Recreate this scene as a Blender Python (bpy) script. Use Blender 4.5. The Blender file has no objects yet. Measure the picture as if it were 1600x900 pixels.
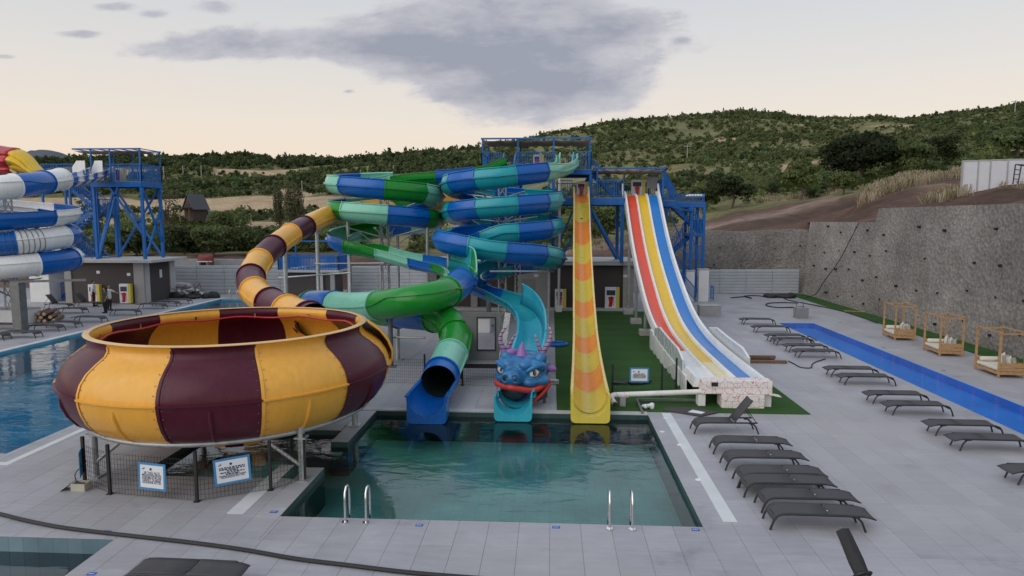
import bpy, math, random
import numpy as np
from mathutils import Vector, Matrix
rnd = random.Random(11)
nr = np.random.RandomState(5)
S = bpy.context.scene
COL = S.collection
V = Vector
# ------------------------------------------------------------------ camera, sky, sun, exposure
F_PX, CAM_H, HZ, VPX = 1067.0, 6.0, 343.0, 862.0          # drone lens, eye height above the deck
TH = math.atan((450 - HZ) / F_PX)
YAW = math.atan((VPX - 800) * math.cos(TH) / F_PX)
cam = bpy.data.cameras.new('camera'); cam.lens = 24.0; cam.sensor_width = 36.0; cam.clip_start = .1; cam.clip_end = 20000
camo = bpy.data.objects.new('camera', cam); COL.objects.link(camo)
camo.location = (0, 0, CAM_H); camo.rotation_euler = (math.pi / 2 - TH, 0, YAW)
S.camera = camo
FW = V((-math.sin(YAW) * math.cos(TH), math.cos(YAW) * math.cos(TH), -math.sin(TH)))
RT = V((math.cos(YAW), math.sin(YAW), 0)); UP = RT.cross(FW); CAMP = V((0, 0, CAM_H))
def ray(px, py): return FW + RT * ((px - 800) / F_PX) - UP * ((py - 450) / F_PX)
def G(px, py, z=0.0):
    d = ray(px, py); return CAMP + d * ((z - CAM_H) / d.z)
def AT(px, py, Y):
    d = ray(px, py); return CAMP + d * (Y / d.y)
S.render.engine = 'CYCLES'
S.view_settings.view_transform = 'Standard'; S.view_settings.look = 'None'
S.view_settings.gamma = 1.0; S.view_settings.use_curve_mapping = False
S.view_settings.exposure = 0.30
S.cycles.max_bounces = 8; S.cycles.transparent_max_bounces = 16

SUN_EL, SUN_AZ = math.radians(32), math.radians(-135)     # soft dusk glow from the left behind the camera
W = bpy.data.worlds.new('World'); S.world = W; W.use_nodes = True
nt = W.node_tree; nt.nodes.clear()
def N(t, typ, **kw):
    n = t.nodes.new(typ)
    for k, v in kw.items(): setattr(n, k, v)
    return n
def L(t, a, b): t.links.new(a, b)
def mth(t, op, a, b=None, c=None, clamp=False):
    n = N(t, 'ShaderNodeMath', operation=op, use_clamp=clamp)
    for i, x in enumerate((a, b, c)):
        if x is None: continue
        if isinstance(x, (int, float)): n.inputs[i].default_value = x
        else: L(t, x, n.inputs[i])
    return n.outputs[0]
def mixc(t, fac, a, b, mode='MIX'):
    n = N(t, 'ShaderNodeMix', data_type='RGBA', blend_type=mode)
    for s, x in ((n.inputs[0], fac), (n.inputs[6], a), (n.inputs[7], b)):
        if isinstance(x, (int, float)): s.default_value = x
        elif isinstance(x, (tuple, list)): s.default_value = (*x[:3], 1)
        else: L(t, x, s)
    return n.outputs[2]
def ramp(t, fac, stops, interp='LINEAR'):
    n = N(t, 'ShaderNodeValToRGB'); n.color_ramp.interpolation = interp
    e = n.color_ramp.elements
    while len(e) < len(stops): e.new(.5)
    for i, (p, c) in enumerate(stops):
        e[i].position = p; e[i].color = (*c[:3], 1) if isinstance(c, (tuple, list)) else (c, c, c, 1)
    L(t, fac, n.inputs[0]); return n.outputs[0]
tc = N(nt, 'ShaderNodeTexCoord')
sky = N(nt, 'ShaderNodeTexSky', sky_type='NISHITA'); sky.sun_disc = False
sky.sun_elevation = SUN_EL; sky.sun_rotation = SUN_AZ; sky.air_density = 1.2; sky.dust_density = 3.0; sky.ozone_density = 2.0
sep = N(nt, 'ShaderNodeSeparateXYZ'); L(nt, tc.outputs['Generated'], sep.inputs[0])
X_, Y_, Z_ = sep.outputs
el = mth(nt, 'MAXIMUM', Z_, 0.0)
grad = ramp(nt, el, [(0.0, (.84, .65, .51)), (.06, (.83, .67, .53)), (.13, (.77, .68, .585)), (.21, (.675, .645, .61)), (.30, (.575, .59, .615)), (.55, (.54, .585, .66)), (1.0, (.50, .57, .68))])
nis = mixc(nt, 1.0, sky.outputs[0], (.085, .085, .085), 'MULTIPLY')
base = mixc(nt, .86, nis, grad)
# broken grey cloud bank: a lumpy mass with smaller shreds, laid out in direction space
ysafe = mth(nt, 'MAXIMUM', mth(nt, 'ABSOLUTE', Y_), .08)
u = mth(nt, 'DIVIDE', X_, ysafe); v = mth(nt, 'DIVIDE', Z_, ysafe)
comb = N(nt, 'ShaderNodeCombineXYZ'); L(nt, mth(nt, 'MULTIPLY', u, 1.0), comb.inputs[0]); L(nt, mth(nt, 'MULTIPLY', v, 2.6), comb.inputs[1]); L(nt, Y_, comb.inputs[2])
n1 = N(nt, 'ShaderNodeTexNoise'); n1.inputs['Scale'].default_value = 5.2; n1.inputs['Detail'].default_value = 10; n1.inputs['Roughness'].default_value = .66; n1.inputs['Distortion'].default_value = .5; L(nt, comb.outputs[0], n1.inputs['Vector'])
n2 = N(nt, 'ShaderNodeTexNoise'); n2.inputs['Scale'].default_value = 15; n2.inputs['Detail'].default_value = 10; n2.inputs['Roughness'].default_value = .6; L(nt, comb.outputs[0], n2.inputs['Vector'])
def uv_of(px, py):
    d = ray(px, py); return d.x / d.y, d.z / d.y
def blob(px, py, rx, ry, amp):
    u0, v0 = uv_of(px, py)
    a = mth(nt, 'POWER', mth(nt, 'DIVIDE', mth(nt, 'SUBTRACT', u, u0), rx / F_PX), 2.0)
    b = mth(nt, 'POWER', mth(nt, 'DIVIDE', mth(nt, 'SUBTRACT', v, v0), ry / F_PX), 2.0)
    return mth(nt, 'MULTIPLY', mth(nt, 'EXPONENT', mth(nt, 'MULTIPLY', mth(nt, 'ADD', a, b), -1.0)), amp)
tot = None
for bl in [(790, 60, 215, 66, 1.55), (850, 140, 160, 48, 1.6), (640, 82, 130, 34, .85), (430, 66, 160, 27, .95), (300, 78, 110, 18, .72), (168, 10, 45, 10, .85), (335, 8, 50, 13, .75), (122, 53, 42, 8, .85), (242, 22, 32, 9, .75), (960, 40, 60, 24, .75), (780, -50, 170, 50, .8), (8, 88, 22, 6, .8), (545, 143, 14, 4, .6), (1065, 64, 12, 4, .6)]:
    b_ = blob(*bl); tot = b_ if tot is None else mth(nt, 'ADD', tot, b_)
field = mth(nt, 'ADD', tot, mth(nt, 'MULTIPLY', mth(nt, 'SUBTRACT', n1.outputs[0], .5), 1.5))
field = mth(nt, 'ADD', field, mth(nt, 'MULTIPLY', mth(nt, 'SUBTRACT', n2.outputs[0], .5), .75))
cm = N(nt, 'ShaderNodeMapRange', interpolation_type='SMOOTHSTEP'); cm.inputs[1].default_value = .38; cm.inputs[2].default_value = .80; L(nt, field, cm.inputs[0])
dens = N(nt, 'ShaderNodeMapRange'); dens.inputs[1].default_value = .6; dens.inputs[2].default_value = 1.9; L(nt, mth(nt, 'ADD', field, mth(nt, 'MULTIPLY', mth(nt, 'SUBTRACT', n2.outputs[0], .5), 1.7)), dens.inputs[0])
ccol = mixc(nt, dens.outputs[0], (.45, .45, .49), (.25, .27, .335))
skyc = mixc(nt, mth(nt, 'MULTIPLY', cm.outputs[0], .93), base, ccol)
bg = N(nt, 'ShaderNodeBackground'); bg.inputs[1].default_value = 1.0; L(nt, skyc, bg.inputs[0])
wo = N(nt, 'ShaderNodeOutputWorld'); L(nt, bg.outputs[0], wo.inputs[0])
sun = bpy.data.lights.new('sun', 'SUN'); sun.energy = 1.1; sun.angle = math.radians(70); sun.color = (1, .93, .85)
suno = bpy.data.objects.new('sun', sun); COL.objects.link(suno)
sd = V((math.sin(SUN_AZ) * math.cos(SUN_EL), math.cos(SUN_AZ) * math.cos(SUN_EL), math.sin(SUN_EL)))
suno.rotation_euler = sd.to_track_quat('Z', 'Y').to_euler(); suno.location = (0, 0, 60)

# ------------------------------------------------------------------ materials
MATS = {}
def mat(name, col, rough=.5, var=.12, scale=3.0, bump=0.0, bscale=None, metal=0.0, spec=.5, coat=0.0, dirt=0.0, world=False, streak=0.0):
    if name in MATS: return MATS[name]
    m = bpy.data.materials.new(name); m.use_nodes = True; t = m.node_tree; b = t.nodes['Principled BSDF']
    if world: src = N(t, 'ShaderNodeNewGeometry').outputs['Position']
    else: src = N(t, 'ShaderNodeTexCoord').outputs['Object']
    no = N(t, 'ShaderNodeTexNoise'); no.inputs['Scale'].default_value = scale; no.inputs['Detail'].default_value = 4; no.inputs['Roughness'].default_value = .5
    L(t, src, no.inputs['Vector'])
    r = ramp(t, no.outputs[0], [(.3, 1 - var), (.7, 1 + var * .6)])
    c = mixc(t, 1.0, col, r, 'MULTIPLY')
    if dirt:
        n3 = N(t, 'ShaderNodeTexNoise'); n3.inputs['Scale'].default_value = scale * .35; n3.inputs['Detail'].default_value = 8; n3.inputs['Roughness'].default_value = .7
        L(t, src, n3.inputs['Vector'])
        c = mixc(t, mth(t, 'MULTIPLY', ramp(t, n3.outputs[0], [(.48, 0.0), (.72, 1.0)]), dirt), c, (.24, .21, .18))
    if streak:
        sv = N(t, 'ShaderNodeVectorMath', operation='MULTIPLY'); sv.inputs[1].default_value = (5, 5, .45); L(t, src, sv.inputs[0])
        n6 = N(t, 'ShaderNodeTexNoise'); n6.inputs['Scale'].default_value = 1.6; n6.inputs['Detail'].default_value = 5; L(t, sv.outputs[0], n6.inputs['Vector'])
        c = mixc(t, 1.0, c, ramp(t, n6.outputs[0], [(.32, 1 - streak), (.55, 1.0), (.72, 1 + streak * .6)]), 'MULTIPLY')
    L(t, c, b.inputs['Base Color'])
    L(t, ramp(t, no.outputs[0], [(.3, max(0, rough - .06)), (.75, min(1, rough + .1))]), b.inputs['Roughness'])
    b.inputs['Metallic'].default_value = metal; b.inputs['Specular IOR Level'].default_value = spec
    b.inputs['Coat Weight'].default_value = coat; b.inputs['Coat Roughness'].default_value = .12
    if bump:
        n4 = N(t, 'ShaderNodeTexNoise'); n4.inputs['Scale'].default_value = bscale or scale * 6; n4.inputs['Detail'].default_value = 5
        L(t, src, n4.inputs['Vector'])
        bp = N(t, 'ShaderNodeBump'); bp.inputs['Strength'].default_value = bump; bp.inputs['Distance'].default_value = .03
        L(t, n4.outputs[0], bp.inputs['Height']); L(t, bp.outputs[0], b.inputs['Normal'])
    MATS[name] = m; return m
def fibre(name, col): return mat(name, col, rough=.28, var=.05, scale=.9, spec=.38, coat=.08, dirt=.05, streak=.07)
FB = dict(yellow=fibre('fibreglass_amber', (.76, .385, .05)), maroon=mat('fibreglass_maroon', (.072, .006, .020), rough=.32, var=.05, scale=1.1, spec=.3, dirt=.04, streak=.16),
          blue=fibre('fibreglass_blue', (.002, .11, .43)), green=fibre('fibreglass_green', (.006, .225, .022)),
          mint=fibre('fibreglass_mint', (.20, .52, .40)), teal=fibre('fibreglass_teal', (.012, .30, .37)),
          dblue=fibre('fibreglass_deep_blue', (.005, .075, .36)), aqua=fibre('fibreglass_aqua', (.03, .36, .48)), white=fibre('fibreglass_white', (.77, .78, .78)),
          lemon=fibre('fibreglass_lemon', (.62, .50, .07)), orange=fibre('fibreglass_orange', (.74, .27, .05)), red=fibre('fibreglass_red', (.68, .07, .028)),
          gold=fibre('fibreglass_gold', (.72, .46, .02)), lane=fibre('fibreglass_lane_blue', (.01, .17, .52)), crimson=fibre('fibreglass_crimson', (.42, .015, .02)), cream=fibre('fibreglass_cream', (.72, .62, .34)))
LINING = mat('tube_lining', (.012, .022, .022), rough=.5)  # shade inside the closed tubes, put into the colour of their inner walls
STEEL = mat('galvanised_steel', (.42, .44, .45), rough=.42, metal=.6, var=.15, scale=6)
DSTEEL = mat('dull_steel', (.16, .17, .17), rough=.5, metal=.4, var=.2, scale=5)
CHROME = mat('stainless_steel', (.72, .72, .72), rough=.16, metal=1.0, var=.05)
BLUEP = mat('blue_paint', (.006, .125, .43), rough=.42, var=.14, scale=2.5, dirt=.10, spec=.3)
BLACK = mat('black_paint', (.012, .012, .013), rough=.5)
BLACKR = mat('black_rubber', (.018, .018, .02), rough=.6, var=.3, scale=8)
CONC = mat('concrete', (.33, .33, .34), rough=.85, var=.16, scale=2.2, bump=.25, dirt=.15)
LCONC = mat('pale_concrete', (.42, .42, .42), rough=.8, var=.12, scale=2.5, bump=.15, dirt=.12)
WHITEW = mat('white_render', (.70, .71, .71), rough=.75, var=.08, scale=1.5, dirt=.12)
DARKW = mat('dark_brown_render', (.060, .050, .050), rough=.8, var=.12, scale=1.2)
GREYW = mat('grey_render', (.30, .29, .29), rough=.8, var=.1, scale=1.4)
FABRIC = mat('dark_mesh_fabric', (.056, .055, .060), rough=.72, var=.12, scale=14, bump=.12, bscale=160)
FRAMEB = mat('anthracite_frame', (.015, .016, .019), rough=.4)
WOOD = mat('pine_wood', (.40, .235, .105), rough=.6, var=.25, scale=9, bump=.1)
BROWNW = mat('brown_timber', (.17, .095, .06), rough=.65, var=.25, scale=7, bump=.1)
CUSH = mat('cream_cushion', (.58, .545, .47), rough=.9, var=.06, scale=6, bump=.2, bscale=20)
TAUPE = mat('taupe_cushion', (.30, .275, .24), rough=.9, var=.1, scale=6, bump=.2, bscale=20)
PRINT = mat('sign_white', (.66, .69, .74), rough=.5, var=.03)
SBLUE = mat('sign_blue', (.04, .22, .46), rough=.5, var=.1)
INK = mat('sign_ink', (.03, .035, .07), rough=.6)
SKIN = mat('skin', (.45, .27, .20), rough=.6, var=.05)
CLOTHB = mat('black_cloth', (.014, .014, .016), rough=.9)
CLOTHW = mat('white_cloth', (.62, .62, .63), rough=.9)
CLOTHO = mat('olive_cloth', (.10, .095, .065), rough=.9)
HAIR = mat('dark_hair', (.012, .010, .010), rough=.6)

# ------------------------------------------------------------------ mesh helpers
WPOS = {}
def wp(o): return WPOS.get(o.name, V((0, 0, 0))) if o else V((0, 0, 0))
class MB:
    def __init__(s): s.v = []; s.f = []
    def add(s, vs, fs):
        o = len(s.v); s.v += [tuple(x) for x in vs]; s.f += [tuple(i + o for i in f) for f in fs]; return s
    def box(s, a, b):
        (x0, y0, z0), (x1, y1, z1) = a, b
        return s.add([(x0, y0, z0), (x1, y0, z0), (x1, y1, z0), (x0, y1, z0), (x0, y0, z1), (x1, y0, z1), (x1, y1, z1), (x0, y1, z1)],
                     [(0, 3, 2, 1), (4, 5, 6, 7), (0, 1, 5, 4), (1, 2, 6, 5), (2, 3, 7, 6), (3, 0, 4, 7)])
    def obox(s, c, size, rz=0.0, rx=0.0, ry=0.0):
        M = Matrix.Translation(c) @ Matrix.Rotation(rz, 4, 'Z') @ Matrix.Rotation(ry, 4, 'Y') @ Matrix.Rotation(rx, 4, 'X')
        h = [q * .5 for q in size]; t = MB().box((-h[0], -h[1], -h[2]), (h[0], h[1], h[2]))
        return s.add([M @ V(p) for p in t.v], t.f)
    def beam(s, p, q, w, h=None):
        p, q = V(p), V(q); h = h or w; d = (q - p)
        if d.length < 1e-6: return s
        d.normalize(); up = V((0, 0, 1)) if abs(d.z) < .95 else V((0, 1, 0))
        a = d.cross(up).normalized() * w * .5; b = a.cross(d).normalized() * h * .5
        vs = [p - a - b, p + a - b, p + a + b, p - a + b, q - a - b, q + a - b, q + a + b, q - a + b]
        return s.add(vs, [(0, 1, 2, 3), (7, 6, 5, 4), (0, 4, 5, 1), (1, 5, 6, 2), (2, 6, 7, 3), (3, 7, 4, 0)])
    def tube(s, pts, r, n=8, closed=False, caps=True):
        pts = [V(p) for p in pts]; m = len(pts); rs = r if isinstance(r, (list, tuple)) else [r] * m
        prev = None; vs = []
        for i, p in enumerate(pts):
            t = (pts[(i + 1) % m] - pts[i - 1]) if closed else (pts[min(i + 1, m - 1)] - pts[max(i - 1, 0)])
            t = t.normalized() if t.length > 1e-9 else V((0, 0, 1))
            if prev is None:
                a = t.cross(V((0, 0, 1)) if abs(t.z) < .9 else V((1, 0, 0))).normalized()
            else:
                a = prev - t * prev.dot(t); a = a.normalized() if a.length > 1e-6 else t.orthogonal().normalized()
            prev = a; b = t.cross(a)
            vs += [p + (a * math.cos(2 * math.pi * k / n) + b * math.sin(2 * math.pi * k / n)) * rs[i] for k in range(n)]
        fs = []
        for i in range(m if closed else m - 1):
            j = (i + 1) % m
            fs += [(i * n + k, i * n + (k + 1) % n, j * n + (k + 1) % n, j * n + k) for k in range(n)]
        if caps and not closed: fs += [tuple(range(n))[::-1], tuple((m - 1) * n + k for k in range(n))]
        return s.add(vs, fs)
    def rod(s, p, q, r0, r1=None, n=8): return s.tube([p, q], [r0, r1 if r1 is not None else r0], n)
    def ell(s, c, rad, nu=16, nv=10, M=None):
        c = V(c); vs = [V((0, 0, rad[2]))]
        for j in range(1, nv):
            th = math.pi * j / nv
            vs += [V((rad[0] * math.sin(th) * math.cos(2 * math.pi * i / nu), rad[1] * math.sin(th) * math.sin(2 * math.pi * i / nu), rad[2] * math.cos(th))) for i in range(nu)]
        vs.append(V((0, 0, -rad[2])))
        if M: vs = [M @ p for p in vs]
        fs = [(0, 1 + i, 1 + (i + 1) % nu) for i in range(nu)]
        for j in range(nv - 2):
            a = 1 + j * nu; fs += [(a + i, a + nu + i, a + nu + (i + 1) % nu, a + (i + 1) % nu) for i in range(nu)]
        l = len(vs) - 1; a = 1 + (nv - 2) * nu; fs += [(l, a + (i + 1) % nu, a + i) for i in range(nu)]
        return s.add([p + c for p in vs], fs)
    def prism(s, poly, axis, a, b):          # polygon in the two other axes, extruded from a to b
        n = len(poly)
        def mk(t): return [{'X': (t, p[0], p[1]), 'Y': (p[0], t, p[1]), 'Z': (p[0], p[1], t)}[axis] for p in poly]
        return s.add(mk(a) + mk(b), [tuple(range(n))[::-1], tuple(range(n, 2 * n))] + [(i, (i + 1) % n, n + (i + 1) % n, n + i) for i in range(n)])
    def mesh(s, name, off=V((0, 0, 0)), smooth=False):
        me = bpy.data.meshes.new(name); me.from_pydata([(x - off.x, y - off.y, z - off.z) for x, y, z in s.v], [], s.f)
        if smooth: me.polygons.foreach_set('use_smooth', [True] * len(me.polygons))
        return me
    def build(s, name, m, parent=None, smooth=False, bevel=0.0):
        me = s.mesh(name, wp(parent), smooth)
        if m: me.materials.append(m)
        o = bpy.data.objects.new(name, me); COL.objects.link(o)
        if parent: o.parent = parent; WPOS[o.name] = wp(parent)
        if bevel:
            b = o.modifiers.new('bevel', 'BEVEL'); b.width = bevel; b.segments = 2; b.limit_method = 'ANGLE'
        if smooth and not bevel: autosmooth(o)
        return o
def autosmooth(o, ang=40):
    me = o.data
    try: me.set_sharp_from_angle(angle=math.radians(ang))
    except Exception: pass
def tag(o, label=None, cat=None, group=None, kind=None):
    for k, x in (('label', label), ('category', cat), ('group', group), ('kind', kind)):
        if x: o[k] = x
    return o
def thing(name, label, cat, loc=(0, 0, 0), group=None, rz=0.0):
    o = bpy.data.objects.new(name, None); COL.objects.link(o); o.location = loc; o.rotation_euler.z = rz; o.empty_display_size = .2
    WPOS[o.name] = V(loc); return tag(o, label, cat, group)
def kids(o): return [c for c in bpy.data.objects if c.parent == o]
def copy_tree(o, loc=None, rz=None, label=None, parent=None, tree=None):
    c = o.copy(); COL.objects.link(c)
    if parent: c.parent = parent
    if loc is not None: c.location = loc
    if rz is not None: c.rotation_euler.z = rz
    if label: c['label'] = label
    for ch in (tree[o.name] if tree and o.name in tree else kids(o)): copy_tree(ch, parent=c, tree=tree)
    return c
def share(name, me, m, parent=None, loc=(0, 0, 0), rz=0.0):
    o = bpy.data.objects.new(name, me); COL.objects.link(o); o.location = loc; o.rotation_euler.z = rz
    if m and not me.materials: me.materials.append(m)
    if parent: o.parent = parent
    return o
def struct(o): o['kind'] = 'structure'; return o
def remesh(o, vox, smooth=3):
    md = o.modifiers.new('r', 'REMESH'); md.mode = 'VOXEL'; md.voxel_size = vox; md.use_smooth_shade = True
    sm = o.modifiers.new('s', 'SMOOTH'); sm.iterations = smooth; sm.factor = .5
    dg = bpy.context.evaluated_depsgraph_get(); me = bpy.data.meshes.new_from_object(o.evaluated_get(dg))
    mt = list(o.data.materials); o.modifiers.clear(); o.data = me
    me.materials.clear(); [me.materials.append(x) for x in mt]
    me.polygons.foreach_set('use_smooth', [True] * len(me.polygons)); return o
def text_mesh(body, size, extr=.002, space=1.0):
    cu = bpy.data.curves.new('t', 'FONT'); cu.body = body; cu.size = size; cu.align_x = 'CENTER'; cu.align_y = 'CENTER'; cu.extrude = extr; cu.space_character = space; cu.resolution_u = 2; cu.offset = size * .012
    o = bpy.data.objects.new('t', cu); COL.objects.link(o)
    dg = bpy.context.evaluated_depsgraph_get(); me = bpy.data.meshes.new_from_object(o.evaluated_get(dg))
    bpy.data.objects.remove(o); return me
# ================================================================== SETTING
# ---- deck material: grey porcelain pavers, a tone of its own for each one, faint scuffs
def deck_mat(name, base):
    m = bpy.data.materials.new(name); m.use_nodes = True; t = m.node_tree; b = t.nodes['Principled BSDF']
    pos = N(t, 'ShaderNodeNewGeometry').outputs['Position']
    mp = N(t, 'ShaderNodeVectorMath', operation='MULTIPLY'); mp.inputs[1].default_value = (1 / .6, 1 / 1.2, 0); L(t, pos, mp.inputs[0])
    fl = N(t, 'ShaderNodeVectorMath', operation='FLOOR'); L(t, mp.outputs[0], fl.inputs[0])
    wn = N(t, 'ShaderNodeTexWhiteNoise'); L(t, fl.outputs[0], wn.inputs[0])
    tone = ramp(t, wn.outputs[0], [(0, .93), (1, 1.06)])
    n1 = N(t, 'ShaderNodeTexNoise'); n1.inputs['Scale'].default_value = .55; n1.inputs['Detail'].default_value = 9; n1.inputs['Roughness'].default_value = .68; L(t, pos, n1.inputs['Vector'])
    st = N(t, 'ShaderNodeVectorMath', operation='MULTIPLY'); st.inputs[1].default_value = (.8, 5, 1); L(t, pos, st.inputs[0])
    n2 = N(t, 'ShaderNodeTexNoise'); n2.inputs['Scale'].default_value = 1.4; n2.inputs['Detail'].default_value = 6; n2.inputs['Roughness'].default_value = .7; L(t, st.outputs[0], n2.inputs['Vector'])
    c = mixc(t, 1.0, base, tone, 'MULTIPLY')
    c = mixc(t, 1.0, c, ramp(t, n1.outputs[0], [(.28, .62), (.42, .92), (.56, 1.0), (.75, 1.2)]), 'MULTIPLY')
    c = mixc(t, 1.0, c, ramp(t, n2.outputs[0], [(.35, .90), (.6, 1.0), (.74, 1.1), (.82, 1.45)]), 'MULTIPLY')
    n3 = N(t, 'ShaderNodeTexNoise'); n3.inputs['Scale'].default_value = .16; n3.inputs['Detail'].default_value = 3; L(t, pos, n3.inputs['Vector'])
    c = mixc(t, ramp(t, n3.outputs[0], [(.45, 0.0), (.7, .5)]), c, (.36, .335, .33))
    L(t, c, b.inputs['Base Color'])
    L(t, ramp(t, n1.outputs[0], [(.35, .42), (.7, .66)]), b.inputs['Roughness'])
    b.inputs['Specular IOR Level'].default_value = .42
    return m
TILE = deck_mat('grey_paver', (.355, .355, .385))
GROUT = mat('grout', (.29, .29, .31), rough=.9, world=True)
STRIPE = mat('white_strip_stone', (.60, .62, .63), rough=.6, var=.1, scale=1.5, dirt=.1)
HOLES = [(-5.48, 13.05, 3.0, 20.75), (-9.7, 15.05, -5.95, 18.7), (-5.96, 15.78, -5.47, 17.7), (-25.0, 16.3, -14.0, 50.0), (-24.0, 2.0, -8.2, 11.88), (13.25, 6.0, 15.25, 40.25)]
TURF = (0.2, 21.1, 8.02, 44.7)
TURF2 = (19.0, 20.0, 21.0, 56.0)
def rsub(r, h):
    x0, y0, x1, y1 = r; a0, b0, a1, b1 = h
    if a0 >= x1 or a1 <= x0 or b0 >= y1 or b1 <= y0: return [r]
    out = []
    if a0 > x0: out.append((x0, y0, a0, y1)); x0 = a0
    if a1 < x1: out.append((a1, y0, x1, y1)); x1 = a1
    if b0 > y0: out.append((x0, y0, x1, b0)); y0 = b0
    if b1 < y1: out.append((x0, b1, x1, y1))
    return out
def rsuball(rs, hs):
    for h in hs: rs = [q for r in rs for q in rsub(r, h)]
    return rs
mb = MB()
for (x0, y0, x1, y1) in rsuball([(-60, -6, 21.4, 57.6)], HOLES):
    mb.add([(x0, y0, -.014), (x1, y0, -.014), (x1, y1, -.014), (x0, y1, -.014)], [(0, 1, 2, 3)])
deck = struct(mb.build('pool_deck', GROUT))
cells = []
for i in range(-66, 34):
    for j in range(5, 48):
        r = (i * .6, j * 1.2, i * .6 + .6, j * 1.2 + 1.2)
        for q in rsuball([r], HOLES + [TURF, TURF2]):
            if q[2] - q[0] < .05 or q[3] - q[1] < .05: continue
            cx, cy = (q[0] + q[2]) / 2, (q[1] + q[3]) / 2
            if abs(cx) > cy * .85 + 2: continue
            cells.append((math.hypot(cx, cy), q))
cells.sort()
unit = {}
rest = MB()
def tile_box(mb_, q, g=.0022, o=(0, 0)):
    x0, y0, x1, y1 = q[0] + g - o[0], q[1] + g - o[1], q[2] - g - o[0], q[3] - g - o[1]; e = .003
    mb_.add([(x0, y0, -.014), (x1, y0, -.014), (x1, y1, -.014), (x0, y1, -.014), (x0, y0, -e), (x1, y0, -e), (x1, y1, -e), (x0, y1, -e), (x0 + e, y0 + e, 0), (x1 - e, y0 + e, 0), (x1 - e, y1 - e, 0), (x0 + e, y1 - e, 0)],
            [(8, 9, 10, 11), (4, 5, 9, 8), (5, 6, 10, 9), (6, 7, 11, 10), (7, 4, 8, 11), (0, 1, 5, 4), (1, 2, 6, 5), (2, 3, 7, 6), (3, 0, 4, 7)])
vis = [c for c in cells if c[1][3] > 9.6]
for k, (d, q) in enumerate(vis):
    if k < 290:
        key = (round(q[2] - q[0], 3), round(q[3] - q[1], 3))
        if key not in unit:
            t_ = MB(); tile_box(t_, (0, 0, key[0], key[1])); unit[key] = t_.mesh('paver')
        o = share('paver', unit[key], TILE, deck, (q[0], q[1], (k * 37 % 5) * .0004))
    else: tile_box(rest, q)
for d, q in cells:
    if q[3] <= 9.6: tile_box(rest, q)
o = rest.build('paving', TILE, deck); o['kind'] = 'stuff'
# coping stones' pale edge and the white strips beside the pools
for (x0, y0, x1, y1) in [(3.45, 13.3, 3.73, 21.0), (-13.5, 15.7, -13.3, 21.0), (-6.62, 13.1, -6.27, 15.9), (-30, 15.5, -13.3, 15.69), (-25.35, 16.0, -25.1, 51)]:
    struct(MB().box((x0, y0, .0015), (x1, y1, .006)).build('white_strip', STRIPE))
# ---- pools
def basin_mat(name, c1, c2, sc):
    m = bpy.data.materials.new(name); m.use_nodes = True; t = m.node_tree; b = t.nodes['Principled BSDF']
    pos = N(t, 'ShaderNodeNewGeometry').outputs['Position']
    br = N(t, 'ShaderNodeTexBrick'); br.offset = 0; br.inputs['Scale'].default_value = sc; br.inputs['Mortar Size'].default_value = .015
    br.inputs['Color1'].default_value = (*c1, 1); br.inputs['Color2'].default_value = (*c2, 1); br.inputs['Mortar'].default_value = (c1[0] * .86, c1[1] * .86, c1[2] * .86, 1)
    L(t, pos, br.inputs['Vector'])
    no = N(t, 'ShaderNodeTexNoise'); no.inputs['Scale'].default_value = .8; no.inputs['Detail'].default_value = 6; L(t, pos, no.inputs['Vector'])
    L(t, mixc(t, 1.0, br.outputs[0], ramp(t, no.outputs[0], [(.3, .75), (.7, 1.2)]), 'MULTIPLY'), b.inputs['Base Color']); b.inputs['Roughness'].default_value = .4
    return m
def water_mat(name, tint, bs=2.2, bump=.12, gl=(.95, .97, 1.0), ior=1.5):
    m = bpy.data.materials.new(name); m.use_nodes = True; t = m.node_tree; t.nodes.clear()
    out = N(t, 'ShaderNodeOutputMaterial'); pos = N(t, 'ShaderNodeNewGeometry').outputs['Position']
    sc = N(t, 'ShaderNodeVectorMath', operation='MULTIPLY'); sc.inputs[1].default_value = (.8, 1.6, 1); L(t, pos, sc.inputs[0])
    n1 = N(t, 'ShaderNodeTexNoise'); n1.inputs['Scale'].default_value = bs; n1.inputs['Detail'].default_value = 4; n1.inputs['Distortion'].default_value = .8; L(t, sc.outputs[0], n1.inputs['Vector'])
    n2 = N(t, 'ShaderNodeTexNoise'); n2.inputs['Scale'].default_value = .35; L(t, pos, n2.inputs['Vector'])
    h = mth(t, 'MULTIPLY', n1.outputs[0], ramp(t, n2.outputs[0], [(.4, .25), (.65, 1.0)]))
    bp = N(t, 'ShaderNodeBump'); bp.inputs['Strength'].default_value = bump; bp.inputs['Distance'].default_value = .22; L(t, h, bp.inputs['Height'])
    fr = N(t, 'ShaderNodeFresnel'); fr.inputs[0].default_value = ior; L(t, bp.outputs[0], fr.inputs['Normal'])
    tr = N(t, 'ShaderNodeBsdfTransparent'); tr.inputs[0].default_value = (*tint, 1)
    gs = N(t, 'ShaderNodeBsdfGlossy'); gs.inputs['Color'].default_value = (*gl, 1); gs.inputs['Roughness'].default_value = .03; L(t, bp.outputs[0], gs.inputs['Normal'])
    mx = N(t, 'ShaderNodeMixShader'); L(t, fr.outputs[0], mx.inputs[0]); L(t, tr.outputs[0], mx.inputs[1]); L(t, gs.outputs[0], mx.inputs[2]); L(t, mx.outputs[0], out.inputs[0])
    return m
BAS_G = basin_mat('teal_pool_tile', (.20, .41, .39), (.22, .44, .42), 1.7)
BAS_B = basin_mat('blue_pool_tile', (.08, .36, .50), (.09, .40, .55), 1.7)
BAS_S = basin_mat('slate_pool_tile', (.12, .20, .24), (.17, .25, .29), 1.7)
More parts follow.
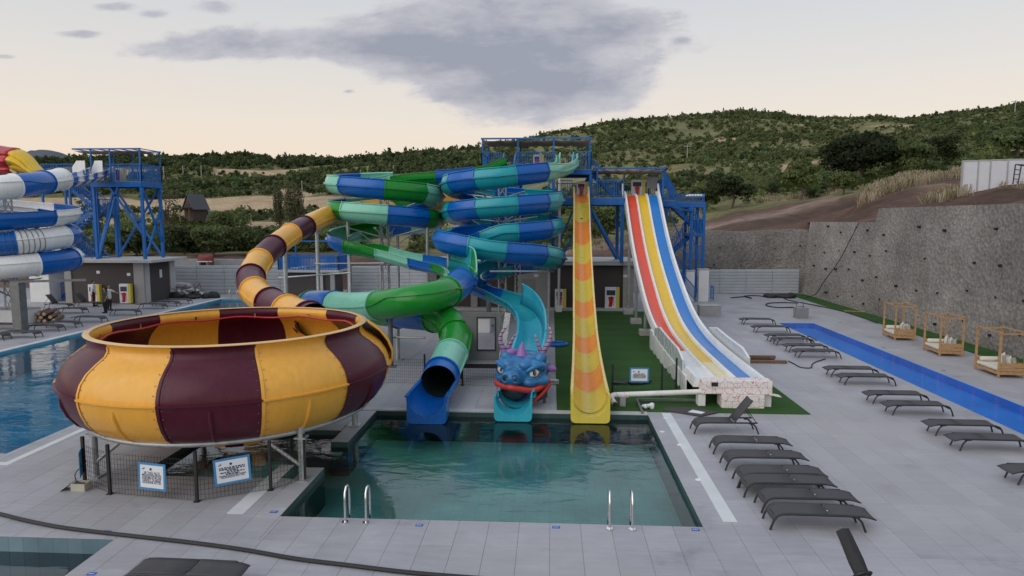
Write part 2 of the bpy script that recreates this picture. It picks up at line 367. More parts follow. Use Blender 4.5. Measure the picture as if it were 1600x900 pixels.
BAS_L = mat('blue_liner', (.002, .20, .66), rough=.4, var=.12, scale=.5, world=True)
WAT_G = water_mat('teal_water', (.72, .89, .87), 1.7, .075, ior=1.45); WAT_B = water_mat('blue_water', (.76, .92, .95), 1.6, .11); WAT_S = water_mat('clear_water', (.74, .88, .90), 1.2, .1); WAT_L = water_mat('lap_water', (.86, .96, .99), 2.6, .06, ior=1.13)
def basin(rects, bm_, wm, depth, wl, edges, wallm=None):
    mb = MB(); ws = MB(); wb = MB()
    for (x0, y0, x1, y1) in rects:
        mb.add([(x0, y0, -depth), (x1, y0, -depth), (x1, y1, -depth), (x0, y1, -depth)], [(0, 1, 2, 3)])
        ws.add([(x0, y0, -wl), (x1, y0, -wl), (x1, y1, -wl), (x0, y1, -wl)], [(0, 1, 2, 3)])
    for (x0, y0, x1, y1) in edges: wb.add([(x0, y0, -depth), (x1, y1, -depth), (x1, y1, -.003), (x0, y0, -.003)], [(0, 1, 2, 3)])
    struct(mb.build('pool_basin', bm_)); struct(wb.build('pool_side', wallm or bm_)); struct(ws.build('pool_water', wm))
def ring_e(r): x0, y0, x1, y1 = r; return [(x0, y0, x1, y0), (x1, y0, x1, y1), (x1, y1, x0, y1), (x0, y1, x0, y0)]
M_, B_, O_ = HOLES[0], HOLES[1], HOLES[2]
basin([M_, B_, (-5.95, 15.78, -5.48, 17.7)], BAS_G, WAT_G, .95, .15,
      [(M_[0], M_[1], M_[2], M_[1]), (M_[2], M_[1], M_[2], M_[3]), (M_[2], M_[3], M_[0], M_[3]), (M_[0], M_[3], M_[0], 17.7), (M_[0], 15.78, M_[0], M_[1]),
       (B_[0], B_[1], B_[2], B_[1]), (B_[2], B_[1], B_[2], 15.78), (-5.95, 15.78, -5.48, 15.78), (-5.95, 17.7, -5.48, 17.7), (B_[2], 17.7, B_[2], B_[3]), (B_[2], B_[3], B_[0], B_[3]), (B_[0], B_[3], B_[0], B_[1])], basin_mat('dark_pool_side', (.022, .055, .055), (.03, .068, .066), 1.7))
basin([HOLES[3]], BAS_B, WAT_B, 1.3, .13, ring_e(HOLES[3])); basin([HOLES[4]], BAS_S, WAT_S, 1.0, .30, ring_e(HOLES[4])); basin([HOLES[5]], BAS_L, WAT_L, .30, .03, ring_e(HOLES[5]))
# ---- artificial turf
def turf_mat():
    m = bpy.data.materials.new('artificial_turf'); m.use_nodes = True; t = m.node_tree; b = t.nodes['Principled BSDF']
    pos = N(t, 'ShaderNodeNewGeometry').outputs['Position']
    n1 = N(t, 'ShaderNodeTexNoise'); n1.inputs['Scale'].default_value = .7; n1.inputs['Detail'].default_value = 8; n1.inputs['Roughness'].default_value = .7; L(t, pos, n1.inputs['Vector'])
    n2 = N(t, 'ShaderNodeTexNoise'); n2.inputs['Scale'].default_value = 60; n2.inputs['Detail'].default_value = 3; L(t, pos, n2.inputs['Vector'])
    wv = N(t, 'ShaderNodeTexWave'); wv.bands_direction = 'Y'; wv.inputs['Scale'].default_value = .16; wv.inputs['Distortion'].default_value = .3; L(t, pos, wv.inputs['Vector'])
    c = mixc(t, n1.outputs[0], (.022, .075, .016), (.045, .115, .022)); c = mixc(t, 1.0, c, ramp(t, n2.outputs[0], [(.3, .6), (.7, 1.3)]), 'MULTIPLY')
    c = mixc(t, 1.0, c, ramp(t, wv.outputs[0], [(0, .9), (1, 1.06)]), 'MULTIPLY')
    L(t, c, b.inputs['Base Color']); b.inputs['Roughness'].default_value = .85; b.inputs['Specular IOR Level'].default_value = .2
    bp = N(t, 'ShaderNodeBump'); bp.inputs['Strength'].default_value = .6; bp.inputs['Distance'].default_value = .03; L(t, n2.outputs[0], bp.inputs['Height']); L(t, bp.outputs[0], b.inputs['Normal'])
    return m
TURFM = turf_mat()
for r in (TURF, TURF2):
    mb = MB().box((r[0], r[1], -.013), (r[2], r[3], .022)); struct(mb.build('artificial_lawn', TURFM))
# far edge coping of the main pool
struct(MB().box((-6.6, 20.76, -.012), (3.0, 21.05, .03)).build('pool_coping', LCONC, bevel=.006))
struct(MB().box((-7, 44.72, -.012), (5.6, 45.4, .16)).build('building_kerb', LCONC, bevel=.01))

# ---- terrain: ground sheet to the horizon, hills built from a table of slopes
GD = np.array([28, 36, 45, 52, 60, 80, 110, 150, 220, 320, 450, 600, 800, 1200], float)
TAB = {
 -900: [430, 428, 425, 418, 408, 388, 374, 362, 343, 322, 292, 268, 256, 262],
 0:    [430, 428, 425, 418, 408, 388, 374, 362, 343, 322, 292, 268, 256, 262],
 250:  [430, 428, 425, 418, 408, 388, 374, 362, 343, 322, 292, 268, 250, 258],
 420:  [430, 428, 425, 418, 408, 388, 374, 362, 343, 320, 290, 265, 249, 256],
 520:  [430, 428, 425, 418, 408, 389, 376, 364, 342, 316, 286, 264, 257, 262],
 650:  [430, 428, 425, 418, 408, 391, 377, 361, 338, 304, 266, 250, 252, 265],
 750:  [430, 428, 425, 418, 408, 389, 371, 351, 323, 284, 243, 238, 250, 268],
 850:  [430, 428, 425, 418, 405, 384, 363, 339, 304, 264, 221, 216, 232, 258],
 950:  [430, 425, 420, 412, 402, 375, 350, 325, 290, 245, 202, 198, 218, 250],
 1050: [420, 415, 410, 400, 388, 356, 332, 307, 277, 234, 189, 187, 208, 245],
 1150: [400, 385, 375, 366, 358, 328, 305, 290, 260, 222, 185, 184, 205, 240],
 1260: [370, 360, 352, 349, 346, 314, 299, 282, 254, 222, 192, 190, 208, 240],
 1330: [358, 345, 335, 328, 318, 298, 286, 272, 246, 219, 195, 192, 206, 240],
 1400: [345, 332, 316, 301, 293, 286, 272, 260, 238, 216, 197, 194, 206, 240],
 1500: [330, 301, 291, 287, 282, 271, 257, 243, 223, 203, 184, 182, 198, 235],
 1600: [318, 297, 289, 282, 275, 259, 243, 228, 205, 184, 167, 166, 185, 225],
 2200: [318, 290, 280, 272, 266, 248, 232, 215, 195, 175, 160, 160, 180, 220]}
PXS = np.array(sorted(TAB)); TT = np.array([TAB[p] for p in PXS], float)
def vnoise(x, y, s, seed):
    x = x / s; y = y / s; xi = np.floor(x).astype(int); yi = np.floor(y).astype(int); fx = x - xi; fy = y - yi
    fx = fx * fx * (3 - 2 * fx); fy = fy * fy * (3 - 2 * fy)
    def h(a, b):
        n = (a * 374761393 + b * 668265263 + seed * 974711) & 0x7fffffff; n = ((n ^ (n >> 13)) * 1274126177) & 0x7fffffff
        return ((n ^ (n >> 16)) & 0xffff) / 65535.0
    return (h(xi, yi) * (1 - fx) + h(xi + 1, yi) * fx) * (1 - fy) + (h(xi, yi + 1) * (1 - fx) + h(xi + 1, yi + 1) * fx) * fy - .5
cy_, sy_ = math.cos(YAW), math.sin(YAW)
def pd(x, y):
    D = -x * sy_ + y * cy_; lat = x * cy_ + y * sy_; D = np.maximum(D, 8.0)
    return 800 + F_PX * lat / D, D
def topo(x, y, noise=True):
    x = np.asarray(x, float); y = np.asarray(y, float); px, D = pd(x, y)
    cols = np.array([np.interp(np.log(D), np.log(GD), row) for row in TT])          # (cols, n)
    pc = np.clip(px, PXS[0], PXS[-1]); k = np.clip(np.searchsorted(PXS, pc) - 1, 0, len(PXS) - 2)
    w = (pc - PXS[k]) / (PXS[k + 1] - PXS[k]); i = np.arange(len(x))
    yy = cols[k, i] * (1 - w) + cols[k + 1, i] * w
    z = CAM_H + (HZ - yy) / F_PX * D
    if noise:
        a = np.clip((D - 62) / 80, 0, 1)
        z = z + a * (vnoise(x, y, 40, 1) * 3.2 + vnoise(x, y, 14, 2) * 1.2) * np.clip(D / 250, .3, 1.6) + (vnoise(x, y, 4, 3) * .55 + vnoise(x, y, 1.7, 23) * .32) * np.clip((D - 25) / 30, 0, 1) * (y > 58.2)
    return z
def dirt_mask(px, D):
    d1 = np.clip((px - 1080) / 60, 0, 1) * np.clip((84 - np.clip((px - 1260) * .17, 0, 38) - D) / 6, 0, 1)
    d2 = np.clip((px - 880) / 60, 0, 1) * np.clip((84 - np.clip((px - 1260) * .17, 0, 38) - D) / 8, 0, 1)
    d3 = np.clip((60 - np.abs(D - 62)) / 40, 0, 1) * np.clip((75 - D) / 8, 0, 1)
    return np.clip(np.maximum(np.maximum(d1, d2), d3), 0, 1)
def field_mask(x, y, px, D):
    yy = HZ - (topo(x, y, False) - CAM_H) * F_PX / D
    f = np.zeros_like(D)
    L_ = (px < 760)
    f = np.maximum(f, L_ * (np.abs(yy - 322) < 11) * (vnoise(x, y, 45, 14) > -.22) * 1.0)
    f = np.maximum(f, (px > 380) * (px < 520) * (np.abs(yy - 366) < 15))
    f = np.maximum(f, (px < 470) * (np.abs(yy - 274) < 9) * (vnoise(x, y, 60, 18) > -.12) * 1.0); f = np.maximum(f, (px < 330) * (np.abs(yy - 345) < 4) * 1.0)
    f = np.maximum(f, (px > 430) * (px < 640) * (np.abs(yy - 304) < 5) * (vnoise(x, y, 30, 9) > -.1))
    f = np.maximum(f, (px > 660) * (px < 740) * (np.abs(yy - 330) < 22))
    f = np.maximum(f, (px > 1210) * (px < 1280) * (np.abs(yy - 262) < 10) * (vnoise(x, y, 12, 4) > 0))
    f = np.maximum(f, (px > 1190) * (px < 1420) * (np.abs(yy - 203) < 2) * (vnoise(x, y, 40, 5) > -.1))
    f = np.maximum(f, (px > 1110) * (px < 1160) * (np.abs(yy - 220) < 4))
    return f
def terr_col(x, y):
    px, D = pd(x, y); n = vnoise(x, y, 22, 7) + .5; n2 = vnoise(x, y, 5, 8) + .5
    scrub = np.array([.155, .155, .070]); straw = np.array([.43, .32, .205]); dirt = np.array([.102, .066, .052]); pale = np.array([.27, .195, .16])
    c = scrub[None] * (.75 + .5 * n)[:, None]; s = np.clip((n2 - .6) * 2.2, 0, .5)[:, None] * np.clip((420 - D) / 200, 0, 1)[:, None]; c = c * (1 - s) + straw * .75 * s
    f = field_mask(x, y, px, D)[:, None]; c = c * (1 - f) + straw[None] * (.7 + .4 * n2)[:, None] * f
    g = np.clip((px - 1290) / 60, 0, 1) * np.clip((68 - D) / 8, 0, 1); g = g[:, None] * .0
    d = dirt_mask(px, D)[:, None]; c = c * (1 - d) + (dirt * (.7 + .6 * n2)[:, None]) * d
    yy = HZ - (topo(x, y, False) - CAM_H) * F_PX / D                                # haul road climbing to the right
    road = np.exp(-((yy - (356 - (px - 1100) * .215)) / 4.5) ** 2) * (px > 1080) * (px < 1310) + np.exp(-((yy - (392 - (px - 880) * .10)) / 6) ** 2) * (px > 870) * (px < 1000)
    road = np.maximum(road, np.exp(-((yy - (247 - (px - 1480) * .1)) / 6) ** 2) * (px > 1460))
    road = np.clip(road, 0, 1)[:, None] * .85
    return c * (1 - road) + pale[None] * road
def ground_mat():
    m = bpy.data.materials.new('earth_and_scrub'); m.use_nodes = True; t = m.node_tree; b = t.nodes['Principled BSDF']
    at = N(t, 'ShaderNodeAttribute'); at.attribute_name = 'Col'; pos = N(t, 'ShaderNodeNewGeometry').outputs['Position']
    n1 = N(t, 'ShaderNodeTexNoise'); n1.inputs['Scale'].default_value = .9; n1.inputs['Detail'].default_value = 9; n1.inputs['Roughness'].default_value = .7; L(t, pos, n1.inputs['Vector'])
    L(t, mixc(t, 1.0, at.outputs[0], ramp(t, n1.outputs[0], [(.3, .6), (.7, 1.35)]), 'MULTIPLY'), b.inputs['Base Color']); b.inputs['Roughness'].default_value = .95; b.inputs['Specular IOR Level'].default_value = .1
    bp = N(t, 'ShaderNodeBump'); bp.inputs['Strength'].default_value = .8; bp.inputs['Distance'].default_value = .3; L(t, n1.outputs[0], bp.inputs['Height']); L(t, bp.outputs[0], b.inputs['Normal'])
    return m
EARTH = ground_mat()
def grid_mesh(name, xs, ys, zs, cols, nu, nv, m, skirt=False):
    vs = np.stack([xs, ys, zs], 1); fs = []
    for a in range(nu - 1):
        for b in range(nv - 1):
            i = a * nv + b; fs.append((i, i + nv, i + nv + 1, i + 1))
    me = bpy.data.meshes.new(name); me.from_pydata(vs.tolist(), [], fs)
    ca = me.color_attributes.new('Col', 'FLOAT_COLOR', 'POINT'); ca.data.foreach_set('color', np.concatenate([cols, np.ones((len(cols), 1))], 1).astype(np.float32).ravel())
    me.polygons.foreach_set('use_smooth', [True] * len(me.polygons)); me.materials.append(m)
    o = bpy.data.objects.new(name, me); COL.objects.link(o); return o
nu, nv = 300, 170
az = np.arctan((np.linspace(-700, 2500, nu) - 800) / F_PX) - YAW
az = np.concatenate([np.linspace(-1.35, az[0] - .03, 14), az, np.linspace(az[-1] + .03, 1.35, 14)]); nu += 28
yr = 57.6 * (1300 / 57.6) ** np.linspace(0, 1, nv)
AZ, YR = np.meshgrid(az, yr, indexing='ij'); gx = (np.tan(AZ) * YR).ravel(); gy = YR.ravel()
gx = np.clip(gx, -2500, 2500)
gz = topo(gx, gy); edge = (gy < 57.7)
terr = struct(grid_mesh('terrain', gx, gy, gz, terr_col(gx, gy), nu, nv, EARTH))
ex, ez = gx[edge], gz[edge]; mb = MB()
for i in range(len(ex) - 1): mb.add([(ex[i], 57.6, -.4), (ex[i + 1], 57.6, -.4), (ex[i + 1], 57.6, ez[i + 1]), (ex[i], 57.6, ez[i])], [(0, 1, 2, 3)])
struct(mb.build('earth_bank', mat('bank_earth', (.17, .115, .095), rough=.95, var=.3, scale=.6, bump=.5, world=True)))
def wall_top(y): return np.where(y > 45.3, 5.82, 6.72)
ax = 20.95 * (160 / 20.95) ** np.linspace(0, 1, 70); ay = np.linspace(2, 57.6, 90)
AX_, AY_ = np.meshgrid(ax, ay, indexing='ij'); bx, by = AX_.ravel(), AY_.ravel()
wgt = np.exp(-np.maximum(bx - 20.95, 0) / 2.6); bz = topo(bx, by) * (1 - wgt) + (wall_top(by) - .06) * wgt + (vnoise(bx, by, 1.8, 6) * .6 + vnoise(bx, by, 4.5, 16) * .5) * (1 - np.exp(-(bx - 20.95) * 1.2))
bc = terr_col(bx, by); pxb, Db = pd(bx, by); dd = np.clip((bx - 26.5 - vnoise(bx, by, 4, 21) * 4) / 1.5, 0, 1)[:, None]; dirtc = np.array([.105, .068, .053]) * (.7 + .7 * (vnoise(bx, by, 2.2, 12) + .5))[:, None]
bc = dirtc * (1 - dd) + (bc * .6 + np.array([.30, .22, .14]) * .4) * dd
struct(grid_mesh('terrain_bank', bx, by, bz, bc, 70, 90, EARTH))
gm = mat('dry_ground', (.19, .155, .09), rough=.95, var=.4, scale=.05, world=True)
struct(MB().add([(-9000, -9000, -1.62), (9000, -9000, -1.62), (9000, 9000, -1.62), (-9000, 9000, -1.62)], [(0, 1, 2, 3)]).build('ground', gm))
# far mountain behind the left hill, blue haze put into its colour
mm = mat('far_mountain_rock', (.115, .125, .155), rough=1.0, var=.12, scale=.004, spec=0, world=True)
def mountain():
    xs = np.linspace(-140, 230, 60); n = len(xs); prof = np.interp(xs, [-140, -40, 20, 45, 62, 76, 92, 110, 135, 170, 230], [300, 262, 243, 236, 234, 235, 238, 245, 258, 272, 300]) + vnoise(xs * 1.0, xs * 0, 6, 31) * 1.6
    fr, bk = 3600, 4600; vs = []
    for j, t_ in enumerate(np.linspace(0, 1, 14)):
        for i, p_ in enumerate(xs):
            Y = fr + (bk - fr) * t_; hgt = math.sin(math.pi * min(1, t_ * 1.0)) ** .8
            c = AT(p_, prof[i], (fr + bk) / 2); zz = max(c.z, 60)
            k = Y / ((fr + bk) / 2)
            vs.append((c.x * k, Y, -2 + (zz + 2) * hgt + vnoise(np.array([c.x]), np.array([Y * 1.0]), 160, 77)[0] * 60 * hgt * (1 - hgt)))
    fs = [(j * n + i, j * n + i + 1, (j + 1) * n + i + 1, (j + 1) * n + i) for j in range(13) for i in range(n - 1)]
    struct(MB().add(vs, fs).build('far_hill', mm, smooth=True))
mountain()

# ---- retaining wall of rough shotcrete with weep holes
def shot_mat():
    m = bpy.data.materials.new('rough_shotcrete'); m.use_nodes = True; t = m.node_tree; b = t.nodes['Principled BSDF']
    pos = N(t, 'ShaderNodeNewGeometry').outputs['Position']
    n1 = N(t, 'ShaderNodeTexNoise'); n1.inputs['Scale'].default_value = .45; n1.inputs['Detail'].default_value = 10; n1.inputs['Roughness'].default_value = .72; L(t, pos, n1.inputs['Vector'])
    vo = N(t, 'ShaderNodeTexVoronoi'); vo.inputs['Scale'].default_value = 5.5; vo.inputs['Randomness'].default_value = 1; L(t, pos, vo.inputs['Vector'])
    n2 = N(t, 'ShaderNodeTexNoise'); n2.inputs['Scale'].default_value = 6; n2.inputs['Detail'].default_value = 6; L(t, pos, n2.inputs['Vector'])
    c = mixc(t, ramp(t, n1.outputs[0], [(.35, 0.0), (.65, 1.0)]), (.195, .18, .168), (.27, .255, .24))
    c = mixc(t, 1.0, c, ramp(t, vo.outputs['Distance'], [(.1, 1.10), (.75, .84)]), 'MULTIPLY')
    n5 = N(t, 'ShaderNodeTexNoise'); n5.inputs['Scale'].default_value = .13; n5.inputs['Detail'].default_value = 3; L(t, pos, n5.inputs['Vector']); c = mixc(t, 1.0, c, ramp(t, n5.outputs[0], [(.36, .74), (.62, 1.18)]), 'MULTIPLY')
    bay = N(t, 'ShaderNodeVectorMath', operation='MULTIPLY'); bay.inputs[1].default_value = (0, 1 / 7.3, 1 / 2.3); L(t, pos, bay.inputs[0]); bf = N(t, 'ShaderNodeVectorMath', operation='FLOOR'); L(t, bay.outputs[0], bf.inputs[0])
    wn = N(t, 'ShaderNodeTexWhiteNoise'); L(t, bf.outputs[0], wn.inputs[0]); c = mixc(t, 1.0, c, ramp(t, wn.outputs[0], [(0, .90), (1, 1.08)]), 'MULTIPLY'); c = mixc(t, 1.0, c, ramp(t, n2.outputs[0], [(.3, .8), (.7, 1.2)]), 'MULTIPLY')
    L(t, c, b.inputs['Base Color']); b.inputs['Roughness'].default_value = .95; b.inputs['Specular IOR Level'].default_value = .1
    bp = N(t, 'ShaderNodeBump'); bp.inputs['Strength'].default_value = .45; bp.inputs['Distance'].default_value = .10; L(t, mth(t, 'SUBTRACT', n2.outputs[0], vo.outputs['Distance']), bp.inputs['Height']); L(t, bp.outputs[0], b.inputs['Normal'])
    return m
SHOT = shot_mat()
def slab_wall(name, label, p0, p1, topf, batter, nvec):
    n = 110; m = 26; vs = []; p0, p1, nvec = V(p0), V(p1), V(nvec)
    root = thing(name, label, 'wall', p0)
    A = np.array([[0.0, 0.0, 0.0]]); P = []
    for i in range(n + 1):
        s = i / n; b = p0.lerp(p1, s); tz = topf(s)
        for j in range(m + 1):
            h = j / m; q = b + nvec * (batter * h) + V((0, 0, tz * h)); P.append((q.x, q.y, q.z))
    P = np.array(P); a = P[:, 1] + P[:, 0]; d = vnoise(a, P[:, 2], .9, 41) * .06 + vnoise(a, P[:, 2], .35, 42) * .035 + vnoise(a, P[:, 2], 4.5, 43) * .14
    nn = -np.array(nvec); P = P + nn[None] * (d * np.minimum(1, np.tile(np.minimum(np.arange(m + 1), m - np.arange(m + 1)) / 2 + .3, n + 1)))[:, None]
    fs = [(i * (m + 1) + j, (i + 1) * (m + 1) + j, (i + 1) * (m + 1) + j + 1, i * (m + 1) + j + 1) for i in range(n) for j in range(m)]
    k = len(P); vs = [tuple(x) for x in P]
    for i in range(n + 1):
        q = P[i * (m + 1) + m]; vs += [(q[0] + nvec.x * .8, q[1] + nvec.y * .8, q[2] - .02)]
    fs += [(i * (m + 1) + m, (i + 1) * (m + 1) + m, k + i + 1, k + i) for i in range(n)]
    MB().add(vs, fs).build('wall_face', SHOT, root, smooth=False)
    hole = MB().tube([(0, 0, -.16), (0, 0, .07)], .06, 8).mesh('weep_hole')
    q = nvec.to_track_quat('Z', 'Y').to_euler(); L_ = (p1 - p0).length; k = 0
    for r_ in range(4):
        s = .4 + r_ * .9
        while s < L_ - .4:
            z = (.8 + r_ * 1.5 + rnd.uniform(-.3, .3)); t_ = s / L_
            if z < topf(t_) - .3 and rnd.random() < .8:
                c = p0.lerp(p1, t_) + nvec * (batter * z / topf(t_) + .02) + V((0, 0, z)); o = share('weep_hole', hole, BLACK, root, c - p0); o.rotation_euler = q; o.scale = [rnd.uniform(.7, 1.25)] * 3
            s += 2.1 + rnd.uniform(-.4, .5)
    return root
slab_wall('retaining_wall', 'tall rough grey retaining wall with weep holes behind the daybeds', (20.3, 8, 0), (20.3, 56.8, 0), lambda s: 6.72 if 8 + s * 48.8 < 45.3 else 5.82, .62, (1, 0, 0))
slab_wall('retaining_wall', 'lower brown stony retaining wall behind the white hoarding beside the blue staircase', (9.5, 56.95, 0), (20.9, 56.95, 0), lambda s: 5.15 + .1 * math.sin(s * 9), .25, (0, 1, 0))
# ---- ribbed hoarding along the back
HO = mat('grey_white_hoarding', (.37, .40, .43), rough=.5, var=.1, scale=1.2, dirt=.1)
def hoarding(label, x0, x1, y, h):
    root = thing('hoarding', label, 'fence', (x0, y, 0)); n = max(1, round((x1 - x0) / 2.4)); w = (x1 - x0) / n
    poly = []
    k = 8
    for i in range(k):
        z = h * i / k; dz = h / k; poly += [(0, z + .001), (-.035, z + dz * .12), (-.035, z + dz * .8), (0, z + dz * .92)]
    poly += [(0, h), (.03, h), (.03, 0)]
    me = MB().prism(poly, 'X', .012, w - .012).mesh('panel'); pm = MB().box((-.035, .03, 0), (.035, .1, h + .05)).mesh('post')
    for i in range(n):
        share('panel', me, HO, root, (i * w, (i * 7 % 3) * .006, (i * 5 % 4) * .012)); share('post', pm, STEEL, root, (i * w, 0, 0))
    share('post', pm, STEEL, root, (x1 - x0, 0, 0))
hoarding('white ribbed hoarding beside the tall retaining wall, right of the lane slide', 11.6, 20.0, 56.3, 1.95)
hoarding('white ribbed hoarding along the back, behind the maroon and amber tube', -31.0, -19.5, 53.6, 2.3)
hoarding('white ribbed hoarding along the back, behind the green spiral slide', -16.8, -6.4, 55.2, 2.2)
hoarding('white ribbed hoarding along the back, hidden behind the slide tower', -6.3, 11.5, 56.6, 1.9)
# ================================================================== VEGETATION
def leaf_mat():
    m = bpy.data.materials.new('foliage'); m.use_nodes = True; t = m.node_tree; b = t.nodes['Principled BSDF']
    at = N(t, 'ShaderNodeAttribute'); at.attribute_name = 'Col'; oi = N(t, 'ShaderNodeObjectInfo')
    c = mixc(t, 1.0, at.outputs[0], ramp(t, oi.outputs['Random'], [(0, .78), (1, 1.25)]), 'MULTIPLY')
    L(t, c, b.inputs['Base Color']); b.inputs['Roughness'].default_value = .75; b.inputs['Specular IOR Level'].default_value = .1
    tl = N(t, 'ShaderNodeBsdfTranslucent'); L(t, c, tl.inputs[0]); mx = N(t, 'ShaderNodeMixShader'); mx.inputs[0].default_value = .42; L(t, b.outputs[0], mx.inputs[1]); L(t, tl.outputs[0], mx.inputs[2]); L(t, mx.outputs[0], t.nodes['Material Output'].inputs[0])
    return m
LEAF = leaf_mat(); BARK = mat('bark', (.11, .085, .065), rough=.9, var=.3, scale=8, bump=.4)
STRAWM = LEAF
def crown(seed, nleaf, ls, lobes=7, squash=.85, tall=1.0, col=(.045, .062, .024), spread=.62):
    """unit crown: leaf-sized faces spread over and through overlapping lumps; returns verts (4n,3), colours"""
    r = np.random.RandomState(seed); C = []; R = []
    for i in range(lobes):
        a = r.uniform(0, 2 * np.pi); d = spread * np.sqrt(r.uniform(0, 1)); C.append((d * np.cos(a), d * np.sin(a), (.45 + r.uniform(-.25, .6)) * tall)); R.append(r.uniform(.22, .52))
    C = np.array(C); R = np.array(R); k = r.choice(lobes, nleaf, p=R ** 2 / (R ** 2).sum())
    n = r.normal(size=(nleaf, 3)); n /= np.linalg.norm(n, axis=1)[:, None]; n[:, 2] = np.where(r.uniform(size=nleaf) < .72, np.abs(n[:, 2]), n[:, 2])
    rad = R[k] * np.power(r.uniform(.35, 1.06, nleaf), .5); p = C[k] + n * rad[:, None] * np.array([1, 1, squash])
    p[:, 2] = np.maximum(p[:, 2], .02)
    o = n + r.normal(size=(nleaf, 3)) * .55; o /= np.linalg.norm(o, axis=1)[:, None]
    a = np.cross(o, r.normal(size=(nleaf, 3))); a /= np.linalg.norm(a, axis=1)[:, None] + 1e-9; b = np.cross(o, a)
    s = ls * r.uniform(.6, 1.35, nleaf)[:, None]
    vs = np.stack([p - a * s, p + b * s * .62, p + a * s, p - b * s * .62], 1).reshape(-1, 3)
    tone = (np.array(col)[None] * r.uniform(.7, 1.4, (nleaf, 1)) * (1 + r.normal(size=(nleaf, 3)) * .07)); tone *= (.82 + .4 * r.uniform(size=(lobes, 1)))[k]
    return vs.astype(np.float32), np.repeat(np.clip(tone, .004, 1), 4, 0).astype(np.float32)
def quad_mesh(name, vs, cols, m):
    n = len(vs) // 4; me = bpy.data.meshes.new(name); me.vertices.add(len(vs)); me.vertices.foreach_set('co', np.ascontiguousarray(vs, dtype=np.float32).ravel())
    me.loops.add(4 * n); me.loops.foreach_set('vertex_index', np.arange(4 * n, dtype=np.int32)); me.polygons.add(n); me.polygons.foreach_set('loop_start', np.arange(0, 4 * n, 4, dtype=np.int32))
    me.update(calc_edges=True); ca = me.color_attributes.new('Col', 'FLOAT_COLOR', 'POINT')
    ca.data.foreach_set('color', np.concatenate([cols, np.ones((len(cols), 1))], 1).astype(np.float32).ravel()); me.materials.append(m); return me
DK, MD, LT, OL = (.048, .066, .030), (.086, .115, .046), (.125, .158, .058), (.118, .138, .060)
# -- placement of scrub over the hills
def scatter(n, pxr, Dr, seed):
    r = np.random.RandomState(seed); px = r.uniform(*pxr, n); D = np.sqrt(r.uniform(Dr[0] ** 2, Dr[1] ** 2, n)); lat = (px - 800) / F_PX * D
    return lat * cy_ - D * sy_, lat * sy_ + D * cy_, px, D
pts = []
def put(n, pxr, Dr, seed, size, dens, pal):
    x, y, px, D = scatter(n, pxr, Dr, seed); r = np.random.RandomState(seed + 99)
    ok = (y > 60) & (field_mask(x, y, px, D) < .5) & (dirt_mask(px, D) < .35) & (vnoise(x, y, 25, 13) + .5 + r.uniform(-.25, .25, n) < dens)
    z = topo(x, y); s = r.uniform(size[0], size[1], n) * (.75 + .6 * (vnoise(x, y, 33, 15) + .5))
    yy = HZ - (z - CAM_H) * F_PX / D
    rd = (np.abs(yy - (356 - (px - 1100) * .215)) < 9) & (px > 1080) & (px < 1310)
    ok &= ~rd
    for i in np.nonzero(ok)[0]: pts.append((float(D[i]), float(x[i]), float(y[i]), float(z[i]), float(s[i]), pal[r.randint(len(pal))]))
put(6800, (640, 1750), (84, 300), 1, (.65, 1.9), .54, (DK, MD, MD, OL, OL, LT, LT))
put(10500, (640, 1750), (300, 520), 2, (.9, 2.0), .68, (DK, MD, MD, OL, OL, LT))
put(900, (-60, 560), (64, 98), 3, (1.1, 2.0), .78, (DK, MD, MD, LT))
put(620, (-60, 640), (98, 200), 4, (1.0, 2.6), .50, (DK, MD, MD, OL, LT))
put(900, (-60, 660), (200, 330), 8, (1.2, 3.0), .42, (DK, MD, MD, OL))
put(2600, (-60, 760), (335, 470), 5, (2.2, 4.2), .72, (DK, MD, MD, OL))
put(1500, (-60, 760), (470, 620), 9, (2.0, 3.6), .45, (DK, MD, OL))
put(3600, (60, 760), (620, 830), 6, (2.6, 4.6), .85, (DK, DK, MD))
put(260, (640, 1100), (62, 82), 7, (.7, 1.4), .6, (MD, OL, LT))
pts.sort()
print('scrub', len(pts))
VAR_N = [[quad_mesh('shrub_crown', *crown(100 + i * 7 + j, 900, .06, lobes=11 + j, col=c, spread=.55 + .12 * j), LEAF) for j in range(4)] for i, c in enumerate((DK, MD, LT, OL))]
stem = MB()
for a in range(4):
    ang = a * 1.6; stem.tube([(0, 0, -.1), (.12 * math.cos(ang), .12 * math.sin(ang), .25), (.34 * math.cos(ang), .34 * math.sin(ang), .62)], [.035, .026, .012], 5)
STEMM = stem.mesh('stem')
PI_ = {DK: 0, MD: 1, LT: 2, OL: 3}
RIGHT_L = 'one of many round green shrubs scattered over the right hillside above the water park'
LEFT_L = 'one of many bushy green shrubs scattered over the left valley behind the back fence'
big = sorted(pts, key=lambda p: -(p[4] / p[0]) * (1.3 if p[1] > -4 else 1.0))[:290]; bigset = set(big)
for (D, x, y, z, s, pal) in big:
    px, _ = pd(np.array([x]), np.array([y])); lf = px[0] < 720
    LB_, GR_ = ('one of the bushy green shrubs crowding right behind the left hoarding', 'shrubs right behind the left hoarding') if lf and D < 99 else ('one of the green shrubs dotted over the fields around the dark chalet', 'shrubs around the chalet') if lf and D < 210 else ('one of the far dark shrubs on the slope beyond the dark chalet', 'shrubs beyond the chalet') if lf else (RIGHT_L, 'shrubs on the right hillside')
    root = thing('shrub', LB_, 'shrub', (x, y, z), GR_, rnd.uniform(0, 6.28))
    root.scale = (s * rnd.uniform(.85, 1.2), s * rnd.uniform(.85, 1.2), s * rnd.uniform(.8, 1.1))
    share('crown', VAR_N[PI_[pal]][rnd.randrange(4)], LEAF, root); share('stem', STEMM, BARK, root)
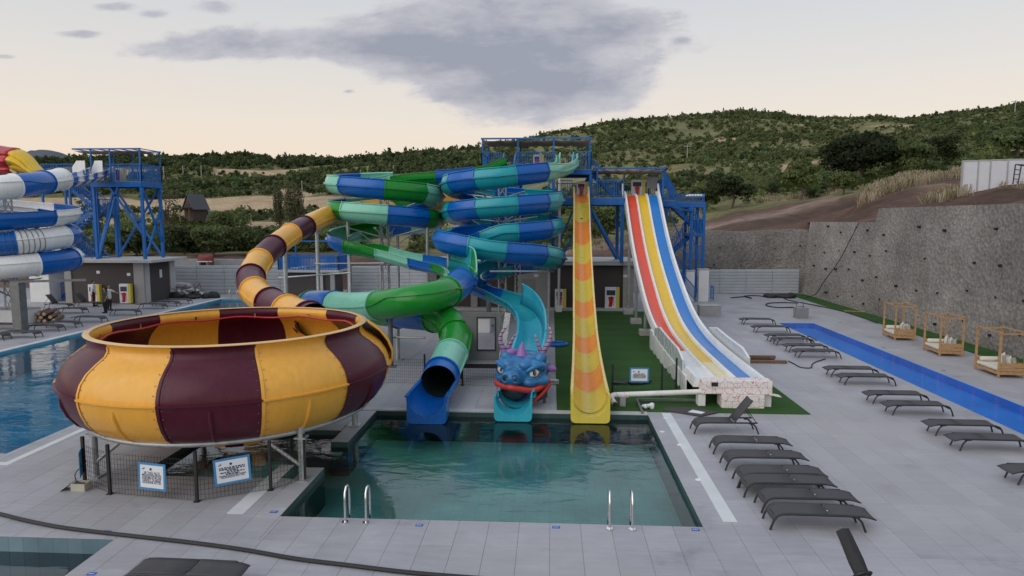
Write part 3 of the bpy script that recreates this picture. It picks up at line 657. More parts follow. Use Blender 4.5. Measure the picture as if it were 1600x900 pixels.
tmN = {c: [crown(300 + i * 11 + j, 120, .165, lobes=8, col=c) for j in range(4)] for i, c in enumerate((DK, MD, LT, OL))}
tmF = {c: [crown(500 + i * 11 + j, 44, .26, lobes=6, col=c) for j in range(4)] for i, c in enumerate((DK, MD, LT, OL))}
vv = []; cc = []; r_ = np.random.RandomState(77)
for p in pts:
    if p in bigset: continue
    D, x, y, z, s, pal = p; tv, tcol = (tmN if D < 190 else tmF)[pal][r_.randint(4)]; a = r_.uniform(0, 6.28); ca, sa = math.cos(a), math.sin(a)
    sx, sz = s * r_.uniform(.85, 1.25), s * r_.uniform(.75, 1.25); w = tv.copy()
    if D > 430 and r_.uniform() < .22: sz *= 1.4; sx *= .8
    vv.append(np.stack([x + (tv[:, 0] * ca - tv[:, 1] * sa) * sx, y + (tv[:, 0] * sa + tv[:, 1] * ca) * sx, z + tv[:, 2] * sz], 1)); cc.append(tcol * r_.uniform(.8, 1.2))
o = bpy.data.objects.new('hillside_scrub', quad_mesh('hillside_scrub', np.concatenate(vv), np.concatenate(cc), LEAF)); COL.objects.link(o)
tag(o, 'dense dark green scrub and young trees covering the far hills', 'scrub', kind='stuff')
# -- trees one can tell apart
def tree(name, label, px, D, w, h, col, seed, nleaf=2600, ls=.055, lobes=16, trunkh=.25, spread=.62, cat='tree', z=None):
    lat = (px - 800) / F_PX * D; x, y = lat * cy_ - D * sy_, lat * sy_ + D * cy_
    zz = float(topo(np.array([x]), np.array([y]))[0]) if z is None else z
    root = thing(name, label, cat, (x, y, zz))
    vs, cs = crown(seed, nleaf, 1.0, lobes=lobes, col=col, spread=spread)
    c0 = vs.reshape(-1, 4, 3).mean(1, keepdims=True); q = vs.reshape(-1, 4, 3) - c0; c0 = c0 * np.array([w / 2, w / 2, h * (1 - trunkh) / 1.45]) + np.array([0, 0, h * trunkh])
    vs = (c0 + q * ls * max(w, 2.0)).reshape(-1, 3)
    oc = bpy.data.objects.new('crown', quad_mesh('crown', vs, cs, LEAF)); COL.objects.link(oc); oc.parent = root
    t_ = MB(); t_.tube([(0, 0, -.4), (.05 * w, 0, h * trunkh), (0, .03 * w, h * .6)], [.04 * h, .03 * h, .012 * h], 7)
    for k in range(5):
        a = k * 1.3 + seed; t_.tube([(0, 0, h * (trunkh + .05 * k)), (w * .16 * math.cos(a), w * .16 * math.sin(a), h * (trunkh + .2 + .05 * k)), (w * .32 * math.cos(a), w * .32 * math.sin(a), h * (.5 + .06 * k))], [.016 * h, .012 * h, .005 * h], 5)
    ot = t_.build('trunk', BARK); ot.parent = root
    return root
tree('broad_tree', 'largest dark round tree on the right hillside above the retaining wall', 1335, 92, 11.4, 8.2, (.034, .046, .023), 1, 6500, .022)
tree('broad_tree', 'light green round tree left of the largest dark tree on the right hillside', 1247, 84, 6.0, 4.9, LT, 2, 3200, .03)
tree('broad_tree', 'dark tree growing close behind the blue stairs above the dirt road', 1140, 86, 7.0, 4.8, DK, 3, 3200, .03)
tree('broad_tree', 'dark grey-green conical tree right of the largest dark tree', 1466, 96, 4.2, 5.6, DK, 4, 2000, .045)
tree('broad_tree', 'mid green spreading tree between the largest dark tree and the conical tree', 1415, 88, 6.5, 4.6, MD, 5, 2600, .038)
tree('broad_tree', 'small light green tree just above the dirt slope, below the largest dark tree', 1312, 76, 3.4, 2.8, LT, 6, 1600, .05)
tree('broad_tree', 'green tree high up behind the white panelled fence', 1576, 92, 6.5, 5.6, MD, 7, 2400, .04)
tree('broad_tree', 'dark green tree right of the lane slide, beside the dirt bank', 1100, 92, 5.0, 3.4, MD, 8, 1800, .042)
tree('broad_tree', 'olive green tree behind the blue braces below the lower slide deck', 945, 74, 4.0, 4.6, MD, 9, 2000, .045)
for (px_, w_, sd_) in ((438, 1.9, 31), (456, 2.2, 32), (470, 1.7, 33)):
    D_ = 150; hh = 12.5 if px_ == 456 else 11.2
    tree('poplar_tree', {438: 'slim pale poplar, leftmost of the three standing behind the amber tube', 456: 'tallest slim poplar, middle of the three behind the amber tube', 470: 'slim poplar, rightmost of the three behind the amber tube'}[px_], px_, D_, w_ * 2.1, hh, (.12, .135, .075), sd_, 2600, .045, lobes=20, trunkh=.05, spread=.42)
for i, (px_, D_, w_, h_, c_, lb) in enumerate([(330, 66, 4.4, 3.2, MD, 'bright green bush directly behind the left hoarding, near the red boat'), (395, 68, 5.0, 3.4, MD, 'wide green bush behind the left hoarding, next to the maroon and amber tube'),
        (285, 67, 4.6, 3.4, DK, 'dark bush behind the left hoarding, beside the left blue tower'), (210, 68, 5.2, 3.6, MD, 'wide bush seen between the legs of the left blue tower'), (160, 66, 4.0, 2.6, LT, 'low light green bush left of the left tower braces'), (265, 118, 4.5, 9.0, (.12, .10, .075), 'bare pale slim tree right behind the left blue tower'),
        (292, 118, 6.5, 4.0, MD, 'round bush in front of the dark gabled house'), (352, 112, 5.5, 5.4, MD, 'round tree standing right of the dark gabled house'), (60, 70, 6, 4.2, DK, 'dark tree behind the blue and white spiral slide')]):
    tree('bare_tree' if i == 5 else 'leafy_bush', lb, px_, D_, w_, h_, c_, 50 + i, 500 if i == 5 else 2200, .04, trunkh=.08, cat='tree' if i in (5, 7, 8) else 'bush')
# -- dry grass along the top of the wall and the bank
def tufts(n, seed, region, hgt, cols):
    r = np.random.RandomState(seed); out = []; cs = []
    x, y = region(r, n)
    k9 = vnoise(x, y, 2.2, 61) + .5; z = zfun(x, y)
    for i in range(n):
        b = 13; a = r.uniform(0, 6.28, b); h = hgt * r.uniform(.35, 1.2, b) * (.55 + .9 * (k9[i])) ; w = .010 + .010 * r.uniform(size=b); lx = r.normal(size=b) * .22 * h; ly = r.normal(size=b) * .22 * h
        ox = x[i] + r.normal(size=b) * .22; oy = y[i] + r.normal(size=b) * .22; ca, sa = np.cos(a) * w, np.sin(a) * w
        q = np.stack([np.stack([ox - ca, oy - sa, np.full(b, z[i] - .05)], 1), np.stack([ox + ca, oy + sa, np.full(b, z[i] - .05)], 1), np.stack([ox + lx + ca * 1.6, oy + ly + sa * 1.6, z[i] + h], 1), np.stack([ox + lx - ca * 1.6, oy + ly - sa * 1.6, z[i] + h * .96], 1)], 1)
        out.append(q.reshape(-1, 3)); c = np.array(cols[r.randint(len(cols))]) * r.uniform(.7, 1.2); cs.append(np.tile(c, (4 * b, 1)))
    return np.concatenate(out), np.concatenate(cs)
def zfun(x, y):
    w = np.exp(-np.maximum(x - 20.95, 0) / 2.6); zb = topo(x, y) * (1 - w) + (wall_top(y) - .06) * w
    return np.where(y < 57.6, zb, topo(x, y))
STR = [(.52, .44, .32), (.46, .38, .27), (.38, .31, .21), (.20, .19, .10)]
def reg_pd(pxr, Dr):
    def f(r, n):
        px = r.uniform(*pxr, n); D = r.uniform(*Dr, n); lat = (px - 800) / F_PX * D; return lat * cy_ - D * sy_, lat * sy_ + D * cy_
    return f
gv = [tufts(900, 1, reg_pd((1345, 1440), (55, 68)), .7, STR), tufts(160, 2, reg_pd((1440, 1620), (40, 47)), .45, STR), tufts(800, 3, reg_pd((1480, 1660), (66, 88)), .6, STR), tufts(260, 4, reg_pd((1180, 1330), (86, 98)), .5, STR),
      tufts(200, 5, lambda r, n: (r.uniform(26, 32, n), r.uniform(26, 41, n)), .4, STR), tufts(200, 6, reg_pd((890, 1100), (66, 90)), .35, STR), tufts(300, 7, reg_pd((1400, 1520), (62, 84)), .6, STR)]
o = bpy.data.objects.new('dry_grass', quad_mesh('dry_grass', np.concatenate([g[0] for g in gv]), np.concatenate([g[1] for g in gv]), LEAF)); COL.objects.link(o)
tag(o, 'tall straw coloured dry grass along the top of the bank', 'grass', kind='stuff')
# ================================================================== SLIDES
def catmull(pts, step=.22):
    P = [V(p) for p in pts]; P = [P[0] * 2 - P[1]] + P + [P[-1] * 2 - P[-2]]; out = []
    for i in range(1, len(P) - 2):
        a, b, c, d = P[i - 1:i + 3]; n = max(4, int((c - b).length / .06))
        for k in range(n):
            t = k / n; out.append(.5 * ((2 * b) + (c - a) * t + (2 * a - 5 * b + 4 * c - d) * t * t + (3 * b - a - 3 * c + d) * t ** 3))
    out.append(P[-2]); s = [0.0]
    for i in range(1, len(out)): s.append(s[-1] + (out[i] - out[i - 1]).length)
    n = max(2, int(s[-1] / step)); res = []; j = 0
    for k in range(n + 1):
        q = s[-1] * k / n
        while j < len(s) - 2 and s[j + 1] < q: j += 1
        t = (q - s[j]) / max(1e-9, s[j + 1] - s[j]); res.append(out[j].lerp(out[j + 1], min(1, max(0, t))))
    return res
def helix(c, R, a0, a1, zs, n=None):
    """zs: list of (angle_deg, z); anti-clockwise when a1 > a0"""
    n = n or int(abs(a1 - a0) / 15); A = [z[0] for z in zs]; Z = [z[1] for z in zs]
    if A[0] > A[-1]: A, Z = A[::-1], Z[::-1]
    return [V((c.x + R * math.cos(math.radians(a)), c.y + R * math.sin(math.radians(a)), float(np.interp(a, A, Z)))) for a in np.linspace(a0, a1, n + 1)]
def frames(P, bankk=.9, maxb=24):
    fr = []; n = len(P)
    for i in range(n):
        t = (P[min(i + 1, n - 1)] - P[max(i - 1, 0)]).normalized()
        t0 = (P[max(i - 3, 1)] - P[max(i - 4, 0)]).normalized(); t1 = (P[min(i + 4, n - 1)] - P[min(i + 3, n - 2)]).normalized()
        ds = max(.1, (P[min(i + 4, n - 1)] - P[max(i - 4, 0)]).length); k = math.atan2(t0.x * t1.y - t0.y * t1.x, t0.x * t1.x + t0.y * t1.y) / ds
        side = t.cross(V((0, 0, 1))).normalized(); up = side.cross(t)
        fr.append([t, side, up, k])
    ks = [f[3] for f in fr]; out = []
    for i in range(n):
        w = ks[max(0, i - 4):i + 5]; b = max(-maxb, min(maxb, math.degrees(bankk * sum(w) / len(w)))); b = math.radians(b); t, side, up, _ = fr[i]
        out.append((t, side * math.cos(b) + up * math.sin(b), up * math.cos(b) - side * math.sin(b)))
    return out
def profile_u(R, t, A, rib):
    o = []; a = -A
    angs = sorted([-A + 2 * A * i / 16 for i in range(17)] + ([-rib - 3, -rib + 3, rib - 3, rib + 3] if rib else []))
    for q in angs:
        if rib and abs(abs(q) - rib) < 2.9: continue
        if rib and abs(abs(abs(q) - rib) - 3) < .01:
            lo = abs(q) < rib; sg = 1 if q > 0 else -1
            first = (lo and sg > 0) or (not lo and sg < 0)
            o += [(q, R + t), (q, R + t + .085)] if first else [(q, R + t + .085), (q, R + t)]
        else: o.append((q, R + t))
    o += [(A, R + t + .05), (A + 3.5, R + t + .05), (A + 3.5, R - .004)]
    o += [(A - 2 * A * i / 14, R) for i in range(15)]
    o += [(-A - 3.5, R - .004), (-A - 3.5, R + t + .05), (-A, R + t + .05)]
    return o
def profile_o(R, t, rib):
    o = []
    for i in range(28):
        q = -180 + 360 * i / 28; o.append((q, R + t))
    res = []
    for q, r in o:
        res.append((q, r + (.05 if rib and (abs(abs(q) - 90) < 1) else 0)))
        if rib and abs(abs(q) - 90) < 1: res[-1:] = [(q - 2.5, r), (q - 2.2, r + .055), (q + 2.2, r + .055), (q + 2.5, r)]
    return res
def loft(mb, P, Fr, i0, i1, prof, cap0=False, cap1=False, scale=None):
    n = len(prof); vs = []
    for i in range(i0, i1 + 1):
        t, sd_, up = Fr[i]; s = scale(i) if scale else 1.0
        for a, r in prof:
            a = math.radians(a); vs.append(P[i] + (sd_ * math.sin(a) - up * math.cos(a)) * (r * s))
    m = i1 - i0 + 1; fs = [(i * n + k, i * n + (k + 1) % n, (i + 1) * n + (k + 1) % n, (i + 1) * n + k) for i in range(m - 1) for k in range(n)]
    mb.add(vs, fs)
def flume(root, P, R, segs, A=100, rib=72, t=.035, step=.22, name='flume_section', flange=True, bankk=.9, scale=None):
    """segs: (length, colour, 'U' or 'O', [A]) in order of travel"""
    Fr = frames(P, bankk); i = 0; n = len(P) - 1; L_ = sum((P[k + 1] - P[k]).length for k in range(n)); st = L_ / n
    acc = 0.0
    for sg in segs:
        ln, colr, kind = sg[:3]; A_ = sg[3] if len(sg) > 3 else A
        i0 = int(round(acc / st)); acc += ln; i1 = min(n, int(round(acc / st)))
        if i0 >= n or i1 <= i0: break
        mb = MB()
        if kind == 'U': loft(mb, P, Fr, i0, i1, profile_u(R, t, A_, rib if rib and rib < A_ - 8 else None), scale=scale)
        else:
            loft(mb, P, Fr, i0, i1, profile_o(R, t, True), scale=scale)
        s_ = mb.build(name, FB[colr], root, smooth=True)
        if kind == 'O':
            li = MB(); loft(li, P, Fr, i0, i1, [(-180 + 15 * k, R) for k in range(24)][::-1], scale=scale); li.build('lining', LINING, s_, smooth=True)  # tube's inner wall, coloured dark as if unlit
        if flange:
            fb = MB(); e = min(n, i0 + 1)
            Pq = [P[i0], P[i0].lerp(P[e], .32)]; Fq = [Fr[i0], Fr[i0]]
            pr = [(a, r) for a, r in (profile_u(R + t - .004, .05, A_, None) if kind == 'U' else [(-180 + 15 * k, R + t + .055) for k in range(24)])]
            if scale: pr = [(a, r * scale(i0)) for a, r in pr]
            loft(fb, Pq, Fq, 0, 1, pr)
            if kind == 'O':
                n_ = len(pr); ring = len(fb.v)
                ins = [(a, R * (scale(i0) if scale else 1)) for a, _ in pr]; q = MB(); loft(q, Pq, Fq, 0, 1, ins); o_ = len(fb.v); fb.add(q.v, [])
                fb.f += [(k, o_ + k, o_ + (k + 1) % n_, (k + 1) % n_) for k in range(n_)] + [(n_ + k, n_ + (k + 1) % n_, o_ + n_ + (k + 1) % n_, o_ + n_ + k) for k in range(n_)]
            o_ = fb.build('flange', FB[colr], s_, smooth=True)
    return Fr
def lattice(root, x, y, z0, z1, w=.32, r=.035, name='mast', m=STEEL):
    mb = MB(); h = w / 2
    for sx in (-h, h):
        for sy in (-h, h): mb.rod((x + sx, y + sy, z0), (x + sx, y + sy, z1), r, n=6)
    z = z0; k = 0
    while z < z1 - .3:
        zn = min(z1, z + w * 1.6)
        for a, b in (((-h, -h), (h, -h)), ((h, -h), (h, h)), ((h, h), (-h, h)), ((-h, h), (-h, -h))):
            (p, q) = (a, b) if k % 2 == 0 else (b, a); mb.rod((x + p[0], y + p[1], z), (x + q[0], y + q[1], zn), r * .5, n=5)
        z = zn; k += 1
    return mb.build(name, m, root)
def post(root, x, y, z0, z1, r=.09, m=STEEL, foot=True, name='post'):
    mb = MB().rod((x, y, z0), (x, y, z1), r, n=12)
    if foot: mb.obox((x, y, z0 + .02), (r * 4, r * 4, .03))
    return mb.build(name, m, root, smooth=True)
def arms(root, c, pts, z_off, m=STEEL):
    for p in pts:
        q = V((c.x, c.y, p.z - .75)); e = V((p.x, p.y, p.z + z_off)); d = (e - q)
        mb = MB().rod(q, e, .045, n=6).rod(V((c.x, c.y, q.z - .9)), q.lerp(e, .75), .035, n=6); mb.obox(e + V((0, 0, .03)), (.16, .16, .04))
        mb.build('support_arm', m, root)
def cyc(seq, L_, total, kind='U', off=0, *x):
    out = []; k = off; s = 0
    while s < total + L_: out.append((L_, seq[k % len(seq)], kind, *x)); s += L_; k += 1
    return out
def path_len(P): return sum((P[i + 1] - P[i]).length for i in range(len(P) - 1))
def cut_at(P, p): return min(range(len(P)), key=lambda i: (P[i] - p).length)

# ---- bowl slide with its tube
BC = V((-8.33, 17.35, 0))
bowl = thing('bowl_slide', 'amber and maroon space bowl slide on a steel ring with a striped feeder tube', 'water slide', (BC.x, BC.y, 0))
PROF = [(3.36, 3.27), (3.30, 3.18), (3.29, 3.08), (3.36, 2.97), (3.56, 2.83), (3.77, 2.66), (3.92, 2.45), (3.985, 2.26), (4.0, 2.14), (3.99, 2.0), (3.94, 1.80), (3.84, 1.56), (3.66, 1.32), (3.38, 1.13), (2.95, 1.00), (2.2, .88), (1.5, .76), (1.05, .66), (.88, .5), (.84, .2)]
a0 = math.atan2(-BC.y, -BC.x)                                     # direction to the viewpoint
SEAM0 = a0 + math.radians(7.2)
for k in range(12):
    t0 = SEAM0 + math.radians(30) * k; n = 10; mb = MB(); vs = []
    ang = [t0 + math.radians(30) * i / n for i in range(n + 1)]
    def ringp(prof): return [V((BC.x + r * math.cos(a), BC.y + r * math.sin(a), z)) for a in ang for (r, z) in prof]
    m_ = len(PROF); mb.add(ringp(PROF), [(i * m_ + j, (i + 1) * m_ + j, (i + 1) * m_ + j + 1, i * m_ + j + 1) for i in range(n) for j in range(m_ - 1)])
    IN = [(r - .05, z + (.02 if j > 12 else 0)) for j, (r, z) in enumerate(PROF)]
    mb.add(ringp(IN), [(i * m_ + j, i * m_ + j + 1, (i + 1) * m_ + j + 1, (i + 1) * m_ + j) for i in range(n) for j in range(m_ - 1)])
    colr = 'maroon' if k % 2 == 1 else 'yellow'
    s_ = mb.build('bowl_panel', FB[colr], bowl, smooth=True)
    rb = MB()                                                      # waist flange and the lapped seam edge
    def band(prof, a_, b_, nn=8):
        an = [a_ + (b_ - a_) * i / nn for i in range(nn + 1)]; q = len(prof)
        rb.add([V((BC.x + r * math.cos(a), BC.y + r * math.sin(a), z)) for a in an for (r, z) in prof], [(i * q + j, (i + 1) * q + j, (i + 1) * q + (j + 1) % q, i * q + (j + 1) % q) for i in range(nn) for j in range(q)])
    band([(3.99, 2.17), (4.06, 2.165), (4.06, 2.125), (3.99, 2.12)], t0 + .002, t0 + math.radians(30) - .002)
    band([(r + .022, z) for r, z in PROF[1:15]] + [(r - .005, z) for r, z in PROF[1:15]][::-1], t0 - .006, t0 + .012, 1)
    rb.build('flange', FB[colr], s_, smooth=True)
    bt_ = MB()                                                     # bolt heads along the seam
    for (r, z) in [(3.31, 3.05), (3.44, 2.91), (3.67, 2.75), (3.86, 2.55), (3.96, 2.36), (3.99, 2.05), (3.96, 1.86), (3.87, 1.63), (3.72, 1.4), (3.5, 1.2)]:
        for da in (-.022, .026): bt_.ell((BC.x + (r + .012) * math.cos(t0 + da), BC.y + (r + .012) * math.sin(t0 + da), z), (.012, .012, .012), 6, 4)
    bt_.build('bolt_row', DSTEEL, s_)
    g = MB(); am = t0 + math.radians(15)                           # moulded stiffener below the waist
    g.tube([V((BC.x + (r + .01) * math.cos(am), BC.y + (r + .01) * math.sin(am), z)) for r, z in [(3.95, 2.0), (3.94, 1.82), (3.84, 1.57), (3.66, 1.33), (3.38, 1.14)]], [.05, .05, .045, .04, .02], 8); g.build('stiffener', FB[colr], s_, smooth=True)
mb = MB(); n = 96; q = [(3.31, 3.265), (3.39, 3.26), (3.41, 3.275), (3.39, 3.29), (3.27, 3.295), (3.255, 3.28)]
mb.add([V((BC.x + r * math.cos(2 * math.pi * i / n), BC.y + r * math.sin(2 * math.pi * i / n), z)) for i in range(n) for r, z in q], [(i * 6 + j, ((i + 1) % n) * 6 + j, ((i + 1) % n) * 6 + (j + 1) % 6, i * 6 + (j + 1) % 6) for i in range(n) for j in range(6)])
mb.build('rim', mat('rim_gelcoat', (.66, .42, .16), rough=.35, var=.12, scale=2, coat=.2), bowl, smooth=True)
mb = MB(); n = 72; mb.tube([V((BC.x + (3.19 + .02 * math.sin(i * 1.7)) * math.cos(2 * math.pi * i / n), BC.y + 3.19 * math.sin(2 * math.pi * i / n), 3.0 + .03 * math.sin(i * .9))) for i in range(n)], .028, 6, closed=True); mb.build('water_pipe', FB['crimson'], bowl, smooth=True)
for i in range(12):
    a = SEAM0 + math.radians(30 * i + 12); mb = MB().obox((BC.x + 3.21 * math.cos(a), BC.y + 3.21 * math.sin(a), 3.04), (.03, .05, .14), rz=a); mb.build('pipe_clip', CHROME, bowl)
mb = MB(); mb.tube([V((BC.x + 3.42 * math.cos(2 * math.pi * i / 72), BC.y + 3.42 * math.sin(2 * math.pi * i / 72), 1.14)) for i in range(72)], .062, 10, closed=True); mb.build('support_ring', STEEL, bowl, smooth=True)
for (lx, ly) in [(-5.72, 14.98), (-10.66, 14.93), (-5.72, 19.2), (-10.7, 19.9), (-8.33, 21.0)]:
    mb = MB().rod((lx, ly, 0 if ly < 15.03 or lx < -9.7 or ly > 18.7 else 0), (lx, ly, 1.30), .085, n=14).obox((lx, ly, .02), (.34, .34, .035)); mb.obox((lx, ly, 1.02), (.26, .26, .03))
    d = V((BC.x - lx, BC.y - ly, 0)).normalized(); mb.rod((lx, ly, 1.12), V((lx, ly, 1.12)) + d * .5, .05, n=8); mb.build('leg', STEEL, bowl, smooth=True)
    br = MB(); sx = 1 if lx < BC.x else -1; br.rod((lx, ly, .32), (lx + sx * 1.0, ly - .1, 1.1), .045, n=8); br.build('brace', STEEL, bowl, smooth=True)
# lobe where the feeder tube enters, on the right flank of the bowl
aL = math.radians(-4)
mb = MB(); ang = [math.radians(14) + math.radians(40) * i / 14 for i in range(15)]
LB = [(3.37, 3.24), (3.50, 3.14), (3.74, 2.96), (3.95, 2.68), (4.06, 2.4), (4.06, 2.15), (4.0, 2.0)]
mb.add([V((BC.x + (3.4 + (r - 3.4) * (1.0 + .10 * math.sin(math.pi * i / 14))) * math.cos(a), BC.y + (3.4 + (r - 3.4) * (1 + .10 * math.sin(math.pi * i / 14))) * math.sin(a), z)) for i, a in enumerate(ang) for r, z in LB], [(i * 7 + j, (i + 1) * 7 + j, (i + 1) * 7 + j + 1, i * 7 + j + 1) for i in range(14) for j in range(6)])
o = mb.build('entry_lobe', FB['yellow'], bowl, smooth=True); sm_ = o.modifiers.new('s', 'SOLIDIFY'); sm_.thickness = .04
ctrl = [AT(735, 316, 46.0), AT(705, 317, 45), AT(620, 322, 44.2), AT(560, 328, 42.4), AT(522, 334, 40), AT(490, 347, 37), AT(455, 366, 34), AT(425, 388, 31.5), AT(402, 412, 29.5), AT(392, 435, 27.8), AT(400, 458, 26.0), AT(428, 476, 24.2), AT(458, 489, 22.6), AT(490, 500, 21.2)]
P = catmull(ctrl); flume(bowl, P, .51, [(14.6, 'yellow', 'O')] + cyc(['maroon', 'yellow'], 2.05, path_len(P) - 4.6, 'O')[:-1] + [(5, 'maroon', 'O')], name='tube_section')
for (px, py, Y, zt) in [(440, 470, 33.0, None), (493, 470, 37.4, None)]:
    i = min(range(len(P)), key=lambda k: abs(P[k].y - Y)); post(bowl, P[i].x, P[i].y, 0, P[i].z - .45, .11)
for (px, Y) in [(600, 44.2), (540, 41.6)]:
    i = min(range(len(P)), key=lambda k: abs(P[k].y - Y)); post(bowl, P[i].x, P[i].y, 0, P[i].z - .5, .1)
MB().rod(AT(435, 434, 34.5), AT(548, 426, 34.5), .04).build('tie_bar', STEEL, bowl); MB().rod(AT(492, 412, 37.2), AT(600, 411, 37.2), .035).build('tie_bar', STEEL, bowl)

# ---- green spiral slide
GC = AT(603, 343, 41.4); GC.z = 0
green = thing('green_spiral_slide', 'green, mint and blue spiral slide ending in a long looped tube', 'water slide', (GC.x, GC.y, 0))
ctrl = [AT(788, 250, 45.2), AT(760, 262, 45.0), AT(722, 270, 44.7), AT(680, 274, 44.4), AT(640, 276, 44.3)] + helix(GC, 2.88, 100, 985, [(90, 8.72), (270, 7.82), (450, 7.1), (630, 6.42), (810, 5.6), (900, 4.95), (985, 4.45)]) + \
       [AT(640, 402, 37.3), AT(676, 409, 36.3), AT(705, 416, 34.6), AT(721, 426, 32.4), AT(721, 439, 29.8), AT(706, 453, 27.3), AT(676, 464, 25.8), AT(636, 471, 25.6), AT(590, 477, 27.0), AT(545, 478, 28.7), AT(508, 474, 30.2)] + \
       [AT(482, 474, 32.0), AT(486, 478, 34.0), AT(530, 484, 34.2), AT(590, 489, 32.0), AT(645, 493, 28.4), AT(680, 496, 27.0), AT(703, 505, 26.3), AT(712, 524, 25.6), AT(708, 546, 24.7), AT(698, 568, 23.6), AT(689, 586, 22.7), AT(685, 596, 22.2)]
P = catmull(ctrl); PL = path_len(P)
def slen(P, p): k = cut_at(P, p); return path_len(P[:k + 1])
s_tube = slen(P, AT(718, 441, 29.5)); seq = ['mint', 'blue', 'green']; lead = slen(P, helix(GC, 2.88, 180, 185, [(180, 8.3), (185, 8.3)], 1)[0]) + .67; segs = [(2.3, 'green', 'U', 100), (2.4, 'blue', 'U', 108)]
rem = lead - 4.7; segs += [(rem * .36, 'green', 'U', 100), (rem * .24, 'mint', 'U', 112), (rem * .22, 'blue', 'U', 112), (rem * .18, 'green', 'U', 112)]; s = lead; k = 0
s_open = slen(P, helix(GC, 2.88, 900, 905, [(900, 4.95), (905, 4.9)], 1)[0])
while s < s_tube - .1:
    l_ = min(2.28, s_tube - s); segs.append((l_, seq[k % 3], 'U', 112 if s < s_open else 98)); s += l_; k += 1
for l_, c_ in [(2.7, 'blue'), (4.2, 'green'), (3.6, 'mint'), (2.6, 'blue')]: segs.append((l_, c_, 'O')); s += l_
tail = [(3.4, 'blue'), (1.75, 'green'), (1.75, 'green'), (1.35, 'mint'), (.75, 'blue')]; mid_ = PL - s - sum(t_[0] for t_ in tail)
segs += [(mid_ / 3, c_, 'O') for c_ in ('green', 'mint', 'green')] + [(l_, c_, 'O') for l_, c_ in tail]
i_open = cut_at(P, helix(GC, 2.88, 900, 905, [(900, 4.95), (905, 4.9)], 1)[0]); i_tube = cut_at(P, AT(718, 441, 29.5))
GFR = flume(green, P, .54, segs, scale=lambda i: 1.16 if i < i_open else (1.16 - .06 * min(1, (i - i_open) / 12) if i < i_tube - 6 else 1.02))
GP = P
# high outer wall where the flume turns towards the viewer
def turn_wall(root, P, Fr, ia, ib, R, hgt, cols, ff, sgn=-1):
    """high outer wall standing on the rim of a flume through a bend"""
    n = len(cols)
    for q, c_ in enumerate(cols):
        a, b = ia + (ib - ia) * q // n, ia + (ib - ia) * (q + 1) // n; mb = MB(); vs = []
        for i in range(a, b + 1):
            f = ff((i - ia) / (ib - ia)); sd_ = V((Fr[i][1].x, Fr[i][1].y, 0)).normalized() * sgn
            vs += [P[i] + sd_ * R * .80 + V((0, 0, -.30)), P[i] + sd_ * R * 1.0 + V((0, 0, .05 + .3 * hgt * f)), P[i] + sd_ * R * 1.05 + V((0, 0, .08 + .7 * hgt * f)), P[i] + sd_ * R * 1.03 + V((0, 0, .1 + hgt * f))]
        m = b - a + 1; mb.add(vs, [(k * 4 + j, (k + 1) * 4 + j, (k + 1) * 4 + j + 1, k * 4 + j + 1) for k in range(m - 1) for j in range(3)]); o = mb.build('splash_wall', FB[c_], root, smooth=True); o.modifiers.new('s', 'SOLIDIFY').thickness = .05
        MB().tube([vs[k * 4 + 3] for k in range(m)], .04, 6).build('wall_rim', FB['mint' if c_ != 'aqua' else 'aqua'], o, smooth=True)
turn_wall(green, P, GFR, cut_at(P, AT(684, 410, 36.0)), cut_at(P, AT(721, 437, 30.3)), .62, 1.0, ['teal', 'green'], lambda t_: min(1, (1 - t_) * 2.2 + .25) * (.8 + .2 * math.sin(math.pi * t_)))
lattice(green, GC.x - .1, GC.y, 0, 8.0, .42, .045)
for a in (250, 330, 70, 150): 
    for zz, hz in ((7.1, 0), (5.6, 20)):
        p = V((GC.x + 2.6 * math.cos(math.radians(a + hz)), GC.y + 2.6 * math.sin(math.radians(a + hz)), zz)); arms(green, GC, [p], -.1)
for (px, py, Y) in [(607, 583, 27.2), (618, 560, 28.6), (690, 480, 37), (545, 470, 41), (667, 470, 40.0)]:
    g = AT(px, 343, Y); tops = [p.z for p in P if (V((p.x, p.y)) - V((g.x, g.y))).length < .8]
    post(green, g.x, g.y, 0, (min(tops) - .5) if tops else 2.2, .10, DSTEEL if px == 607 else STEEL)
MB().rod(AT(612, 527, 27.4), AT(664, 528, 27.0), .045).build('tie_bar', STEEL, green)
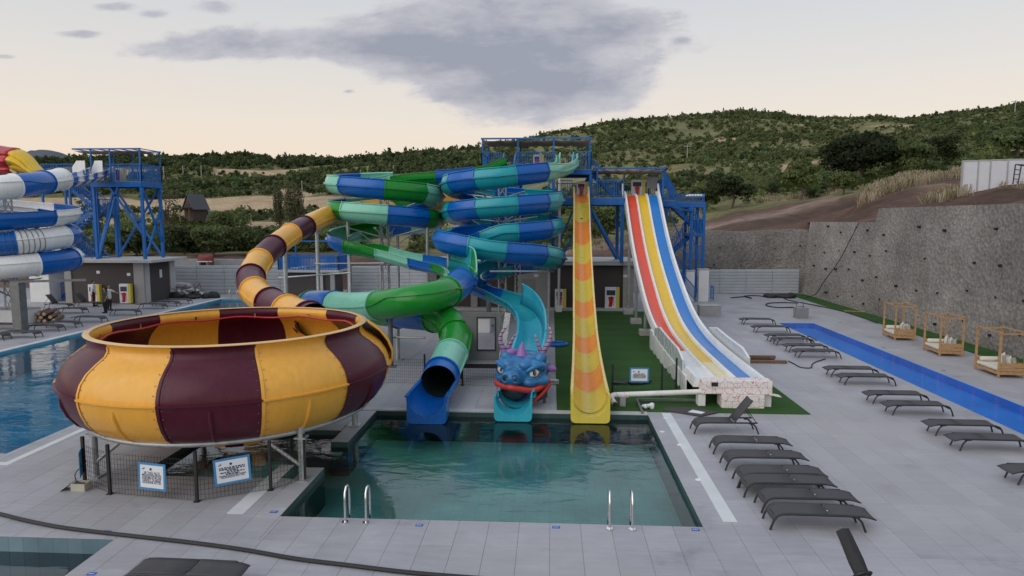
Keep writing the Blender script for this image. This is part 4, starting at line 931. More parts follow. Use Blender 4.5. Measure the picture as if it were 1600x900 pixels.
# blue run-out trough into the pool
ro = MB(); Rr = .54; Y0, Y1 = 19.95, 22.6; cx0, cx1 = P[-1].x - .0, AT(668, 640, 20.1).x; rows = 14; prof = profile_u(.56, .04, 92, None); vs = []
for i in range(rows + 1):
    t_ = i / rows; y = Y1 + (Y0 - Y1) * t_; x = cx0 + (cx1 - cx0) * t_; z = P[-1].z - .02 - (P[-1].z - .66) * min(1, t_ * 1.5) ** .8; A_ = 1.0
    for a, r in prof: a = math.radians(a); vs.append((x + r * math.sin(a) * (1 + .04 * t_), y, z - r * math.cos(a)))
n = len(prof); ro.add(vs, [(i * n + k, i * n + (k + 1) % n, (i + 1) * n + (k + 1) % n, (i + 1) * n + k) for i in range(rows) for k in range(n)] + [tuple(rows * n + k for k in range(n))])
ro.build('run_out', FB['blue'], green, smooth=True)
def lip(root, cx, y0, y1, w, h, zb, r, colr, zc_, name='exit_lip', skew=0.0):
    """box-like end piece with a U-shaped cut and rounded lower corners"""
    pts = []; hw = w / 2; rc = .13
    out = [(-hw, zb + h)] + [(-hw + rc - rc * math.cos(a), zb + rc - rc * math.sin(a)) for a in np.linspace(0, math.pi / 2, 6)] + [(hw - rc + rc * math.sin(a), zb + rc - rc * math.cos(a)) for a in np.linspace(0, math.pi / 2, 6)] + [(hw, zb + h)]
    zc = zb + h; inn = [(r, zc)] + [(r * math.cos(a), zc_ - r * math.sin(a)) for a in np.linspace(0, math.pi, 17)] + [(-r, zc)]
    A = out; B = inn; vs = []; n = len(A); m = len(B)
    res = MB()
    # strip between outer and inner outline
    def samp(L_, k, n):
        s = k / (n - 1) * (len(L_) - 1); i = min(int(s), len(L_) - 2); f = s - i; return (L_[i][0] * (1 - f) + L_[i + 1][0] * f, L_[i][1] * (1 - f) + L_[i + 1][1] * f)
    K = 40; Bo = B[::-1]
    def arc(L_):
        d = [0]
        for i in range(1, len(L_)): d.append(d[-1] + math.hypot(L_[i][0] - L_[i - 1][0], L_[i][1] - L_[i - 1][1]))
        return [(float(np.interp(q, d, [p[0] for p in L_])), float(np.interp(q, d, [p[1] for p in L_]))) for q in np.linspace(0, d[-1], K)]
    a_, b_ = arc(A), arc(Bo)
    for y, dx in ((y0, skew), (y1, 0)):
        vs += [(cx + p[0] + dx, y, p[1]) for p in a_] + [(cx + p[0] + dx, y, p[1]) for p in b_]
    f = []
    for k in range(K - 1): f += [(k, k + 1, K + k + 1, K + k), (2 * K + k, 3 * K + k, 3 * K + k + 1, 2 * K + k + 1), (k, 2 * K + k, 2 * K + k + 1, k + 1), (K + k, K + k + 1, 3 * K + k + 1, 3 * K + k)]
    f += [(0, K, 3 * K, 2 * K), (K - 1, 3 * K - 1, 4 * K - 1, 2 * K - 1)]
    return res.add(vs, f).build(name, FB[colr], root, smooth=True)
lip(green, AT(668, 640, 20.1).x, 19.9, 20.5, 1.2, .86, -.14, .56, 'blue', .655)
# mint liner crescent inside the run-out
# ---- teal spiral slide
TC = AT(785, 343, 41.0); TC.z = 0; TR = 2.98
teal = thing('teal_spiral_slide', 'teal and deep blue open spiral slide running down into the dragon head', 'water slide', (TC.x, TC.y, 0))
ctrl = [AT(886, 246, 44.6), AT(884, 256, 43.2)] + helix(TC, TR, -12, -840, [(0, 9.05), (-90, 8.38), (-180, 8.02), (-270, 7.62), (-360, 7.2), (-450, 6.78), (-540, 6.4), (-630, 6.02), (-720, 5.68), (-810, 5.28), (-840, 5.15)]) + \
       [AT(712, 372, 37.0), AT(696, 374, 35.9), AT(712, 379, 34.9), AT(745, 384, 34.6), AT(790, 390, 34.7), AT(835, 396, 35.4), AT(862, 400, 37.2), AT(862, 404, 39.4), AT(835, 408, 40.9), AT(795, 414, 41.0), AT(758, 423, 39.6), AT(738, 432, 37.2), AT(738, 441, 34.9), AT(758, 450, 33.2), AT(788, 461, 31.9), AT(815, 475, 30.4), AT(829, 494, 28.4), AT(831, 516, 26.6), AT(826, 540, 25.0), AT(818, 566, 23.6), AT(811, 592, 22.2), AT(806, 614, 21.1)]
P = catmull(ctrl); PL = path_len(P); L0 = slen(P, helix(TC, TR, -12, -13, [(-12, 8.96), (-13, 8.95)], 1)[0])
seg = 2 * math.pi * TR / 10; segs = [(L0 + 1.45, 'mint', 'U', 104)]; s = L0 + 1.45; k = 0
s_u = slen(P, AT(738, 437, 36)); seqt = ['blue', 'teal']
while s < s_u: segs.append((seg, seqt[k % 2], 'U', 110)); s += seg; k += 1
for c_ in ['blue', 'teal', 'teal', 'aqua', 'aqua', 'aqua', 'blue', 'aqua']: segs.append((1.95, c_, 'U', 92)); s += 1.95
segs.append((max(.4, PL - s), 'aqua', 'U', 92))
i_u = cut_at(P, AT(738, 437, 36)); TFR = flume(teal, P, .56, segs, scale=lambda i: 1.14 if i < i_u - 20 else max(.92, 1.14 - .22 * (i - i_u + 20) / 20))
turn_wall(teal, P, TFR, cut_at(P, AT(800, 467, 31.2)), cut_at(P, AT(830, 522, 26.2)), .53, .55, ['aqua', 'aqua'], lambda t_: max(0, 1 - t_) ** .75)
lattice(teal, TC.x, TC.y, 0, 8.6, .42, .045); lattice(teal, TC.x + .95, TC.y - .5, 0, 7.0, .3, .035)
for a in (-60, -120, -200, -300):
    for zz, hz in ((8.0, 0), (6.6, 20), (5.4, 40)):
        p = V((TC.x + 2.7 * math.cos(math.radians(a + hz)), TC.y + 2.7 * math.sin(math.radians(a + hz)), zz)); arms(teal, TC, [p], -.45)
g = AT(874, 343, 44.3); post(teal, g.x, g.y, 0, 9.0, .085, mat('pale_pole', (.55, .57, .57), rough=.4, metal=.3)); MB().box((g.x - .2, g.y - .2, 0), (g.x + .2, g.y + .2, .42)).build('footing', WHITEW, teal, bevel=.01)
for zz in (8.3, 6.9, 5.4, 4.2): MB().rod((g.x, g.y, zz), (g.x - .9, g.y - 2.2, zz + .05), .035).build('support_arm', STEEL, teal)
for (px, Y, r_, m_) in [(763, 38.2, .14, DSTEEL), (858, 38.6, .08, STEEL), (700, 36.2, .09, STEEL), (838, 29.2, .08, STEEL)]:
    g = AT(px, 343, Y); tops = [p.z for p in P if (V((p.x, p.y)) - V((g.x, g.y))).length < .9]; post(teal, g.x, g.y, 0, (min(tops) - .5) if tops else 3, r_, m_)
MB().rod(AT(765, 424, 38.0), AT(866, 424, 38.4), .055).build('tie_bar', STEEL, teal)
lip(teal, AT(802, 630, 20.45).x, 20.25, 20.95, 1.16, .76, -.12, .53, 'aqua', .60)
# ---- orange speed slide
speed = thing('speed_slide', 'straight steep orange and lemon banded speed slide dropping to the pool edge', 'water slide', (1.25, 20.4, 0))
pr = [(44.4, 7.95), (43.6, 7.72), (42.4, 7.0), (40.6, 5.95), (38, 4.68), (35.5, 3.62), (33, 2.72), (30.5, 1.98), (28, 1.42), (25.5, 1.0), (23, .74), (21.4, .63), (20.6, .60)]
P = catmull([V((1.88 - (44.4 - y) / 23.7 * .68, y, z)) for y, z in pr], .25); PL = path_len(P); n = len(P)
segs = [(1.6, 'orange', 'U', 104)]; s = 1.6
for i, l_ in enumerate([2.3, 2.55, 2.5, 1.9, 2.4, 2.0, 2.1, 1.9, 2.0, 1.9, 3.7]): segs.append((l_, ['lemon', 'orange'][i % 2], 'U', 104)); s += l_
segs.append((max(.5, PL - s), 'lemon', 'U', 104)); flume(speed, P, .46, segs, rib=None, flange=False, scale=lambda i: .96 + .18 * max(0, (i / (n - 1) - .72) / .28) ** 1.3)
lip(speed, 1.2, 20.2, 20.95, 1.18, .88, -.12, .52, 'lemon', .575)
SF = frames(P)
for sg in (-1, 1):
    sc_ = lambda i: .46 * (.96 + .18 * max(0, (i / (n - 1) - .72) / .28) ** 1.3) + .02; aa = math.radians(106)
    MB().tube([P[i] + SF[i][1] * (sg * math.sin(aa) * (sc_(i) + .02)) - SF[i][2] * (math.cos(aa) * sc_(i)) for i in range(n)], .045, 8).build('rim', mat('rim_cream', (.74, .60, .26), rough=.3), speed, smooth=True)
for y in (41.8, 37.5, 32.5, 28.0):
    i = min(range(n), key=lambda k: abs(P[k].y - y)); post(speed, P[i].x, P[i].y, 0.02, P[i].z - .5, .10, m=BLUEP if y > 40 else STEEL)
# ---- three-lane racer
racer = thing('lane_slide', 'white three-lane racing slide with red, yellow and blue lanes', 'water slide', (5.9, 22, 0))
rp = [(46.2, 7.62), (45.3, 7.5), (44.3, 6.85), (42.5, 5.55), (40.6, 4.35), (38.8, 3.42), (37, 2.62), (34.7, 1.72), (32.6, 1.14), (30.4, .82), (28, .68), (25, .62), (22.25, .60)]
P = catmull([V((0, y, z)) for y, z in rp], .25); n = len(P)
def strip(prof, i0, i1):
    """profile (x, dz) swept along the racer's line"""
    vs = []; m = len(prof)
    for i in range(i0, i1 + 1):
        t_ = (P[min(i + 1, n - 1)] - P[max(i - 1, 0)]).normalized(); up = V((0, -t_.z, t_.y)) if t_.y > 0 else V((0, t_.z, -t_.y))
        vs += [V((x, P[i].y, P[i].z)) + up * dz for x, dz in prof]
    r = i1 - i0 + 1
    return MB().add(vs, [(i * m + k, (i + 1) * m + k, (i + 1) * m + (k + 1) % m, i * m + (k + 1) % m) for i in range(r - 1) for k in range(m)] + [tuple(range(m)), tuple((r - 1) * m + k for k in range(m))[::-1]])
lanes = [(4.91, 5.43, 'red'), (5.60, 6.12, 'gold'), (6.29, 6.81, 'lane')]
step = 8; stop = {'red': .735, 'gold': .80, 'lane': 1.0}
for (xa, xb, c_) in lanes:
    for i in range(0, n - 1, step):
        e = min(n - 1, i + step); cc_ = c_ if i < n * stop[c_] else {'red': 'white', 'gold': 'cream', 'lane': 'lane'}[c_]
        if e - i < 2: continue
        o = strip([(xa - .06, .05), (xa, 0.0), (xb, 0.0), (xb + .06, .05), (xb + .06, -.05), (xa - .06, -.05)], i, e); 
        o.build('lane_panel', FB[cc_], racer, smooth=True)
for x in (4.78, 5.515, 6.205, 6.94):
    w = .062 if 5 < x < 6.8 else .09; h = .11 if 5 < x < 6.8 else .26
    strip([(x - w - .03, -.06), (x - w, h * .6), (x - w * .6, h), (x + w * .6, h), (x + w, h * .6), (x + w + .03, -.06)], 0, n - 1).build('divider' if 5 < x < 6.8 else 'side_wall', FB['white'], racer, smooth=True)
for sx, x in ((-1, 4.70), (1, 7.03)):                               # hooked top ends
    MB().tube([V((x, 45.3, 7.4)), V((x, 45.9, 7.9)), V((x, 46.2, 8.35))], [.08, .08, .06], 8).build('hand_hold', FB['white'], racer, smooth=True)
GLZ = mat('frosted_panel', (.52, .56, .58), rough=.25, var=.06, coat=.2)
for (x, y0, y1, h) in [(4.66, 30.6, 24.0, .55), (7.12, 30.8, 24.6, .5)]:
    mb = MB(); k = 14; A_ = []; B_p = []
    for i in range(k + 1):
        t_ = i / k; y = y0 + (y1 - y0) * t_; z = float(np.interp(-y, [-p.y for p in P][::1], [p.z for p in P])) ; hh = h * min(1, .35 + t_ * 3) * min(1, .6 + (1 - t_) * 3)
        A_.append((y, z - .05)); B_p.append((y, z + hh + .12))
    mb.prism([(a, b) for a, b in A_] + [(a, b) for a, b in B_p[::-1]], 'X', x - .03, x + .03); mb.build('splash_guard', GLZ, racer)
    MB().tube([V((x, a, b)) for a, b in B_p], .04, 6).build('guard_rail', FB['white'], racer, smooth=True)
for y in np.arange(23.3, 31.5, .95):                                # scalloped white skirt below the left edge
    z = float(np.interp(-y, [-p.y for p in P], [p.z for p in P])); mb = MB(); mb.prism([(y, .10), (y + .25, .02), (y + .7, .02), (y + .9, .12), (y + .9, z + .05), (y, z + .05)], 'X', 4.60, 4.66); mb.build('skirt_panel', FB['white'], racer)
for y, x in [(43.5, 4.9), (43.5, 6.8), (39.5, 4.9), (39.5, 6.8), (35.5, 4.9), (35.5, 6.8), (32, 6.8)]:
    z = float(np.interp(-y, [-p.y for p in P], [p.z for p in P])); post(racer, x, y, .02, z - .08, .09)
    MB().box((x - .3, y - .3, 0), (x + .3, y + .3, .3)).build('footing', LCONC, racer, bevel=.01)
    if x > 5: MB().beam((4.8, y, z - .12), (7.0, y, z - .12), .1, .12).build('cross_beam', STEEL, racer)
# ---- blue and white spiral at the left
LC = AT(9, 343, 37.5); LC.z = 0
left = thing('white_spiral_slide', 'blue and white spiral slide at the left edge, part open, part ribbed tube', 'water slide', (LC.x, LC.y, 0))
ctrl = [AT(162, 262, 48.6), AT(148, 268, 47.0), AT(125, 274, 43.8), AT(95, 280, 40), AT(55, 287, 36.5), AT(5, 293, 34.4), AT(-45, 299, 34.2)] + helix(LC, 3.05, -150, -825, [(-150, 7.35), (-360, 6.28), (-450, 5.92), (-540, 5.62), (-720, 4.98), (-810, 4.5), (-825, 4.4)]) + helix(LC, 3.05, -850, -1260, [(-850, 4.3), (-900, 4.15), (-1080, 3.62), (-1170, 3.36), (-1260, 2.9)]) + [LC + V((-3.6, -2.4, 2.3)), LC + V((-6, -5.5, 1.4)), LC + V((-8, -9, .8))]
P = catmull(ctrl); PL = path_len(P); s1 = slen(P, AT(105, 278, 41)); s2 = slen(P, AT(-45, 299, 34.2)); s3 = slen(P, helix(LC, 3.05, -610, -611, [(-610, 5.35), (-611, 5.35)], 1)[0])
segs = []; s = 0; k = 0
while s < PL:
    l_ = 1.15 if s < s1 else 2.62; kind = 'U' if (s < s1 or (s2 + 2 < s < s3)) else 'O'; segs.append((l_, ['white', 'blue'][k % 2], kind, 96)); s += l_; k += 1
flume(left, P, .60, segs)
lattice(left, LC.x, LC.y, 0, 7.4, .45, .05)
for a in (-20, -90, -160, -240):
    for zz in (6.0, 4.6, 3.2):
        p = V((LC.x + 2.7 * math.cos(math.radians(a)), LC.y + 2.7 * math.sin(math.radians(a)), zz)); arms(left, LC, [p], -.5)
g = AT(20, 343, 34.3); MB().box((g.x - .25, g.y - .25, 0), (g.x + .25, g.y + .25, 2.7)).build('pier', DSTEEL, left, bevel=.02); MB().beam((g.x - .4, g.y, 2.72), (g.x + 3.2, g.y + .8, 2.78), .12).build('cross_beam', DSTEEL, left)
rb = [p for p in P if False]
# ribs on one white tube section of the lower coil
Fr = frames(P)
for i in range(len(P)):
    pass
ic = cut_at(P, helix(LC, 3.05, -762, -763, [(-762, 4.75), (-763, 4.75)], 1)[0])
for q in range(-5, 5):
    i = ic + q * 1; t_, sd_, up = Fr[i]; mb = MB().tube([P[i] + (sd_ * math.cos(a) + up * math.sin(a)) * .66 for a in np.linspace(0, 2 * math.pi, 25)[:-1]], .018, 5, closed=True); mb.build('rib', DSTEEL, left)
# ---- red and yellow slide peeking in at the far left
ry = thing('red_yellow_slide', 'red and yellow funnel slide peeking in at the left edge above the white spiral', 'water slide', tuple(AT(-30, 300, 40) * 1.0)[:2] + (0,))
cA = AT(-60, 238, 40); nn = 22; KL = 10
def fun(pts_, colr):
    mb = MB(); vs = []; m = len(pts_)
    for i in range(nn + 1):
        a = math.pi * i / nn
        for (px, py0, py1) in pts_:
            top = AT(px, py0, 39.9); bot = AT(px, py1, 39.9); c = (top + bot) / 2; hgt = (top.z - bot.z) / 2
            vs.append((c.x, c.y + .9 - math.sin(a) * (1.1 + .12 * math.sin(a * 9)), c.z + hgt * math.cos(a)))
    mb.add(vs, [(i * m + j, i * m + j + 1, (i + 1) * m + j + 1, (i + 1) * m + j) for i in range(nn) for j in range(m - 1)]); o = mb.build('funnel_section', FB[colr], ry, smooth=True); o.modifiers.new('s', 'SOLIDIFY').thickness = .06
fun([(-60, 222, 282), (-30, 224, 280), (0, 229, 276), (8, 229.5, 276), (15, 231, 275)], 'crimson')
fun([(15, 232, 268), (22, 235, 269), (30, 241, 270), (37, 248, 271), (42, 255, 272), (50, 264, 273), (56, 269, 274)], 'gold')
post(ry, AT(-20, 300, 40).x, 40, 0, AT(-20, 276, 40).z, .12)
# ================================================================== TOWERS AND BUILDINGS
def railing(root, p, q, h=1.08, sp=.15, m=BLUEP, name='railing', infill=.026):
    p, q = V(p), V(q); d = q - p; n = max(1, int(d.length / sp)); mb = MB(); up = V((0, 0, 1))
    mb.beam(p + up * h, q + up * h, .06, .05); mb.beam(p + up * .09, q + up * .09, .045, .04)
    for i in range(n + 1):
        b = p + d * (i / n); w = .05 if i in (0, n) or i % 10 == 0 else infill; mb.beam(b + up * (0 if w > .04 else .09), b + up * h, w)
    return mb.build(name, m, root)
def stair(root, p, q, w, wd, m=BLUEP):
    """flight from p up to q; wd = width direction"""
    p, q, wd = V(p), V(q), V(wd).normalized(); mb = MB(); up = V((0, 0, 1))
    for s in (0, w): mb.beam(p + wd * s, q + wd * s, .06, .22)
    mb.build('stringer', m, root); n = max(3, int(abs(q.z - p.z) / .2)); tr = MB(); dd = V((q.x - p.x, q.y - p.y, 0)).normalized()
    for i in range(1, n):
        c = p.lerp(q, i / n) + wd * (w / 2); a = math.atan2(dd.y, dd.x); tr.obox(c, (.26, w, .035), rz=a)
    tr.build('tread', m, root)
    for s in (0, w): railing(root, p + wd * s + up * .05, q + wd * s + up * .05, .95, .2)
def deckp(root, x0, y0, x1, y1, z, t=.3):
    MB().box((x0, y0, z - .06), (x1, y1, z)).build('deck_floor', DSTEEL, root); mb = MB()
    for a, b in (((x0, y0), (x1, y0)), ((x1, y0), (x1, y1)), ((x1, y1), (x0, y1)), ((x0, y1), (x0, y0))): mb.beam((*a, z - t / 2 - .062), (*b, z - t / 2 - .062), .12, t)
    for k in range(1, 4): x = x0 + (x1 - x0) * k / 4; mb.beam((x, y0 + .07, z - .18), (x, y1 - .07, z - .18), .08, .16)
    return mb.build('deck_beam', BLUEP, root)
def column(root, x, y, z0, z1, w=.2): return MB().box((x - w / 2, y - w / 2, z0), (x + w / 2, y + w / 2, z1)).build('column', BLUEP, root, bevel=.01)
def brace(root, p, q, w=.12): return MB().beam(p, q, w).build('brace', BLUEP, root)
CANV = mat('tan_canvas', (.36, .29, .23), rough=.9, var=.15, scale=2)
def canopy(root, x0, y0, x1, y1, z, posts):
    mb = MB()
    for y in (y0, y1): mb.beam((x0 - .05, y, z), (x1 + .05, y, z), .09, .1)
    for x in np.linspace(x0, x1, 7): mb.beam((x, y0 + .05, z), (x, y1 - .05, z), .05, .06)
    mb.build('canopy_frame', BLUEP, root); n = 18; cv = MB(); vs = []
    for i in range(n + 1):
        for j in range(5): vs.append((x0 + (x1 - x0) * i / n, y0 + .1 + (y1 - y0 - .2) * j / 4, z - .09 - .05 * abs(math.sin(i * math.pi / 3)) - (.08 if j in (1, 2, 3) else 0)))
    cv.add(vs, [(i * 5 + j, (i + 1) * 5 + j, (i + 1) * 5 + j + 1, i * 5 + j + 1) for i in range(n) for j in range(4)]); o = cv.build('canopy_cloth', CANV, root, smooth=True); o.modifiers.new('s', 'SOLIDIFY').thickness = .02
    for (x, y, zb) in posts: MB().beam((x, y, zb), (x, y, z), .09).build('canopy_post', BLUEP, root)
def height_board(label, loc, rz=0.0, w=.85, h=1.3, group='slide instruction boards'):
    root = thing('instruction_board', label, 'board', loc, None, rz); d = .28
    MB().box((-w / 2, -d / 2, 0), (w / 2 - .2, d / 2, h)).build('face_panel', PRINT, root, bevel=.03).location = (0, 0, 0)
    for o in kids(root): pass
    MB().box((w / 2 - .199, -d / 2 - .006, 0), (w / 2, d / 2, h)).build('side_panel', FB['lemon'], root, bevel=.03)
    f = -d / 2 - .008
    MB().box((-w / 2 + .1, f, h * .62), (w / 2 - .28, f + .006, h * .86)).build('print', INK, root); MB().prism([(-.24, .1), (-.02, .1), (.04, .5), (.12, .72), (-.05, .8), (-.26, .74), (-.2, .4)], 'Y', f - .004, f + .002).build('print', FB['crimson'], root)
    MB().prism([(.0, .16), (.1, .2), (.12, .6), (.05, .55)], 'Y', f - .004, f + .002).build('print', mat('print_pink', (.6, .42, .34), rough=.6), root)
    return root
def unparent_fix(root):   # parts were written in local coordinates
    pass
# local-coordinate builder: parts of these templates are modelled around the origin
_old = height_board
def height_board(label, loc, rz=0.0, **k):
    r = _old(label, (0, 0, 0), rz, **k); r.location = loc; WPOS[r.name] = V(loc); return r

# ---- central slide tower
tw = thing('slide_tower', 'blue steel slide tower with two canopied decks above the dark service building', 'tower', (2, 46.5, 0))
UX0, UX1, UY0, UY1, UZ = -4.55, 2.5, 44.7, 48.4, 9.25
deckp(tw, UX0, UY0, UX1, UY1, UZ)
for x in (-4.55, -2.2, .1, 2.5):
    for y in (UY0 + .1, UY1 - .1): column(tw, x, y, 3.2 if y > 45 else 3.2, UZ - .36)
canopy(tw, UX0, UY0, UX1, UY1, 11.2, [(x, y, UZ) for x in (-4.5, -2.2, .1, 2.45) for y in (UY0 + .05, UY1 - .05)])
for a, b in [((UX0, UY0, UZ), (-3.3, UY0, UZ)), ((-2.35, UY0, UZ), (.25, UY0, UZ)), ((1.35, UY0, UZ), (UX1, UY0, UZ)), ((UX1, UY0, UZ), (UX1, UY1, UZ)), ((UX0, UY1, UZ), (UX1, UY1, UZ)), ((UX0, UY0, UZ), (UX0, UY1, UZ))]: railing(tw, a, b)
for x in (-3.2, -2.45): MB().tube([(x, 44.75, UZ - .1), (x + .05, 44.6, UZ + .5), (x + .12, 44.7, UZ + 1.0)], [.09, .08, .06], 8).build('gate_horn', FB['blue'], tw, smooth=True)
for x in (.42, 1.28): MB().tube([(x, 44.4, UZ - .3), (x + .02, 44.5, UZ + .4), (x + .1, 44.7, UZ + 1.05)], [.1, .08, .05], 8).build('gate_horn', FB['mint'] if x < 1 else FB['aqua'], tw, smooth=True)
LZ = 7.42; deckp(tw, .35, 44.5, 4.62, 48.2, LZ, .42); deckp(tw, 4.64, 46.0, 7.35, 48.6, LZ + .05, .4)
for a, b in [((.35, 44.5, LZ), (1.3, 44.5, LZ)), ((2.45, 44.5, LZ), (4.6, 44.5, LZ)), ((.35, 48.2, LZ), (4.6, 48.2, LZ)), ((4.6, 48.5, LZ), (7.3, 48.5, LZ)), ((7.3, 46.0, LZ), (7.3, 47.0, LZ)), ((.35, 44.5, LZ), (.35, 48.2, LZ))]: railing(tw, a, b)
canopy(tw, 2.75, 45.2, 7.3, 48.4, 9.3, [(2.8, 48.3, LZ), (2.95, 45.25, LZ), (5.0, 48.3, LZ), (7.25, 48.3, LZ), (7.25, 45.6, LZ), (6.7, 48.3, LZ)])
stair(tw, (4.4, 46.9, LZ), (2.55, 46.9, UZ), .95, (0, 1, 0))
for (x, y) in [(4.55, 44.7), (4.55, 48.0), (7.25, 46.2), (7.25, 48.4), (.5, 44.7), (.5, 48.0), (2.4, 48.0)]: column(tw, x, y, 3.2 if x < 4.9 else 0, LZ - .5, .22)
for p, q in [((.55, 44.72, 3.3), (2.4, 44.72, 6.9)), ((4.5, 44.72, 3.3), (2.45, 44.72, 6.9)), ((-4.5, 44.8, 3.3), (-2.3, 44.8, 8.8)), ((-2.2, 44.8, 3.3), (.05, 44.8, 8.8)), ((.1, 48.2, 3.3), (2.4, 48.2, 8.8)), ((2.4, 44.72, 6.8), (4.5, 48, 3.3)), ((-4.5, 48.2, 3.3), (-2.2, 48.2, 8.8))]: brace(tw, p, q)
# stair tower on the right
SX0, SX1, SY0, SY1 = 8.25, 11.15, 50.8, 53.2
deckp(tw, 7.37, 46.6, 8.24, SY1, 7.3, .36); deckp(tw, SX0, SY0, SX1, SY1, 7.3, .36)
for x in (8.35, 10.2, 11.1):
    for y in (SY0 + .05, SY1 - .05): column(tw, x, y, 2.43 if (x > 11 and y < 51) else (2.31 if x == 10.2 and y < 51 else 0), 6.9, .2)
for a, b in [((8.3, SY0, 7.3), (SX1, SY0, 7.3)), ((SX1, SY0, 7.3), (SX1, SY1, 7.3)), ((7.4, SY1, 7.3), (SX1, SY1, 7.3))]: railing(tw, a, b, .55, .2)
railing(tw, (7.4, 46.7, 8.45), (8.9, 50.7, 7.3), 1.0, .13); railing(tw, (7.35, 45.9, LZ), (7.35, 48.4, LZ), 1.25, .12); brace(tw, (7.4, 46.9, 7.0), (10.2, 50.75, 6.6), .1)
stair(tw, (11.0, 51.0, 5.0), (8.6, 51.0, 7.2), .9, (0, 1, 0)); stair(tw, (8.5, 52.1, 2.9), (10.7, 52.1, 5.0), .9, (0, 1, 0)); stair(tw, (11.0, 51.0, .5), (8.6, 51.0, 2.9), .9, (0, 1, 0))
deckp(tw, 10.1, SY0, SX1, SY1, 5.0, .16); deckp(tw, SX0, SY0, 9.0, SY1, 2.9, .16); railing(tw, (SX1, SY0, 5.0), (SX1, SY1, 5.0), 1.0, .14); railing(tw, (10.1, SY0, 5.0), (SX1, SY0, 5.0), 1.0, .1, infill=.05); railing(tw, (10.1, SY0, 3.2), (SX1, SY0, 3.2), .9, .12, infill=.03)
for p, q in [((11.05, SY0, 4.8), (10.3, SY0, 6.9)), ((10.25, SY0, 4.8), (11.05, SY0, 2.6)), ((8.5, SY0, 2.8), (10.1, SY0, 6.9)), ((8.5, SY0, 6.8), (10.1, SY0, 3.0))]: brace(tw, p, q, .08)
railing(tw, (9.7, 50.5, 1.0), (10.4, 49.7, .1), .95, .12); railing(tw, (11.9, 50.6, .1), (11.9, 51.5, .1), 1.0, .25)
MB().ell((10.7, 52.0, 7.75), (.75, .6, .16), 18, 8).build('dish_cover', WHITEW, tw, smooth=True)
for (x, y, w, h) in [(11.13, 50.78, .72, 2.42), (10.2, 50.85, .6, 2.3)]:
    o = thing('concrete_pillar', 'tall white square pillar carrying the corner post of the blue stairs' if x > 11 else 'white square pillar half hidden behind the blue stair railing', 'pillar', (x, y, 0)); MB().box((x - w / 2, y - w / 2, 0), (x + w / 2, y + w / 2, h - .1)).build('shaft', WHITEW, o, bevel=.02); MB().box((x - w / 2 - .02, y - w / 2 - .02, h - .1), (x + w / 2 + .02, y + w / 2 + .02, h)).build('cap', LCONC, o, bevel=.01)
# ---- service building below the tower
sb = thing('service_building', 'flat-roofed service building with dark wall panels below the slide tower', 'building', (0, 47, 0))
BX0, BX1, BY0, BY1, BH = -8.2, 5.45, 45.4, 50.2, 3.0
MB().box((BX0, BY0 + .22, 0), (BX1, BY1, BH)).build('core', GREYW, sb); MB().box((BX0 - .2, BY0 - .35, BH), (BX1 + .25, BY1 + .3, BH + .22)).build('roof_slab', LCONC, sb, bevel=.015)
MB().box((BX0 - .22, BY0 - .37, BH + .222), (BX1 + .27, BY1 + .32, BH + .26)).build('roof_flashing', STEEL, sb)
for xa, xb in [(-8.2, -7.7), (-5.4, -4.95), (-2.25, -.2), (4.75, 5.45)]: MB().box((xa, BY0, 0), (xb, BY0 + .215, BH - .001)).build('pilaster', GREYW, sb, bevel=.01)
for xa, xb in [(-7.69, -5.41), (-4.94, -2.26), (-.19, 4.74)]: MB().box((xa, BY0 + .12, .14), (xb, BY0 + .218, BH - .05)).build('wall_panel', DARKW, sb)
for x in (-1.0, -6.6, 4.9): MB().box((x - .14, BY0 + (-.012 if x in (-1.0, 4.9) else .1), 2.2), (x + .14, BY0 + (.0 if x in (-1.0, 4.9) else .12), 2.36)).build('wall_light', PRINT, sb)
MB().box((-1.95, BY0 - .02, .0), (-1.05, BY0 - .001, 2.05)).build('door', mat('grey_door', (.22, .22, .22), rough=.5), sb)
height_board('instruction board against the dark wall just left of the orange speed slide', (.62, 45.2, .16), 0, w=.75, h=1.25)
height_board('largest instruction board against the dark wall right of the orange speed slide', (4.02, 45.2, .16), 0, w=.95, h=1.4)
height_board('instruction board standing on the topmost slide deck', (-.9, 46.5, UZ), 0, w=.7, h=1.1)
height_board('instruction board on the deck at the top of the speed slide', (2.05, 46.3, LZ), 0, w=.8, h=1.1)
height_board('instruction board on the deck behind the top of the lane slide', (5.9, 47.6, LZ + .05), 0, w=.95, h=1.25)
o = thing('notice_panel', 'grey notice panel beside the board at the top of the lane slide', 'panel', (6.85, 47.7, LZ + .05)); MB().box((6.5, 47.68, LZ + .7), (7.2, 47.74, LZ + 1.5)).build('plate', mat('grey_plate', (.33, .35, .38)), o, bevel=.01); MB().beam((6.85, 47.72, LZ + .05), (6.85, 47.72, LZ + .7), .06).build('stem', STEEL, o)
